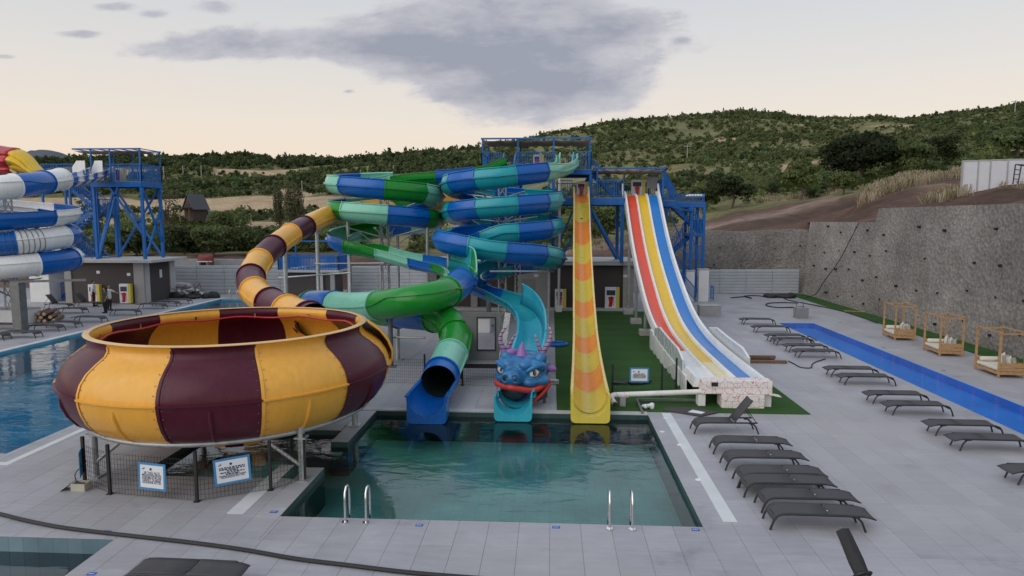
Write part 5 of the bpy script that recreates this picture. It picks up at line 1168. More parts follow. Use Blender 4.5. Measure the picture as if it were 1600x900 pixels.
# ---- left tower on its building
lb = thing('service_building', 'flat-roofed dark building under the left blue tower, people in front', 'building', (-31.8, 48.8, 0))
X0, X1, Y0, Y1, H_ = -34.9, -29.0, 46.9, 51.0, 2.95
MB().box((X0, Y0 + .2, 0), (X1 - .2, Y1, H_)).build('core', GREYW, lb); MB().box((X0 - .2, Y0 - .4, H_), (X1 + .9, Y1 + .2, H_ + .2)).build('roof_slab', LCONC, lb, bevel=.015)
for xa, xb in [(X0, X0 + .5), (X1 - .75, X1)]: MB().box((xa, Y0, 0), (xb, Y0 + .195, H_ - .001)).build('pilaster', GREYW, lb, bevel=.01)
MB().box((X0 + .51, Y0 + .08, .05), (X1 - .76, Y0 + .195, H_ - .03)).build('wall_panel', DARKW, lb)
for ya, yb in [(Y0 + .2, Y0 + .75), (Y1 - .7, Y1)]: MB().box((X1 - .195, ya, 0), (X1, yb, H_ - .002)).build('pilaster', LCONC, lb, bevel=.01)
MB().box((X1 - .194, Y0 + .76, .05), (X1 - .08, Y1 - .71, H_ - .03)).build('wall_panel', DARKW, lb)
for x, z in [(-32.4, 2.25), (-30.15, 2.1)]: MB().box((x - .12, Y0 + .05, z - .1), (x + .12, Y0 + .079, z + .1)).build('wall_light', PRINT, lb)
MB().box((X1 - .079, 49.0, 1.7), (X1 - .06, 49.3, 2.3)).build('door_sign', PRINT, lb)
height_board('left of two instruction boards on the left dark building, beside the man in white', (-32.55, 46.72, .05), 0, w=.85, h=1.35)
height_board('right of two instruction boards on the left dark building, right of the two women', (-30.25, 46.72, .05), 0, w=.85, h=1.4)
lt = thing('slide_tower', 'left blue steel slide tower standing above the dark flat building', 'tower', (-31, 48.7, 3.15)); WPOS[lt.name] = V((-31, 48.7, 3.15))
TX0, TX1, TY0, TY1, TZ = -32.9, -29.15, 47.5, 50.0, 8.72
deckp(lt, TX0, TY0, TX1, TY1, TZ, .34)
for x in (TX0 + .1, TX1 - .1):
    for y in (TY0 + .1, TY1 - .1): column(lt, x, y, 3.16, TZ - .4, .19)
canopy(lt, TX0 - 1.2, TY0, TX1, TY1, 11.0, [(TX0 + .1, TY0, TZ), (-31.4, TY0, TZ), (TX1 - .05, TY0, TZ), (TX1 - .05, TY1, TZ), (-31.3, TY1, TZ), (TX0 + .1, TY1, TZ)])
for a, b in [((-32.1, TY0, TZ), (TX1, TY0, TZ)), ((TX1, TY0, TZ), (TX1, TY1, TZ)), ((TX0, TY1, TZ), (TX1, TY1, TZ))]: railing(lt, a, b, 1.2, .13)
for p, q in [((TX0 + .2, TY0 + .1, 3.3), (-31, TY0 + .1, 8.3)), ((TX1 - .2, TY0 + .1, 5.0), (-31.6, TY0 + .1, 8.3)), ((TX1 - .1, TY0 + .2, 3.3), (TX1 - .1, TY1 - .2, 6.6)), ((TX1 - .1, TY1 - .2, 4.4), (TX1 - .1, TY0 + .2, 8.2)), ((TX0 + .2, TY1 - .1, 3.3), (TX1 - .2, TY1 - .1, 8.3)), ((TX0 + .2, TY1 - .1, 8.3), (TX1 - .2, TY1 - .1, 3.3)), ((TX0 + .1, TY0 + .2, 3.3), (TX0 + .1, TY1 - .2, 8.2))]: brace(lt, p, q, .13)
for (pa, pb, pt, pbm, Y) in [(113, 133, 251, 271, 46.6), (143, 161, 251, 282, 47.3)]:
    a, b = AT(pa, pbm, Y), AT(pb, pbm, Y); t_ = AT(pa, pt, Y).z; w = b.x - a.x
    MB().prism([(a.x, a.z), (b.x, b.z), (b.x, t_), (a.x + w * .35, t_), (a.x, (a.z + t_) / 2)], 'Y', Y, Y + .06).build('entry_cheek', FB['white'], lt, bevel=.01)
height_board('instruction board on the left tower deck', (-31.6, 48.9, TZ), 0, w=.7, h=1.05)
# its zigzag stairs
for i, (za, zb) in enumerate([(.1, 2.2), (2.2, 4.4), (4.4, 6.5), (6.5, TZ)]):
    xa, xb = (-36.6, -33.9) if i % 2 == 0 else (-33.9, -36.6); yy = 48.6 + (i % 2) * 1.1
    stair(lt, (xa, yy, za), (xb, yy, zb), .95, (0, 1, 0)); xe = xb; deckp(lt, min(xe, xe + .8 * (1 if xb > xa else -1)), 48.5, max(xe, xe + .8 * (1 if xb > xa else -1)), 50.8, zb, .15)
    railing(lt, (xe + .8 * (1 if xb > xa else -1), 48.5, zb), (xe + .8 * (1 if xb > xa else -1), 50.8, zb), 1.0, .13)
for x in (-37.3, -35.2, -33.2):
    for y in (48.45, 50.85): column(lt, x, y, 0, TZ + (1.1 if x < -36 else -.2), .14)
railing(lt, (-37.3, 48.45, TZ), (-34.2, 48.45, TZ), 1.3, .12)
# ---- kiosk with a railed roof terrace
kx0, kx1, ky0, ky1, kz = AT(441, 460, 50.8).x, AT(521, 460, 50.8).x, 50.8, 53.2, 2.0
kk = thing('kiosk', 'small dark kiosk with a blue railed roof terrace behind the bowl', 'kiosk', ((kx0 + kx1) / 2, ky0, 0))
MB().box((kx0, ky0 + .3, 0), (kx1, ky1, kz)).build('core', DARKW, kk); MB().box((kx0 - .3, ky0 - .1, kz), (kx1 + .5, ky1 + .2, kz + .18)).build('roof_slab', LCONC, kk, bevel=.01)
MB().box((kx0 - .05, ky0 - .01, 0), (kx1 + .05, ky0 + .25, .14)).build('plinth', LCONC, kk)
for x in (kx1 - 1.0, kx1 - .1): MB().box((x - .16, ky0 + .1, .14), (x + .16, ky0 + .295, kz - .001)).build('pilaster', LCONC if x < kx1 - .5 else GREYW, kk)
for a, b in [((kx0 - .25, ky0, kz + .18), (kx1 + .4, ky0, kz + .18)), ((kx1 + .4, ky0, kz + .18), (kx1 + .4, ky1, kz + .18)), ((kx0 - .25, ky0, kz + .18), (kx0 - .25, ky1, kz + .18)), ((kx0 - .25, ky1, kz + .18), (kx1 + .4, ky1, kz + .18))]: railing(kk, a, b, 1.05, .12, infill=.05)
for x in (kx0 + .3, kx1 - .2): MB().beam((x, ky1 - .2, kz + .18), (x, ky1 - .2, 4.25), .09).build('post', BLUEP, kk)
MB().beam((kx0 + .2, ky1 - .2, 4.3), (kx1, ky1 - .2, 4.3), .1).build('top_bar', BLUEP, kk)
sh = thing('white_sheets', 'white sheets heaped behind the railing on the kiosk roof', 'sheets', ((kx0 + kx1) / 2, 52.2, kz + .18)); mb = MB()
for i in range(7): mb.obox((kx0 + .9 + i * .36, 51.7 + (i % 3) * .2, kz + .24 + .05 * i), (.8, .6, .05), rz=i * .5, ry=.1)
mb.build('sheet_pile', WHITEW, sh)
# ---- dark house in the valley
hp = AT(309, 327, 0.001 + 150); D_ = 118; lat = (309 - 800) / F_PX * D_; hx, hy = lat * cy_ - D_ * sy_, lat * sy_ + D_ * cy_; hz = CAM_H + (HZ - 333) / F_PX * D_
hs = thing('gabled_house', 'dark steep-roofed chalet with a terrace in the valley at the left', 'house', (0, 0, 0)); ROOF = mat('slate_roof', (.045, .047, .058), rough=.5, var=.15, scale=1); TIM = mat('dark_timber', (.06, .04, .035), rough=.8)
MB().box((-1.5, -1.3, -1.5), (1.5, 1.3, 1.1)).build('wall', TIM, hs)
rf = MB().prism([(-1.75, .55), (0, 3.3), (1.75, .55), (1.75, .72), (0, 3.52), (-1.75, .72)], 'X', -1.75, 1.75).build('roof', ROOF, hs); MB().box((-.2, .2, 2.9), (.1, .5, 3.95)).build('chimney', DARKW, rf)
MB().prism([(-1.6, .6), (0, 3.2), (1.6, .6)], 'X', -1.58, -1.45).build('gable_end', TIM, hs); MB().box((-1.62, -.5, .7), (-1.585, .5, 1.7)).build('gable_window', BLACK, hs)
MB().box((-4.2, -1.4, .9), (-1.76, 1.4, 1.05)).build('porch_roof', ROOF, hs); MB().box((1.6, -2.0, -.75), (4.4, .8, -.55)).build('terrace', BROWNW, hs); MB().box((1.7, -2.0, -.5), (4.4, -1.92, .1)).build('terrace_rail', BROWNW, hs); MB().box((2.2, -.6, -.5), (3.9, .8, .5)).build('annex', GREYW, hs)
for x in (-4.0, -2.2): MB().beam((x, -1.2, -1.5), (x, -1.2, .9), .14).build('porch_post', BROWNW, hs)
hs.location = (hx, hy, hz); hs.rotation_euler.z = math.radians(62); hs.scale = (.92, .92, .92)
# ---- red boat on the bank, parapet behind the left hoarding
pr_ = thing('parapet_wall', 'low concrete parapet running above the left hoarding', 'wall', (-25, 57.2, 2.2)); MB().box((-33, 57.0, 2.0), (-18, 57.35, 2.62)).build('parapet', CONC, pr_, bevel=.02)
bt = AT(322, 411, 56.2); bo = thing('boat', 'small red and white upturned boat on the bank behind the left hoarding', 'boat', tuple(bt)); mb = MB(); vs = []; k = 12
for i in range(k + 1):
    t_ = i / k; w = .42 * math.sin(math.pi * min(.97, max(.12, t_))) ** .5; x = bt.x - .62 + 1.24 * t_
    vs += [(x, bt.y - w, bt.z + .12), (x, bt.y - w * .8, bt.z + .5), (x, bt.y, bt.z + .72), (x, bt.y + w * .8, bt.z + .5), (x, bt.y + w, bt.z + .12)]
mb.add(vs, [(i * 5 + j, (i + 1) * 5 + j, (i + 1) * 5 + j + 1, i * 5 + j + 1) for i in range(k) for j in range(4)] + [(0, 1, 2, 3, 4), tuple(k * 5 + j for j in (4, 3, 2, 1, 0))]); mb.build('hull', mat('faded_red_paint', (.20, .03, .03), rough=.6, var=.3, scale=4), bo, smooth=True)
MB().tube([(bt.x - .62 + 1.24 * i / 8, bt.y - .45 * math.sin(math.pi * min(.95, max(.14, i / 8))) ** .5 - .02, bt.z + .14) for i in range(9)], .05, 6).build('gunwale', WHITEW, bo)
for x in (-.35, .35): MB().box((bt.x + x - .06, bt.y - .4, bt.z - .5), (bt.x + x + .1, bt.y + .5, bt.z + .16)).build('trestle', BROWNW, bo)
# ---- white panelled fence and a ladder frame high on the right
wf = thing('panel_fence', 'white panelled fence on the bank at the far right', 'fence', (26, 40, 7)); FY = 42.0
for i, (pa, pb) in enumerate([(1503, 1527), (1527, 1546), (1546, 1573), (1573, 1606), (1606, 1650)]):
    a = AT(pa, 286, FY); b = AT(pb, 286, FY); zt = AT(pa, 255 - (pa - 1503) * .03, FY).z; zt2 = zt + .1
    MB().box((a.x + .04, FY, a.z - .6), (b.x - .04, FY + .05, zt2)).build('panel', mat('white_sheet_panel', (.58, .60, .66), rough=.5, var=.05), wf); MB().box((a.x - .04, FY - .03, a.z - .6), (a.x + .035, FY + .08, zt2 + .06)).build('post', STEEL, wf); MB().box((a.x + .04, FY - .02, zt2 + .002), (b.x - .04, FY + .07, zt2 + .08)).build('top_rail', STEEL, wf)
lf = thing('scaffold_frame', 'black tubular scaffold frame leaning by the white panelled fence', 'scaffold', tuple(AT(1592, 285, 40.5))); mb = MB()
pA, pB, qA, qB = AT(1583, 287, 40.6), AT(1591, 287, 40.2), AT(1587, 257, 40.9), AT(1596, 259, 40.5); rA, rB = AT(1612, 287, 40.6), AT(1612, 258, 40.8)
for a, b in ((pA, qA), (pB, qB), (qA, rB), (rA, rB), (qB, rB)): mb.rod(a, b, .035, n=6)
for t_ in (.25, .5, .75, 1.0): mb.rod(pA.lerp(qA, t_), pB.lerp(qB, t_), .025, n=6)
mb.build('frame', BLACK, lf)
# ---- utility poles on the hills
POLE = mat('pale_timber_pole', (.34, .32, .28), rough=.8)
for i, (px, D, h, wh) in enumerate([(566, 420, 7.5, 'leftmost of three thin poles on the ridge behind the green spiral'), (617, 420, 7, 'middle thin pole of three on the ridge behind the green spiral'), (711, 330, 7.5, 'pole on the ridge just left of the slide tower canopy'), (1070, 260, 7, 'pole with a crossarm standing on the hillside right of the slide tower'), (1301, 190, 6.0, 'pole with a crossarm above the largest dark tree'), (1570, 330, 7.0, 'pole with a crossarm on the skyline at the far right'), (262, 500, 9, 'thin pole beside the left tower canopy on the far ridge'), (292, 500, 9, 'thin pole on the far ridge, second right of the left tower'), (320, 500, 9, 'thin pole on the far ridge, third right of the left tower'), (475, 380, 7, 'pole on the ridge above the poplars')]):
    lat = (px - 800) / F_PX * D; x, y = lat * cy_ - D * sy_, lat * sy_ + D * cy_; z = float(topo(np.array([x]), np.array([y]))[0]); o = thing('utility_pole', wh, 'utility pole', (x, y, z)); MB().rod((x, y, z - .5), (x, y, z + h), .0007 * D, .0005 * D, n=8).build('shaft', POLE, o)
    if i in (3, 4, 5): MB().box((x - .006 * D, y - .1, z + h * .9), (x + .006 * D, y + .1, z + h * .9 + .2)).build('crossarm', POLE, o)
    else: MB().box((x - .6, y - .1, z + h * .92), (x + .6, y + .1, z + h * .92 + .15)).build('crossarm', POLE, o)
# ================================================================== LOOSE OBJECTS
def make_lounger(raised=False, ang=52):
    root = thing('sun_lounger', 'x', 'sun lounger')
    hw = .245
    sp = [(-.96, .19), (-.92, .25), (-.86, .295), (-.78, .325), (-.6, .335), (-.3, .335), (.1, .335)]
    def sling(prof, name):
        m = len(prof); vs = []
        for y in np.linspace(-hw, hw, 7): vs += [(x, y, z + .012 - .018 * (1 - (y / hw) ** 2)) for x, z in prof]
        mb = MB().add(vs, [(i * m + j, i * m + j + 1, (i + 1) * m + j + 1, (i + 1) * m + j) for i in range(6) for j in range(m - 1)]); o = mb.build(name, FABRIC, root, smooth=True); o.modifiers.new('s', 'SOLIDIFY').thickness = .012; return o
    sling(sp, 'seat_sling')
    if raised:
        ca, sa = math.cos(math.radians(ang)), math.sin(math.radians(ang)); bp = [(.12 + d * ca, .345 + d * sa) for d in (0, .25, .5, .78)]
    else: bp = [(.125, .337), (.4, .335), (.7, .325), (.85, .30), (.97, .265)]
    bs = sling(bp, 'back_sling')
    for s in (-1, 1):
        y = s * (hw + .012)
        MB().tube([(-1.0, y, .0), (-.97, y, .1), (-.93, y, .2), (-.87, y, .28), (-.78, y, .315), (-.6, y, .325), (.75, y, .325)], .023, 8).build('side_rail', FRAMEB, root, smooth=True)
        MB().tube([(.52, y - s * .03, .30), (.64, y - s * .03, .285), (.72, y - s * .03, .2), (.80, y - s * .03, 0)], .021, 8).build('leg', FRAMEB, root, smooth=True)
        if raised:
            MB().tube([(bp[0][0], y, bp[0][1]), (bp[-1][0], y, bp[-1][1])], .016, 8).build('back_rail', FRAMEB, root, smooth=True); MB().tube([(bp[2][0], y, bp[2][1]), (.72, y, .33)], .012, 6).build('prop', FRAMEB, root)
        else: MB().tube([(x, y, z) for x, z in bp], .016, 8).build('back_rail', FRAMEB, root, smooth=True)
    MB().rod((-.9, -hw, .255), (-.9, hw, .255), .014).rod((.1, -hw, .315), (.1, hw, .315), .014).rod((.66, -hw, .28), (.66, hw, .28), .014).build('cross_bar', FRAMEB, root)
    if not raised:
        MB().obox((.112, -.10, .352), (.02, .05, .008)).build('buckle', CHROME, root)
    return root
flat = make_lounger(); rais = make_lounger(True); used = {}
TREE = {}
for o in bpy.data.objects:
    if o.parent: TREE.setdefault(o.parent.name, []).append(o)
def lounger(loc, rz, label, group, raised=False):
    src = rais if raised else flat; j = (rnd.uniform(-.03, .03))
    if not used.get(src.name): used[src.name] = 1; o = src; o.location = loc; o.rotation_euler.z = rz + j; o['label'] = label
    else: o = copy_tree(src, loc, rz + j, label, tree=TREE)
    o['group'] = group; return o
ORD = ['nearest', 'second nearest', 'third nearest', 'fourth nearest', 'fifth nearest', 'sixth nearest', 'seventh nearest']
near = [(4.30, 12.97), (4.36, 13.76), (4.22, 14.56), (4.26, 15.14), (4.22, 16.17), (4.21, 17.28)]
for i, (x, y) in enumerate(near): lounger((x + .98, y + .26, .003), 0, f'flat dark sun lounger, {ORD[i]} in the row beside the main pool', 'loungers in a row beside the main pool')
lounger((4.05 + .98, 18.98 + .26, .003), 0, 'sun lounger with raised backrest, farthest in the row by the main pool', 'loungers in a row beside the main pool', True)
right = [(10.58, 15.58, 'single dark lounger cut off by the right edge of the view'), (10.63, 17.86, 'front lounger of the nearest pair beside the blue lap pool'), (10.7, 19.13, 'rear lounger of the nearest pair beside the blue lap pool'), (10.49, 21.15, 'front lounger of the second nearest pair beside the blue lap pool'), (10.5, 22.45, 'rear lounger of the second nearest pair beside the blue lap pool'),
         (10.67, 25.02, 'front lounger of the third nearest pair beside the blue lap pool'), (10.7, 26.3, 'rear lounger of the third nearest pair beside the blue lap pool'), (10.73, 29.87, 'front lounger of the pair right of the brown timber stack'), (10.75, 31.17, 'rear lounger of the pair right of the brown timber stack'),
         (10.76, 32.9, 'front lounger of the fifth pair along the lap pool'), (10.76, 33.9, 'rear lounger of the fifth pair along the lap pool'), (10.88, 36.62, 'second farthest lounger in the column beside the lap pool'), (11.0, 39.4, 'farthest lounger in the column beside the lap pool')]
for x, y, lb_ in right: lounger((x + .82, y + .26, .003), math.pi, 'dark flat ' + lb_ if 'single' not in lb_ else lb_, 'loungers in pairs beside the lap pool')
lounger((-5.95, 10.33, .003), 0, 'dark sun lounger cut off by the bottom edge near the small pool', 'loungers on the near deck')
for i, (x, y, r_, rz, lb_) in enumerate([(-30.93, 42.0, 0, math.pi, 'flat lounger in front of the two raised ones on the left deck'), (-33.4, 44.06, 1, math.pi, 'raised lounger left of the man in white'), (-32.0, 45.0, 1, math.pi, 'raised lounger nearest the left dark building'), (-26.95, 41.3, 0, math.pi, 'flat lounger right beside the two women by the left pool'), (-27.17, 38.31, 0, math.pi, 'flat lounger at the left pool edge, second behind the bowl rim'),
        (-27.37, 35.04, 0, math.pi, 'front lounger of the pair in front of the timber pile'), (-27.3, 36.3, 0, math.pi, 'rear lounger of the pair in front of the timber pile'), (-29.9, 35.35, 0, math.pi, 'lounger in front of the low white block at the left edge'), (-28.2, 32.3, 0, math.pi, 'front lounger of the pair nearest the left edge by the left pool'), (-27.1, 33.0, 0, math.pi, 'rear lounger of the pair nearest the left edge by the left pool'),
        (-27.03, 44.43, 0, math.pi, 'front lounger of three below the debris heap'), (-26.9, 45.8, 0, math.pi, 'middle lounger of three below the debris heap'), (-26.8, 47.2, 0, math.pi, 'rear lounger of three below the debris heap')]):
    lounger((x, y, .003), rz, 'dark ' + lb_, 'loungers on the left deck', bool(r_))
# ---- pool ladders
def ladder(label, x0, x1, y, w=1):
    root = thing('pool_ladder', label, 'pool ladder', ((x0 + x1) / 2, y, 0))
    for x in (x0, x1):
        MB().tube([(x, y - .22, 0), (x, y - .22, .45), (x, y - .20, .60), (x, y - .12, .70), (x, y - .02, .70), (x, y + .07, .60), (x, y + .09, .45), (x, y + .09, -1.0)], .024, 10).build('rail', CHROME, root, smooth=True); MB().tube([(x, y - .22, .0), (x, y - .22, .03)], .07, 14).build('flange', CHROME, root)
    for z in (-.35, -.62, -.9): MB().obox(((x0 + x1) / 2, y + .09, z), (x1 - x0 - .03, .09, .03)).build('step', CHROME, root)
g1, g2 = G(540, 816), G(573, 816); ladder('steel pool ladder at the left of the near main pool edge', g1.x, g2.x, 13.05)
g1, g2 = G(952, 825), G(987, 825); ladder('steel pool ladder at the right of the near main pool edge', g1.x, g2.x, 13.05)
ladder('small steel pool ladder at the far end of the left pool', -24.2, -23.6, 50.0)
# ---- depth markers printed on the deck
MK = mat('marker_blue', (.02, .08, .38), rough=.5)
for i, (px, py) in enumerate([(655, 821), (869, 824), (1087, 828), (428, 800), (166, 831), (143, 897), (1395, 603), (1526, 662), (1313, 504), (1381, 543), (1474, 579)]):
    g = G(px, py); blue = i < 6; mb = MB().box((g.x - .075, g.y - .05, .001), (g.x + .075, g.y + .05, .005)); o = mb.build('depth_marker', MK if blue else BLACK, deck)
    mb = MB()
    for k in range(3): mb.box((g.x - .05 + k * .035, g.y - .012, .0052), (g.x - .03 + k * .035, g.y + .014, .0065))
    mb.build('print', PRINT, o)
SK = mat('white_plastic', (.72, .74, .75), rough=.4)
for i, (px, py) in enumerate([(1040, 653.5), (1035, 675), (1062, 695.5), (1091, 750)]):
    g = G(px, py); MB().tube([(g.x, g.y, .001), (g.x, g.y, .012)], .07, 12).build('skimmer_cap', SK, deck)
# ---- hose across the near deck
hp_ = [G(*p) for p in [(-60, 792), (0, 806), (40, 816), (90, 826), (150, 834), (220, 842), (300, 851), (380, 862), (460, 876), (540, 886), (640, 898), (760, 908)]]
P = catmull([V((p.x, p.y, .04)) for p in hp_], .12); o = MB().tube(P, .038, 8).build('hose', BLACKR, smooth=True); tag(o, 'thick black hose lying across the near deck at the lower left', 'hose')
def cable(name, label, px, r=.018, cat='cable'):
    P = catmull([V((G(*p).x, G(*p).y, r + .002)) for p in px], .12); o = MB().tube(P, r, 6).build(name, BLACKR, smooth=True); return tag(o, label, cat)
cable('hose', 'thin black hose snaking from the timber stack towards the lap pool loungers', [(1232, 565), (1242, 570), (1250, 574.5), (1262, 576), (1268, 575), (1269, 570), (1276, 566), (1290, 561.5)], .022, 'hose')
cable('hose', 'thin hose looped by the lounger pair at the lap pool edge', [(1262, 539), (1272, 543), (1268, 534), (1260, 530), (1264, 526), (1273, 531), (1276, 533)], .02, 'hose')
cable('hose', 'long thin hose running from the heap to the first daybed along the lawn', [(1225, 467), (1238, 471), (1290, 481), (1330, 491), (1372, 506)], .035, 'hose')
cable('hose', 'black hose coiled in a wide flat loop beside the utility box', [(1256, 480), (1240, 481), (1215, 481.2), (1200, 479), (1197, 476.5), (1204, 474.3), (1225, 473.6), (1247, 474.5)], .04, 'hose')
cable('hose', 'black hose lying in front of the right hoarding', [(1142, 466), (1165, 464.5), (1175, 467), (1166, 465), (1163, 463.5), (1180, 462.5), (1198, 464.5)], .04, 'hose')
cable('hose', 'thin hose on the turf passing behind the speed slide', [(866, 515), (900, 514), (940, 514), (985, 517)], .02, 'hose')
cable('hose', 'red hose coiled on the deck below the green tube', [(600, 508), (625, 506), (650, 507), (672, 510), (650, 513), (625, 511), (610, 510)], .03, 'hose').data.materials[0] = FB['crimson']
wc = thing('wall_cable', 'black cable hanging down the face of the tall retaining wall', 'cable', (20.2, 52, 0)); MB().tube(catmull([V((20.72, 47.6, 5.8)), V((20.45, 48.4, 4.4)), V((20.3, 49.6, 3.0)), V((20.1, 51.5, 1.4)), V((20.0, 52.6, .4)), V((19.6, 53.4, .06))], .2), .03, 6).build('cable_run', BLACKR, wc)
hb = thing('tarp_heap', 'black crumpled tarp heap at the right end of the far hoarding', 'tarp', tuple(G(1218, 465))); g = G(1218, 465); mb = MB()
for i in range(9): mb.ell((g.x + rnd.uniform(-.9, .9), g.y + rnd.uniform(-.5, .5), .12), (rnd.uniform(.35, .6), rnd.uniform(.3, .5), rnd.uniform(.12, .3)), 10, 6)
remesh(mb.build('tarp', BLACKR, hb), .08, 2)
# ---- daybeds with cushions
def make_daybed():
    root = thing('daybed', 'x', 'daybed'); w, l, h = .92, 1.5, 1.66
    for sx in (-1, 1):
        for sy in (-1, 1): MB().box((sx * w / 2 - .035, sy * l / 2 - .035, 0), (sx * w / 2 + .035, sy * l / 2 + .035, h)).build('post', WOOD, root, bevel=.004)
    for sy in (-1, 1): MB().box((-w / 2 - .07, sy * l / 2 - .033, h + .001), (w / 2 + .07, sy * l / 2 + .033, h + .055)).build('top_rail', WOOD, root)
    for sx in (-1, 1): MB().box((sx * w / 2 - .03, -l / 2 - .08, h + .056), (sx * w / 2 + .03, l / 2 + .08, h + .10)).build('top_rail', WOOD, root)
    for k in range(2):
        for sy in (-1, 1): MB().box((-w / 2 + .036, sy * l / 2 - .018, .12 + k * .13), (w / 2 - .036, sy * l / 2 + .018, .235 + k * .13)).build('side_board', WOOD, root)
    MB().box((-w / 2 + .036, -l / 2 - .018, .40), (w / 2 - .036, -l / 2 + .018, .56)).build('side_board', WOOD, root)
    for sx in (-1, 1): MB().box((sx * w / 2 - .018, -l / 2 + .036, .12), (sx * w / 2 + .018, l / 2 - .036, .22)).build('front_board', WOOD, root)
    MB().box((w / 2 - .018, -l / 2 + .036, .40), (w / 2 + .018, l / 2 - .036, .54)).build('back_board', WOOD, root); MB().box((-w / 2 + .036, l / 2 - .018, .40), (w / 2 - .036, l / 2 + .018, .54)).build('side_board', WOOD, root)
    for k in range(6): MB().box((-w / 2 + .02, -l / 2 + .1 + k * .24, .221), (w / 2 - .02, -l / 2 + .2 + k * .24, .25)).build('slat', WOOD, root)
    MB().box((-w / 2 + .0, -l / 2 + .045, .252), (w / 2 - .03, l / 2 - .045, .375)).build('mattress', CUSH, root, bevel=.035)
    return root
def pillow_mesh(s=.40, t=.15):
    n = 9; vs = []; 
    for sg in (1, -1):
        for i in range(n):
            for j in range(n):
                u_, v_ = i / (n - 1) * 2 - 1, j / (n - 1) * 2 - 1; e = (1 - u_ ** 4) * (1 - v_ ** 4); k = 1 - .10 * (1 - abs(u_)) * abs(v_) - .10 * (1 - abs(v_)) * abs(u_); vs.append((u_ * s / 2 * k, sg * t / 2 * e ** .6, v_ * s / 2 * k))
    f = []
    for b, sg in ((0, 1), (n * n, -1)):
        for i in range(n - 1):
            for j in range(n - 1): q = (b + i * n + j, b + (i + 1) * n + j, b + (i + 1) * n + j + 1, b + i * n + j + 1); f.append(q if sg < 0 else q[::-1])
    me = MB().add(vs, f).mesh('pillow', smooth=True); return me
PM = {True: pillow_mesh(), False: pillow_mesh()}; PM[True].materials.append(CUSH); PM[False].materials.append(TAUPE)
BOL = MB().tube([(0, -.05, 0), (.02, 0, 0), (.06, 0, 0)], .1).mesh('b')
bol = MB(); bol.tube([(-.40, 0, 0), (-.39, 0, 0), (-.36, 0, 0), (.36, 0, 0), (.39, 0, 0), (.40, 0, 0)], [.02, .07, .095, .095, .07, .02], 14); BOLM = bol.mesh('bolster', smooth=True); BOLM.materials.append(CUSH)
db = make_daybed()
TREE.update({db.name: [o for o in bpy.data.objects if o.parent == db]})
WH = ['farthest', 'middle', 'nearest']
for i, (x, y, rz) in enumerate([(17.66, 35.4, -.10), (17.62, 31.4, -.08), (17.5, 27.3, -.03)]):
    o = db if i == 0 else copy_tree(db, tree=TREE); o.location = (x, y, .002); o.rotation_euler.z = rz; o['label'] = f'{WH[i]} of the three wooden four-poster daybeds along the retaining wall'; o['group'] = 'four-poster daybeds by the wall'
    M = Matrix.Translation((x, y, 0)) @ Matrix.Rotation(rz, 4, 'Z')
    b = share('bolster', BOLM, None); b.location = M @ V((0, .58, .475)); b.rotation_euler.z = rz; tag(b, f'round cream bolster cushion at the far end of the {WH[i]} daybed', 'cushion', 'daybed bolsters')
    NM = ['first from the far end', 'second from the far end', 'third from the far end', 'closest to the near end']
    for k in range(4):
        p = share('pillow', PM[k % 2 == 0], None); p.location = M @ V((.26 - .02 * k, .28 - .27 * k, .56)); p.rotation_euler = (rnd.uniform(-.2, .2), rnd.uniform(.2, .5), rz + math.pi / 2 + rnd.uniform(-.35, .35)); tag(p, f'{"cream" if k % 2 == 0 else "taupe"} square pillow on the {WH[i]} daybed, {NM[k]}', 'pillow', 'daybed pillows')
# ---- dragon head over the teal slide
dh = thing('dragon_head', 'blue dragon head with purple antlers and red lips straddling the teal slide', 'dragon head', tuple(AT(817, 640, 22.0))[:2] + (0,))
C0 = AT(818, 577, 22.15)
DB = mat('dragon_blue', (.012, .15, .36), rough=.32, var=.35, scale=2.2, coat=.15); PUR = mat('dragon_purple', (.27, .12, .36), rough=.45, var=.15, scale=4); LIP = mat('dragon_red', (.50, .035, .025), rough=.35, var=.1)
RZ = Matrix.Rotation(math.radians(-9), 4, 'Z')
def dp(x, y, z): return C0 + (RZ @ V((x, y, z)))
mb = MB()
for c, r in [((0, .35, .05), (.86, .8, .52)), ((-.02, -.15, .0), (.84, .62, .48)), ((-.18, -.62, -.12), (.42, .45, .33)), ((-.20, -.92, -.10), (.36, .26, .26)), ((-.40, -.45, .22), (.27, .26, .23)), ((.14, -.5, .24), (.24, .28, .22)), ((.50, -.36, .20), (.32, .26, .20)), ((.60, -.32, -.26), (.32, .3, .2)), ((-.62, -.30, -.24), (.24, .3, .22)), ((-.66, -.18, .16), (.18, .3, .28)), ((.30, -.60, -.28), (.30, .24, .16)), ((0, .1, -.28), (.84, .75, .2)), ((-.37, -1.02, -.05), (.16, .13, .15)), ((-.04, -1.04, -.05), (.16, .13, .15)), ((0, -.05, .36), (.5, .5, .18)), ((-.58, .02, .42), (.22, .22, .2)), ((.58, .02, .42), (.22, .22, .2))]: mb.ell(dp(*c), r, 18, 12, RZ.to_3x3())
o = mb.build('head', DB, dh); remesh(o, .035, 5)
for x in (-.37, -.04):
    mb = MB(); mb.tube([dp(x, -1.13, -.06) + (RZ @ V((.10 * math.cos(a), 0, .125 * math.sin(a)))) for a in np.linspace(0, 2 * math.pi, 17)[:-1]], .036, 8, closed=True); mb.build('nostril_rim', DB, dh, smooth=True); MB().ell(dp(x, -1.125, -.06), (.092, .035, .115), 14, 8, RZ.to_3x3()).build('nostril', BLACK, dh, smooth=True)
EYEW = mat('eye_white', (.72, .70, .68), rough=.2, coat=.5); IRIS = mat('iris_brown', (.22, .11, .09), rough=.2, coat=.5)
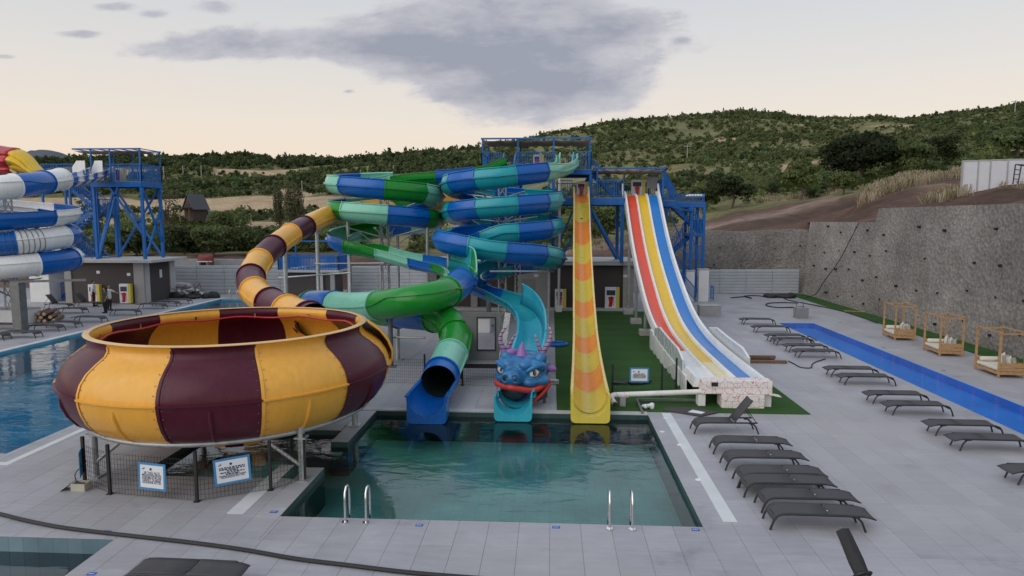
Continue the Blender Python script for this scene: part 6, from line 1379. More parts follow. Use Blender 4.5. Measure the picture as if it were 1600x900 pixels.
for (x, y, z, s) in [(.46, -.56, .03, 1), (-.62, -.47, .06, .85)]:
    e = MB(); e.ell(dp(x, y, z), (.215 * s, .12, .17 * s), 16, 10, (RZ @ Matrix.Rotation(.5 if x > 0 else -.6, 4, 'Z') @ Matrix.Rotation(-.35 if x > 0 else .35, 4, 'Y')).to_3x3()); e = e.build('eye', EYEW, dh, smooth=True)
    off = .03 if x > 0 else .04; MB().ell(dp(x + off * .3, y - .085, z + .01), (.085 * s, .05, .115 * s), 14, 8, RZ.to_3x3()).build('iris', IRIS, e, smooth=True); MB().ell(dp(x + off * .3, y - .125, z + .02), (.035 * s, .02, .07 * s), 10, 6, RZ.to_3x3()).build('pupil', BLACK, e, smooth=True)
    sg = 1 if x > 0 else -1; pts = [dp(x - sg * .28, y - .10, z - .02), dp(x - sg * .12, y - .15, z + .11), dp(x + sg * .06, y - .10, z + .21), dp(x + sg * (.26 if x > 0 else .15), y + (.04 if x > 0 else .0), z + .24)]; MB().tube(catmull(pts, .05), .075, 8).build('brow', DB, dh, smooth=True)
    pts = [dp(x - sg * .24, y - .05, z - .06), dp(x - sg * .08, y - .08, z - .17), dp(x + sg * .1, y - .03, z - .18), dp(x + sg * .22, y + .06, z - .02)]; MB().tube(catmull(pts, .05), .04, 8).build('eyelid', DB, dh, smooth=True)
    pts = [dp(x - sg * .20, y - .085, z - .02), dp(x - sg * .06, y - .125, z + .13), dp(x + sg * .1, y - .09, z + .15), dp(x + sg * .2, y + .0, z + .04), dp(x + sg * .1, y - .08, z - .12), dp(x - sg * .06, y - .12, z - .11)]; MB().tube(pts, .014, 6, closed=True).build('eye_line', BLACK, dh)
up = [(-.86, .15, -.36), (-.80, -.4, -.40), (-.55, -.82, -.40), (-.22, -1.08, -.36), (.08, -.98, -.42), (.36, -.78, -.50), (.62, -.52, -.46), (.86, -.10, -.32)]
MB().tube(catmull([dp(*p) for p in up], .05), .10, 10).build('upper_lip', LIP, dh, smooth=True)
lw = [(.86, -.10, -.36), (.84, -.25, -.50), (.70, -.42, -.68), (.50, -.62, -.86), (.40, -.72, -.98)]; n_ = len(catmull([dp(*p) for p in lw], .05)); MB().tube(catmull([dp(*p) for p in lw], .05), [.085 - .05 * i / n_ for i in range(n_)], 10).build('lower_lip', LIP, dh, smooth=True)
lw = [(-.86, .1, -.40), (-.82, -.2, -.62), (-.74, -.4, -.86)]; MB().tube(catmull([dp(*p) for p in lw], .05), .05, 10).build('lower_lip', LIP, dh, smooth=True)
THR = mat('throat_dark', (.035, .038, .042), rough=.22, coat=.4)  # dark fill standing for the shaded chute inside the open mouth
mc = AT(801, 622, 21.25); mb = MB(); mb.ell((mc.x + .02, 21.72, .50), (.50, .34, .34), 24, 14); mb.build('mouth', THR, dh, smooth=True)
MB().prism([(C0.x + .46, .1), (C0.x + .80, .25), (C0.x + .80, .78), (C0.x + .40, .62)], 'Y', 21.75, 21.8).build('mouth_corner', THR, dh)
def horn_mat():
    m = bpy.data.materials.new('banded_horn'); m.use_nodes = True; t = m.node_tree; b = t.nodes['Principled BSDF']; pos = N(t, 'ShaderNodeNewGeometry').outputs['Position']
    se = N(t, 'ShaderNodeSeparateXYZ'); L(t, pos, se.inputs[0]); fr = mth(t, 'FRACT', mth(t, 'MULTIPLY', se.outputs[2], 7.5)); mk = mth(t, 'LESS_THAN', fr, .22)
    sp_ = N(t, 'ShaderNodeMapRange'); sp_.inputs[1].default_value = 1.5; sp_.inputs[2].default_value = 2.5; L(t, se.outputs[2], sp_.inputs[0])
    L(t, mixc(t, mk, mixc(t, sp_.outputs[0], (.17, .085, .26), (.40, .32, .40)), (.03, .015, .05)), b.inputs['Base Color']); b.inputs['Roughness'].default_value = .5; return m
HORN = horn_mat()
for sg, sets in ((-1, [[(-.62, 0, .40), (-.68, .02, .62), (-.80, .05, .95), (-.72, .05, 1.22), (-.52, .04, 1.45)], [(-.64, .05, .45), (-.52, .1, .72), (-.40, .14, .98), (-.26, .16, 1.15)]]), (1, [[(.60, 0, .40), (.66, .02, .62), (.84, .06, .95), (.90, .06, 1.25), (.80, .05, 1.52)], [(.62, .02, .50), (.50, .02, .80), (.42, .02, 1.05), (.38, .02, 1.18)]])):
    for k, s_ in enumerate(sets):
        Pq = catmull([dp(*p) for p in s_], .06); n_ = len(Pq); r0 = .10 if k == 0 else .075; MB().tube(Pq, [r0 * (1 - i / (n_ - 1)) ** .7 + .016 for i in range(n_)], 10).build('antler', HORN, dh, smooth=True)
mb = MB(); mb.tube([dp(-.02, -.22, .48), dp(-.02, -.2, .62), dp(-.02, -.16, .80), dp(0, -.14, .93)], [.19, .15, .08, .02], 12); mb.build('crest', PUR, dh, smooth=True)
mb = MB(); mb.ell(dp(.92, .05, .05), (.17, .06, .11), 12, 8); mb.build('ear', PUR, dh, smooth=True); mb = MB(); mb.ell(dp(-.40, .0, .55), (.2, .1, .14), 12, 8); mb.build('fin', PUR, dh, smooth=True)
MB().rod((C0.x + .7, 22.0, 0), (C0.x + .7, 22.0, .95), .05).rod((C0.x - .7, 22.2, 0), (C0.x - .7, 22.2, .95), .05).build('stand', DSTEEL, dh)
# ---- grey hut wall with an opening behind the dragon
gx0, gx1, gy = AT(722, 530, 25.6).x, AT(783, 530, 25.6).x, 25.6
gh = thing('hatch_frame', 'grey wall frame with a tall opening and a black shelf, left of the dragon head', 'frame', ((gx0 + gx1) / 2, gy, 0)); GP_ = mat('dark_grey_board', (.13, .135, .135), rough=.7, var=.15)
zt, zb = 2.48, .62; ox0, ox1, oz0, oz1 = AT(745, 530, gy).x, AT(775, 530, gy).x, 1.02, 2.32
for a, b in (((gx0, gy, zb), (ox0, gy + .12, zt)), ((ox1, gy, zb), (gx1, gy + .12, zt)), ((ox0 + .002, gy + .002, oz1), (ox1 - .002, gy + .118, zt - .002)), ((ox0 + .002, gy + .002, zb + .002), (ox1 - .002, gy + .118, oz0))): MB().box(a, b).build('panel', GP_, gh)
for a, b in (((ox0, gy - .03, oz0), (ox0 + .05, gy - .002, oz1)), ((ox1 - .05, gy - .03, oz0), (ox1, gy - .002, oz1)), ((ox0 + .051, gy - .03, oz1 - .05), (ox1 - .051, gy - .002, oz1)), ((ox0 + .051, gy - .03, oz0), (ox1 - .051, gy - .002, oz0 + .05))): MB().box(a, b).build('trim', BLACK, gh)
MB().box((gx0 - .1, gy - .5, zb - .18), (gx1 + .1, gy - .01, zb - .002)).build('shelf', BLACK, gh); MB().box((gx0 - .1, gy - .55, zb - .001), (gx1 + .1, gy - .02, zb + .03)).build('shelf_top', STEEL, gh)
for x in (gx0, gx1): MB().box((x - .03, gy - .4, 0), (x + .03, gy - .34, zb - .19)).build('leg', BLACK, gh)
MB().obox((gx1 + .13, gy - .1, 1.5), (.22, .05, 2.0), ry=.13).build('side_board', mat('speckled_board', (.5, .5, .5), rough=.7, var=.6, scale=16), gh)
# ---- white plinths behind the slides, cafe bits
for i, (px, py, w, d, h, lb_) in enumerate([(752, 520, .9, .9, .75, 'white plinth seen through the hatch frame opening'), (712, 470, 1.5, 1.0, .9, 'white block behind the green tube elbow'), (800, 482, .9, .9, .6, 'small white block below the teal flume')]):
    g = G(px, py); o = thing('plinth', lb_, 'plinth', (g.x, g.y, 0)); MB().box((g.x - w / 2, g.y, 0), (g.x + w / 2, g.y + d, h)).build('body', WHITEW, o, bevel=.02); MB().box((g.x - w / 2 - .02, g.y - .02, h + .001), (g.x + w / 2 + .02, g.y + d + .02, h + .04)).build('cap', LCONC, o)
# ---- blue float disc on the turf
g = G(872, 540); o = thing('float_mat', 'flat round blue float lying on the turf behind the dragon head', 'float', (g.x, g.y, .02)); mb = MB(); mb.tube([V((g.x + .42 * math.cos(a), g.y + .42 * math.sin(a), .09)) for a in np.linspace(0, 2 * math.pi, 33)[:-1]], .075, 10, closed=True); mb.build('ring', FB['blue'], o, smooth=True); MB().tube([(g.x, g.y, .05), (g.x, g.y, .08)], .40, 28).build('centre', FB['blue'], o)
# ---- low mesh fences with posts
MESHM = mat('wire_mesh', (.02, .022, .022), rough=.5)
def mesh_fence(label, pts, h=.95, sp=.075, ph=1.12, postm=BLACK):
    root = thing('mesh_fence', label, 'fence', (pts[0][0], pts[0][1], 0))
    for (x, y) in pts: MB().box((x - .03, y - .03, 0), (x + .03, y + .03, ph)).obox((x, y, .01), (.12, .12, .015)).build('post', postm, root)
    for (a, b) in zip(pts[:-1], pts[1:]):
        a, b = V((*a, 0)), V((*b, 0)); d = b - a; n = int(d.length / sp); mb = MB()
        for i in range(1, n): p = a + d * (i / n); mb.beam(p + V((0, 0, .03)), p + V((0, 0, h)), .005)
        for k in range(int(h / .11) + 1): z = .03 + k * .11; mb.beam(a + V((0, 0, z)), b + V((0, 0, z)), .005)
        mb.build('mesh_panel', MESHM, root)
    return root
pf = [(G(x, y).x, G(x, y).y) for x, y in [(133, 757), (172, 772), (308, 784), (423, 766), (476, 751)]]
mesh_fence('low black mesh fence round the water under the bowl slide', pf)
mesh_fence('low black mesh fence between the bowl and the hatch frame', [(-6.2, 24.4), (-4.6, 24.3), (-3.2, 24.2), (-1.75, 24.0)], .95)
mesh_fence('low mesh fence on the turf right of the speed slide', [(2.1, 23.0), (3.75, 22.9), (4.45, 24.1)], .95)
MB_ = None
# ---- printed warning signs
SIGN1 = ['18 YAŞ ALTI', 'MİSAFİRLERİN', 'SORUMLULUKLARI', 'DİREKT OLARAK', 'AİLELERİNE AİTTİR.']
def sign(label, c, w, h, rz, roll, lines, size, skew=0.0):
    root = thing('warning_sign', label, 'sign', (0, 0, 0)); M = Matrix.Rotation(roll, 4, 'Y')
    MB().box((-w / 2, -.006, -h / 2), (w / 2, .006, h / 2)).build('border', SBLUE, root); b = MB().box((-w / 2 + .05, -.010, -h / 2 + .05), (w / 2 - .05, -.0065, h / 2 - .05)).build('sheet', PRINT, root)
    top = h / 2 - .21; dz = (h - .33) / len(lines)
    for i, ln in enumerate(lines):
        if isinstance(ln, float):                                   # a line too blurred to read: bare ink strokes
            zc = top - dz * (i + .5) + .02; wl_ = (w - .2) * ln; x = -wl_ / 2; mb = MB()
            while x < wl_ / 2:
                e = min(wl_ / 2, x + rnd.uniform(.025, .07)); mb.box((x, -.0125, zc - size * .26), (e, -.0105, zc + size * .26)); x = e + rnd.uniform(.008, .02)
            mb.build('lettering', INK, b); continue
        me = text_mesh(ln, size, .001); o = share('lettering', me, INK, b, (0, -.012, top - dz * (i + .5) + .02)); o.rotation_euler = (math.pi / 2, 0, 0)
        k = max(v.co.x for v in me.vertices) * 2; mx = w - .2
        o.scale = (min(1, mx / k), 1, 1)
    MB().tube([(-.02, -.011, h / 2 - .135), (-.02, -.014, h / 2 - .135)], .028, 12).build('emblem', INK, b); MB().prism([(-w / 2 + .09, h / 2 - .15), (-w / 2 + .15, h / 2 - .15), (-w / 2 + .17, h / 2 - .10), (-w / 2 + .12, h / 2 - .12)], 'Y', -.013, -.011).build('emblem', mat('emblem_blue', (.10, .22, .38)), b)
    root.location = c; root.rotation_euler = (0, roll, rz); return root
a_, b_ = V((*pf[1], 0)), V((*pf[2], 0)); rz = math.atan2(b_.y - a_.y, b_.x - a_.x); mid = a_.lerp(b_, .52); sign('white warning sign with blue border, left of two on the bowl fence', (mid.x, mid.y - .06, .50), .66, .60, rz, .03, SIGN1, .072)
a_, b_ = V((*pf[2], 0)), V((*pf[3], 0)); rz = math.atan2(b_.y - a_.y, b_.x - a_.x); mid = a_.lerp(b_, .50); sign('tilted white warning sign with blue border, right of two on the bowl fence', (mid.x, mid.y - .06, .60), .74, .58, rz, -.05, [.96, .96, .42, .9, .5, 'SORUMLULUKLARI DİREKT OLARAK', 'AİLELERİNE AİTTİR.'], .052)
a_, b_ = V((*pf[0], 0)), V((*pf[1], 0)); sign('white warning sign seen edge-on beside the left bowl leg', (pf[0][0] + .02, pf[0][1] - .10, .58), .62, .58, math.radians(-62), .0, [.6, .7, .85, .8, .9], .06)
s_ = G(998, 612); sign('white warning sign with blue border on the mesh fence over the turf', (AT(999, 586, 22.85).x, 22.85, AT(999, 586, 22.85).z), .64, .50, 0.0, 0, SIGN1, .06)
# ---- opened box beside the bowl leg
g = G(127, 765); o = thing('open_box', 'opened beige metal box with its lid propped beside the left bowl leg', 'box', (g.x, g.y, 0)); BM = mat('beige_metal', (.42, .40, .33), rough=.5)
for a, b in (((-.16, -.12, 0), (.16, -.10, .17)), ((-.16, .10, 0), (.16, .12, .17)), ((-.16, -.099, 0), (-.14, .099, .17)), ((.14, -.099, 0), (.16, .099, .17)), ((-.139, -.099, 0), (.139, .099, .02))): MB().box((g.x + a[0], g.y + a[1], a[2]), (g.x + b[0], g.y + b[1], b[2])).build('side', BM, o)
MB().obox((g.x - .3, g.y - .02, .09), (.30, .24, .02), ry=-.62).build('lid', BM, o); MB().obox((g.x, g.y, .1), (.2, .12, .08)).build('contents', BLACK, o)
MB().tube(catmull([V((g.x - .1, g.y, .17)), V((g.x - .16, g.y + .05, .34)), V((g.x, g.y + .1, .52)), V((g.x + .08, g.y + .1, .62))], .05), .012, 6).build('cord', BLACKR, o)
# ---- end wall of printed foam blocks below the lane slide, pipe, scraps
def foam_mat():
    m = bpy.data.materials.new('printed_foam'); m.use_nodes = True; t = m.node_tree; b = t.nodes['Principled BSDF']; pos = N(t, 'ShaderNodeNewGeometry').outputs['Position']
    no = N(t, 'ShaderNodeTexNoise'); no.inputs['Scale'].default_value = 3.0; L(t, pos, no.inputs['Vector'])
    vm = N(t, 'ShaderNodeVectorMath', operation='ADD'); L(t, pos, vm.inputs[0]); sc = N(t, 'ShaderNodeVectorMath', operation='SCALE'); sc.inputs['Scale'].default_value = .35; L(t, no.outputs['Color'], sc.inputs[0]); L(t, sc.outputs[0], vm.inputs[1])
    vo = N(t, 'ShaderNodeTexVoronoi', feature='DISTANCE_TO_EDGE'); vo.inputs['Scale'].default_value = 4.0; L(t, vm.outputs[0], vo.inputs['Vector'])
    c = mixc(t, ramp(t, vo.outputs['Distance'], [(.012, 1.0), (.03, 0.0)]), (.70, .67, .65), (.42, .09, .08)); L(t, c, b.inputs['Base Color']); b.inputs['Roughness'].default_value = .8; return m
FOAM = foam_mat()
fw = thing('foam_block_wall', 'stepped wall of red-printed white foam blocks closing the lane slide', 'block wall', (5.95, 21.9, 0))
for r_ in range(4):
    xa, xb = (4.84, 7.04) if r_ >= 2 else (5.44, 6.78); z0 = .02 + r_ * .215; n_ = 7 if r_ >= 2 else 4; yf = 21.72 - (.10 if r_ < 2 else 0); w = (xb - xa) / n_; sh_ = w * .5 * (r_ % 2)
    xs = [xa] + [xa + sh_ + w * k for k in range(1 if sh_ == 0 else 0, n_)] + [xb]; xs = sorted(set(round(q, 4) for q in xs))
    for a, b in zip(xs[:-1], xs[1:]): MB().box((a + .003, yf + rnd.uniform(-.008, .008), z0 + .003), (b - .003, 22.25, z0 + .212)).build('foam_block', FOAM, fw, bevel=.006)
MB().box((4.75, 21.85, .0), (4.98, 22.2, .42)).build('support_block', WHITEW, fw); MB().box((6.82, 21.85, 0), (7.06, 22.2, .42)).build('support_block', WHITEW, fw); MB().box((5.12, 21.703, .70), (5.33, 21.74, .83)).build('outlet', BLACK, fw)
MB().obox((7.12, 21.75, .44), (.35, .3, .02), ry=.2).build('torn_board', FOAM, fw)
pi = thing('drain_pipe', 'white red-marked drain pipe with an elbow, left of the foam block wall', 'pipe', (3.5, 21.8, 0)); pz = AT(1020, 614, 21.9).z
pL, pR = AT(962, 617, 21.75), AT(1098, 612, 21.9); MB().tube([pL, pR], .085, 14).build('pipe_run', mat('white_pvc', (.68, .67, .64), rough=.4, dirt=.1), pi, smooth=True); el_ = catmull([pL, pL + V((-.1, -.06, -.01)), AT(955, 622, 21.4), AT(961, 632, 21.0)], .05); MB().tube(el_, .088, 14, caps=False).build('pipe_elbow', FOAM, pi, smooth=True); MB().ell(el_[-1], (.075, .02, .075), 12, 6).build('pipe_mouth', BLACK, pi)
MB().tube([pL + V((.0, 0, 0)), pL + V((.42, 0, 0))], .0885, 14).build('pipe_sleeve', FOAM, pi, smooth=True)
g = G(973, 636); MB().box((g.x - .09, g.y, 0), (g.x + .09, g.y + .2, .33)).build('pipe_support', CONC, pi)
g = G(1013, 640); o = thing('plastic_bag', 'crumpled white plastic bag on the turf by the pool corner', 'bag', (g.x, g.y, .02)); mb = MB()
for i in range(8): mb.ell((g.x + rnd.uniform(-.13, .13), g.y + rnd.uniform(-.08, .08), .09 + rnd.uniform(-.03, .05)), (rnd.uniform(.06, .12), rnd.uniform(.06, .1), rnd.uniform(.05, .09)), 8, 6)
remesh(mb.build('film', mat('white_film', (.66, .68, .70), rough=.4), o), .025, 1)
g = G(1070, 645); o = thing('felt_sheet', 'torn dark felt sheet lying flat beside the pool corner', 'felt', (g.x, g.y, 0)); MB().prism([(G(1035, 642).x, G(1035, 642).y), (G(1095, 652).x, G(1095, 652).y), (G(1122, 646).x, G(1122, 646).y), (G(1088, 639).x, G(1088, 639).y), (G(1045, 637).x, G(1045, 637).y)], 'Z', .026, .045).build('sheet', DARKW, o); MB().prism([(G(1075, 646).x, G(1075, 646).y), (G(1096, 649).x, G(1096, 649).y), (G(1102, 646.5).x, G(1102, 646.5).y), (G(1082, 642.5).x, G(1082, 642.5).y)], 'Z', .0455, .05).build('patch', PRINT, o)
o = thing('steel_angle', 'dark steel angle bar lying over the pool corner', 'bar', tuple(G(1000, 640))); MB().beam(V(G(995, 629)) + V((0, 0, .1)), V(G(1004, 648)) + V((0, 0, .06)), .06).build('arm', DSTEEL, o); MB().beam(V(G(995, 629)) + V((0, 0, .1)), V(G(1095, 630)) + V((0, 0, .1)), .07).build('arm', DSTEEL, o)
o = thing('dark_tarp', 'black folded tarp on the turf behind the right warning sign', 'tarp', tuple(G(965, 602))); mb = MB(); g = G(968, 601); [mb.obox((g.x + k * .3, g.y + .1 * (k % 2), .06 + .01 * k), (.55, .25, .06), rz=.2 * k, ry=.08 * (-1) ** k) for k in range(4)]; mb.build('fold', BLACKR, o)
# ---- timber stack
for i, (px, py, Ln, z, lb_) in enumerate([(1192, 568, 2.0, .06, 'lower front brown timber beam right of the lane slide'), (1178, 563, 1.75, .06, 'lower rear brown timber beam right of the lane slide'), (1180, 565, 1.72, .185, 'top brown timber beam right of the lane slide')]):
    g = G(px, py); o = MB().obox((g.x, g.y + .1, z), (Ln, .18, .12), rz=-.02 + .02 * i).build('timber_beam', BROWNW, bevel=.006); tag(o, lb_, 'timber', 'timber beams on the right deck')
# ---- grey blocks and box on the right deck
g = G(1110, 494); o = thing('concrete_block', 'low grey concrete block beside the foot of the blue stairs', 'block', (g.x, g.y, 0)); MB().box((g.x - .65, g.y, 0), (g.x + .65, g.y + .8, .62)).build('body', CONC, o, bevel=.02); MB().box((g.x - .66, g.y - .01, .621), (g.x + .66, g.y + .81, .66)).build('cap', LCONC, o)
g = G(1254, 498); o = thing('utility_box', 'grey utility box with a tubular handle at the far end of the lap pool', 'box', (g.x, g.y, 0)); MB().box((g.x - .36, g.y, .02), (g.x + .36, g.y + .6, .66)).build('body', mat('grey_metal_box', (.20, .215, .23), rough=.5), o, bevel=.02); MB().box((g.x - .45, g.y - .1, 0), (g.x + .45, g.y + .7, .02)).build('base', CONC, o); MB().tube([(g.x - .36, g.y + .1, .66), (g.x - .36, g.y + .1, 1.0), (g.x + .05, g.y + .1, 1.0), (g.x + .05, g.y + .1, .66)], .025, 6).build('handle', DSTEEL, o)
g = G(1340, 490); o = MB().obox((g.x + .4, g.y + .6, .05), (1.9, .12, .04), rz=-.35).build('pale_plank', WOOD); tag(o, 'pale plank lying on the grass strip below the retaining wall', 'plank')
# ---- closed parasol in the near right corner
a_, b_ = AT(1316, 829, 9.9), AT(1356, 918, 9.35); d_ = (b_ - a_); t_ = (b_.z - 0) / -d_.z; base_ = b_ + d_ * t_
o = thing('parasol', 'closed black parasol leaning in the near right corner, tied with a cord', 'parasol', (base_.x, base_.y, 0)); CB = mat('charcoal_canvas', (.022, .023, .027), rough=.8, var=.3, scale=10, bump=.3)
P = [a_.lerp(base_, q) for q in np.linspace(0, .80, 12)]; mb = MB(); vs = []; nn = 20; dn = d_.normalized(); u_ = dn.cross(V((0, 1, 0))).normalized(); v_ = dn.cross(u_)
for i, p in enumerate(P):
    r_ = .092 + .045 * i / 11 - (.012 if i == 4 else 0)
    vs += [p + (u_ * math.cos(2 * math.pi * k / nn) + v_ * math.sin(2 * math.pi * k / nn)) * r_ * (1 + .09 * math.sin(k * 2 * math.pi * 5 / nn + i * .3)) for k in range(nn)]
mb.add(vs, [(i * nn + k, i * nn + (k + 1) % nn, (i + 1) * nn + (k + 1) % nn, (i + 1) * nn + k) for i in range(11) for k in range(nn)] + [tuple(range(nn))]); mb.build('canopy', CB, o, smooth=True)
MB().rod(a_ - dn * .05, base_, .022).build('pole', DSTEEL, o); MB().ell(a_ - dn * .03, (.03, .03, .03), 10, 6).build('finial', mat('worn_green_cap', (.10, .14, .09), rough=.6), o); ti = a_.lerp(base_, .31); MB().tube([ti + (u_ * math.cos(q) + v_ * math.sin(q)) * .125 for q in np.linspace(0, 2 * math.pi, 21)[:-1]], .02, 6, closed=True).build('tie', BLACK, o); MB().tube([ti - u_ * .11, ti - u_ * .15 - V((0, 0, .06)), ti - u_ * .14 - V((0, 0, .18))] if (ti - u_).x < ti.x else [ti + u_ * .11, ti + u_ * .15 - V((0, 0, .06)), ti + u_ * .14 - V((0, 0, .18))], [.015, .03, .035], 6).build('tassel', BLACK, o)
MB().box((base_.x - .35, base_.y - .35, 0.003), (base_.x + .35, base_.y + .35, .09)).build('base', CONC, o, bevel=.02)
# ---- left deck clutter: white blocks, timber pile, debris
g = G(58, 472); o = thing('white_block', 'tall white rendered block below the blue and white spiral', 'block', (g.x, g.y, 0)); MB().box((g.x - .5, g.y, 0), (g.x + 1.0, g.y + 1.8, 2.05)).build('body', WHITEW, o, bevel=.02); MB().box((g.x - .6, g.y - .1, 2.051), (g.x + 1.1, g.y + 1.9, 2.2)).build('cap', LCONC, o, bevel=.01)
g = G(20, 507); o = thing('white_block', 'low white rendered block at the left edge in front of the timber pile', 'block', (g.x, g.y, 0)); MB().box((g.x - 3, g.y, 0), (g.x + .75, g.y + 1.3, .82)).build('body', WHITEW, o, bevel=.02); MB().box((g.x - 3.02, g.y - .02, .821), (g.x + .77, g.y + 1.32, .85)).build('cap', LCONC, o)
g = G(66, 503); POS = [(0, 0), (1, 0), (2, 0), (3, 0), (.5, 1), (1.5, 1), (2.5, 1), (1, 2), (2, 2)]; RW = ['left end of the bottom row', 'second in the bottom row', 'third in the bottom row', 'right end of the bottom row', 'left in the middle row', 'centre of the middle row', 'right in the middle row', 'left on top', 'right on top']
for i, (a, b) in enumerate(POS):
    x = g.x - .7 + a * .42; z = .12 + b * .2; o = thing('round_timber', f'brown timber pole with pale cut end, {RW[i]} of the pile', 'timber', (x, g.y, z), 'round timbers in the left pile'); MB().tube([(x + .3, g.y - .2 - .1 * (i % 3), z), (x - .5, g.y + 1.6, z)], .115, 10).build('log', BROWNW, o, smooth=True); MB().tube([(x + .302, g.y - .204 - .1 * (i % 3), z), (x + .306, g.y - .216 - .1 * (i % 3), z)], .10, 10).build('cut_end', mat('pale_cut_wood', (.50, .38, .26), rough=.8), o)
g = G(62, 490); o = thing('tan_tarp', 'tan tarp draped over the top of the timber pile', 'tarp', (g.x, g.y + 1, .7)); mb = MB(); vs = []
for i in range(9):
    for j in range(6): vs.append((g.x - 1.1 + i * .27, G(66, 503).y + .1 + j * .28, .66 + .10 * math.sin(i * 1.3 + j) - .035 * i))
mb.add(vs, [(i * 6 + j, (i + 1) * 6 + j, (i + 1) * 6 + j + 1, i * 6 + j + 1) for i in range(8) for j in range(5)]); q = mb.build('cloth', mat('tan_tarpaulin', (.33, .28, .21), rough=.8), o, smooth=True); q.modifiers.new('s', 'SOLIDIFY').thickness = .015
g = G(290, 466); o = thing('debris_heap', 'heap of black sheeting, white foam and sticks beside the left dark building', 'debris', (g.x, g.y, 0)); mb = MB()
for i in range(16): mb.ell((g.x + rnd.uniform(-2.2, 2.0), g.y + rnd.uniform(-.4, 1.4), .12), (rnd.uniform(.3, .7), rnd.uniform(.2, .5), rnd.uniform(.08, .42)), 10, 6)
remesh(mb.build('black_sheeting', BLACKR, o), .06, 0)
for i in range(26):
    x, y, z = g.x + rnd.uniform(-2.0, 1.4), g.y + rnd.uniform(-.5, 1.0), rnd.uniform(.3, .7); MB().obox((x, y, z), (rnd.uniform(.15, .5), rnd.uniform(.1, .3), rnd.uniform(.04, .14)), rz=rnd.uniform(0, 3), rx=rnd.uniform(-.6, .6), ry=rnd.uniform(-.6, .6)).build('foam_scrap', SK if i % 3 else CONC, o)
for i in range(7):
    x, y = g.x + rnd.uniform(-2, 1.2), g.y + rnd.uniform(-.2, 1.0); MB().rod((x, y, .3), (x + rnd.uniform(-.9, .9), y + rnd.uniform(-.5, .5), .5 + rnd.uniform(.2, .6)), .03).build('stick', BROWNW, o)
mb = MB(); [mb.ell((g.x - 1.6 + k * .4, g.y + .9, .85 + .06 * math.sin(k)), (.42, .35, .26), 10, 6) for k in range(4)]; remesh(mb.build('white_sack', mat('grey_sack', (.40, .40, .40), rough=.8), o), .07, 2)
g = G(866, 601); o = thing('vent_box', 'small white slotted box on the turf beside the dragon head', 'box', (g.x, g.y, .02)); MB().box((g.x - .16, g.y, .022), (g.x + .16, g.y + .12, .17)).build('body', WHITEW, o, bevel=.008)
for k in range(6): MB().box((g.x - .125 + k * .045, g.y - .004, .05), (g.x - .105 + k * .045, g.y - .001, .14)).build('slot', BLACK, o)
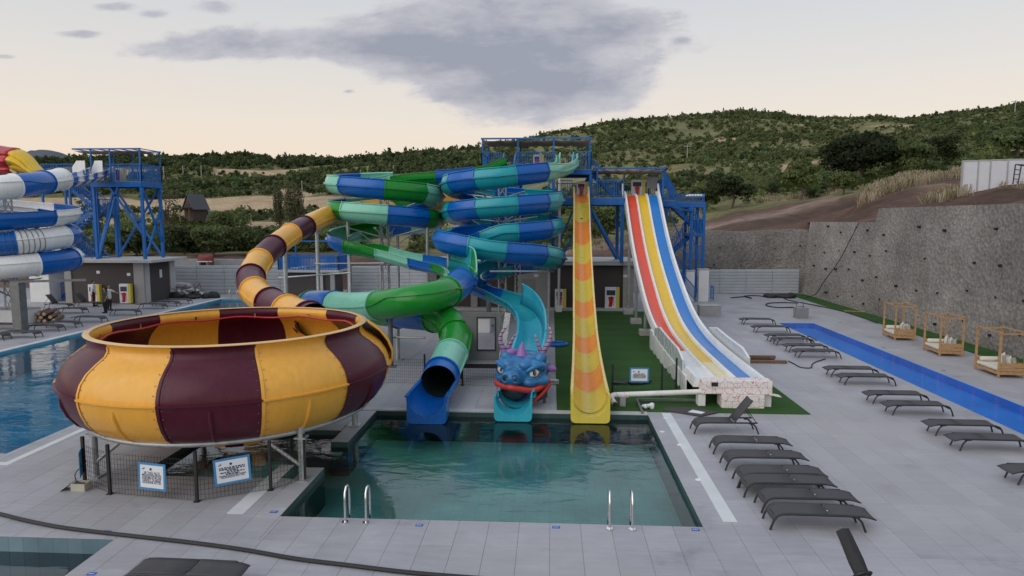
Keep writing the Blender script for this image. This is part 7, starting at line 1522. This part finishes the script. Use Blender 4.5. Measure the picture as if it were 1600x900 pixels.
# ================================================================== PEOPLE
def person(label, loc, face, coat, legsm, armL, armR, sleeve, long_hair=False, h=1.72, skirt=False):
    """standing figure facing +Y-rotated 'face'; arms are (elbow, wrist) offsets in the body frame"""
    root = thing('person', label, 'person', (0, 0, 0)); k = h / 1.72
    def cap(mb, pts, rs, n=12): mb.tube([V(p) * k for p in pts], [r * k for r in rs], n); [mb.ell(V(p) * k, [r * k] * 3, 12, 8) for p, r in zip(pts, rs)]
    body = MB(); cap(body, [(0, 0, .95), (0, .0, 1.12), (0, .01, 1.32), (0, 0, 1.43)], [.135, .12, .14, .08]); cap(body, [(-.15, 0, 1.39), (.15, 0, 1.39)], [.062, .062]); cap(body, [(0, 0, 1.42), (0, .01, 1.53)], [.05, .05]); body.ell(V((0, .02, 1.615)) * k, (.073 * k, .092 * k, .112 * k), 14, 12); body.ell(V((0, .112, 1.60)) * k, (.013 * k, .02 * k, .022 * k), 8, 6)
    for s in (-1, 1):
        body.ell(V((s * .075, .01, 1.61)) * k, (.012 * k, .02 * k, .03 * k), 8, 6); cap(body, [(s * .085, 0, .93), (s * .09, .015, .5), (s * .09, -.01, .09)], [.085, .056, .038]); cap(body, [(s * .09, -.03, .04), (s * .095, .14, .03)], [.038, .032])
        el_, wr = (armL, armR)[s > 0]; sh = (s * .175, 0, 1.37); e = (s * abs(el_[0]), el_[1], el_[2]); w = (s * wr[0], wr[1], wr[2]); cap(body, [sh, e, w], [.048, .038, .027])
        d = (V(w) - V(e)).normalized(); sd_ = d.cross(V((0, 0, 1))).normalized() if abs(d.z) < .95 else V((0, 1, 0)); pc = V(w) + d * .05; body.ell(pc * k, (.032 * k, .026 * k, .045 * k), 10, 8)
        for q in range(4): b_ = pc + d * .03 + sd_ * (.0175 * (q - 1.5)); body.tube([b_ * k, (b_ + d * (.042 - .006 * abs(q - 1.2))) * k, (b_ + d * .065 + V((0, .01, 0))) * k], [.0085 * k, .008 * k, .0065 * k], 6)
        body.tube([(pc - sd_ * .025) * k, (pc - sd_ * .048 + d * .03) * k], [.010 * k, .008 * k], 6)
    o = body.build('body', SKIN, root); remesh(o, .014, 2)
    for s in (-1, 1): MB().ell(V((s * .03, .105, 1.63)) * k, (.012 * k, .008 * k, .008 * k), 8, 6).build('eye', CLOTHB, root)
    MB().obox(V((0, .103, 1.565)) * k, (.045 * k, .012, .010)).build('mouth', FB['crimson'], root)
    hb = MB(); hb.ell(V((0, -.015, 1.655)) * k, (.086 * k, .098 * k, .088 * k), 14, 10)
    if long_hair: cap(hb, [(0, -.07, 1.62), (0, -.10, 1.45), (0, -.11, 1.28)], [.075, .085, .06])
    hb.build('hair', HAIR, root, smooth=True)
    tb = MB(); cap(tb, [(0, 0, .86), (0, 0, .98), (0, .0, 1.14), (0, .01, 1.32), (0, 0, 1.41)], [.165, .165, .152, .162, .09]); cap(tb, [(-.17, 0, 1.375), (.17, 0, 1.375)], [.075, .075])
    for s in (-1, 1):
        el_, wr = (armL, armR)[s > 0]; sh = V((s * .178, 0, 1.37)); e = V((s * abs(el_[0]), el_[1], el_[2])); w = V((s * wr[0], wr[1], wr[2]))
        if sleeve == 'long': cap(tb, [sh, e, e.lerp(w, .9)], [.062, .052, .04])
        else: cap(tb, [sh, sh.lerp(e, .62)], [.066, .066])
    remesh(tb.build('top', coat, root), .018, 2)
    lb_ = MB(); cap(lb_, [(-.07, 0, .93), (.07, 0, .93)], [.115, .115])
    for s in (-1, 1): cap(lb_, [(s * .088, 0, .92), (s * .092, .015, .5), (s * .092, -.01, .12)], [.105, .078, .062])
    remesh(lb_.build('trousers', legsm, root), .018, 2)
    sb_ = MB()
    for s in (-1, 1): cap(sb_, [(s * .09, -.035, .045), (s * .095, .15, .036)], [.046, .040])
    sb_.build('shoes', CLOTHB, root, smooth=True)
    root.location = loc; root.rotation_euler.z = face; return root
person('person in a white T-shirt and dark trousers standing by the left dark building', tuple(G(147, 478)), math.radians(-55), CLOTHW, CLOTHB, ((.24, -.03, 1.1), (.2, .1, .86)), ((.25, -.02, 1.1), (.22, .12, .86)), 'short', h=1.78)
person('person in olive top and black trousers, long dark hair, on the left deck', tuple(G(165, 489)), math.radians(150), CLOTHO, CLOTHB, ((.25, .0, 1.12), (.24, .1, .9)), ((.24, .05, 1.12), (.2, .16, .92)), 'short', True, h=1.66)
person('person in white top pointing with one arm, beside the left building', tuple(G(171, 484)), math.radians(-110), CLOTHW, CLOTHB, ((.42, .16, 1.2), (.66, .3, 1.08)), ((.25, .0, 1.1), (.2, .14, .9)), 'short', True, h=1.64)
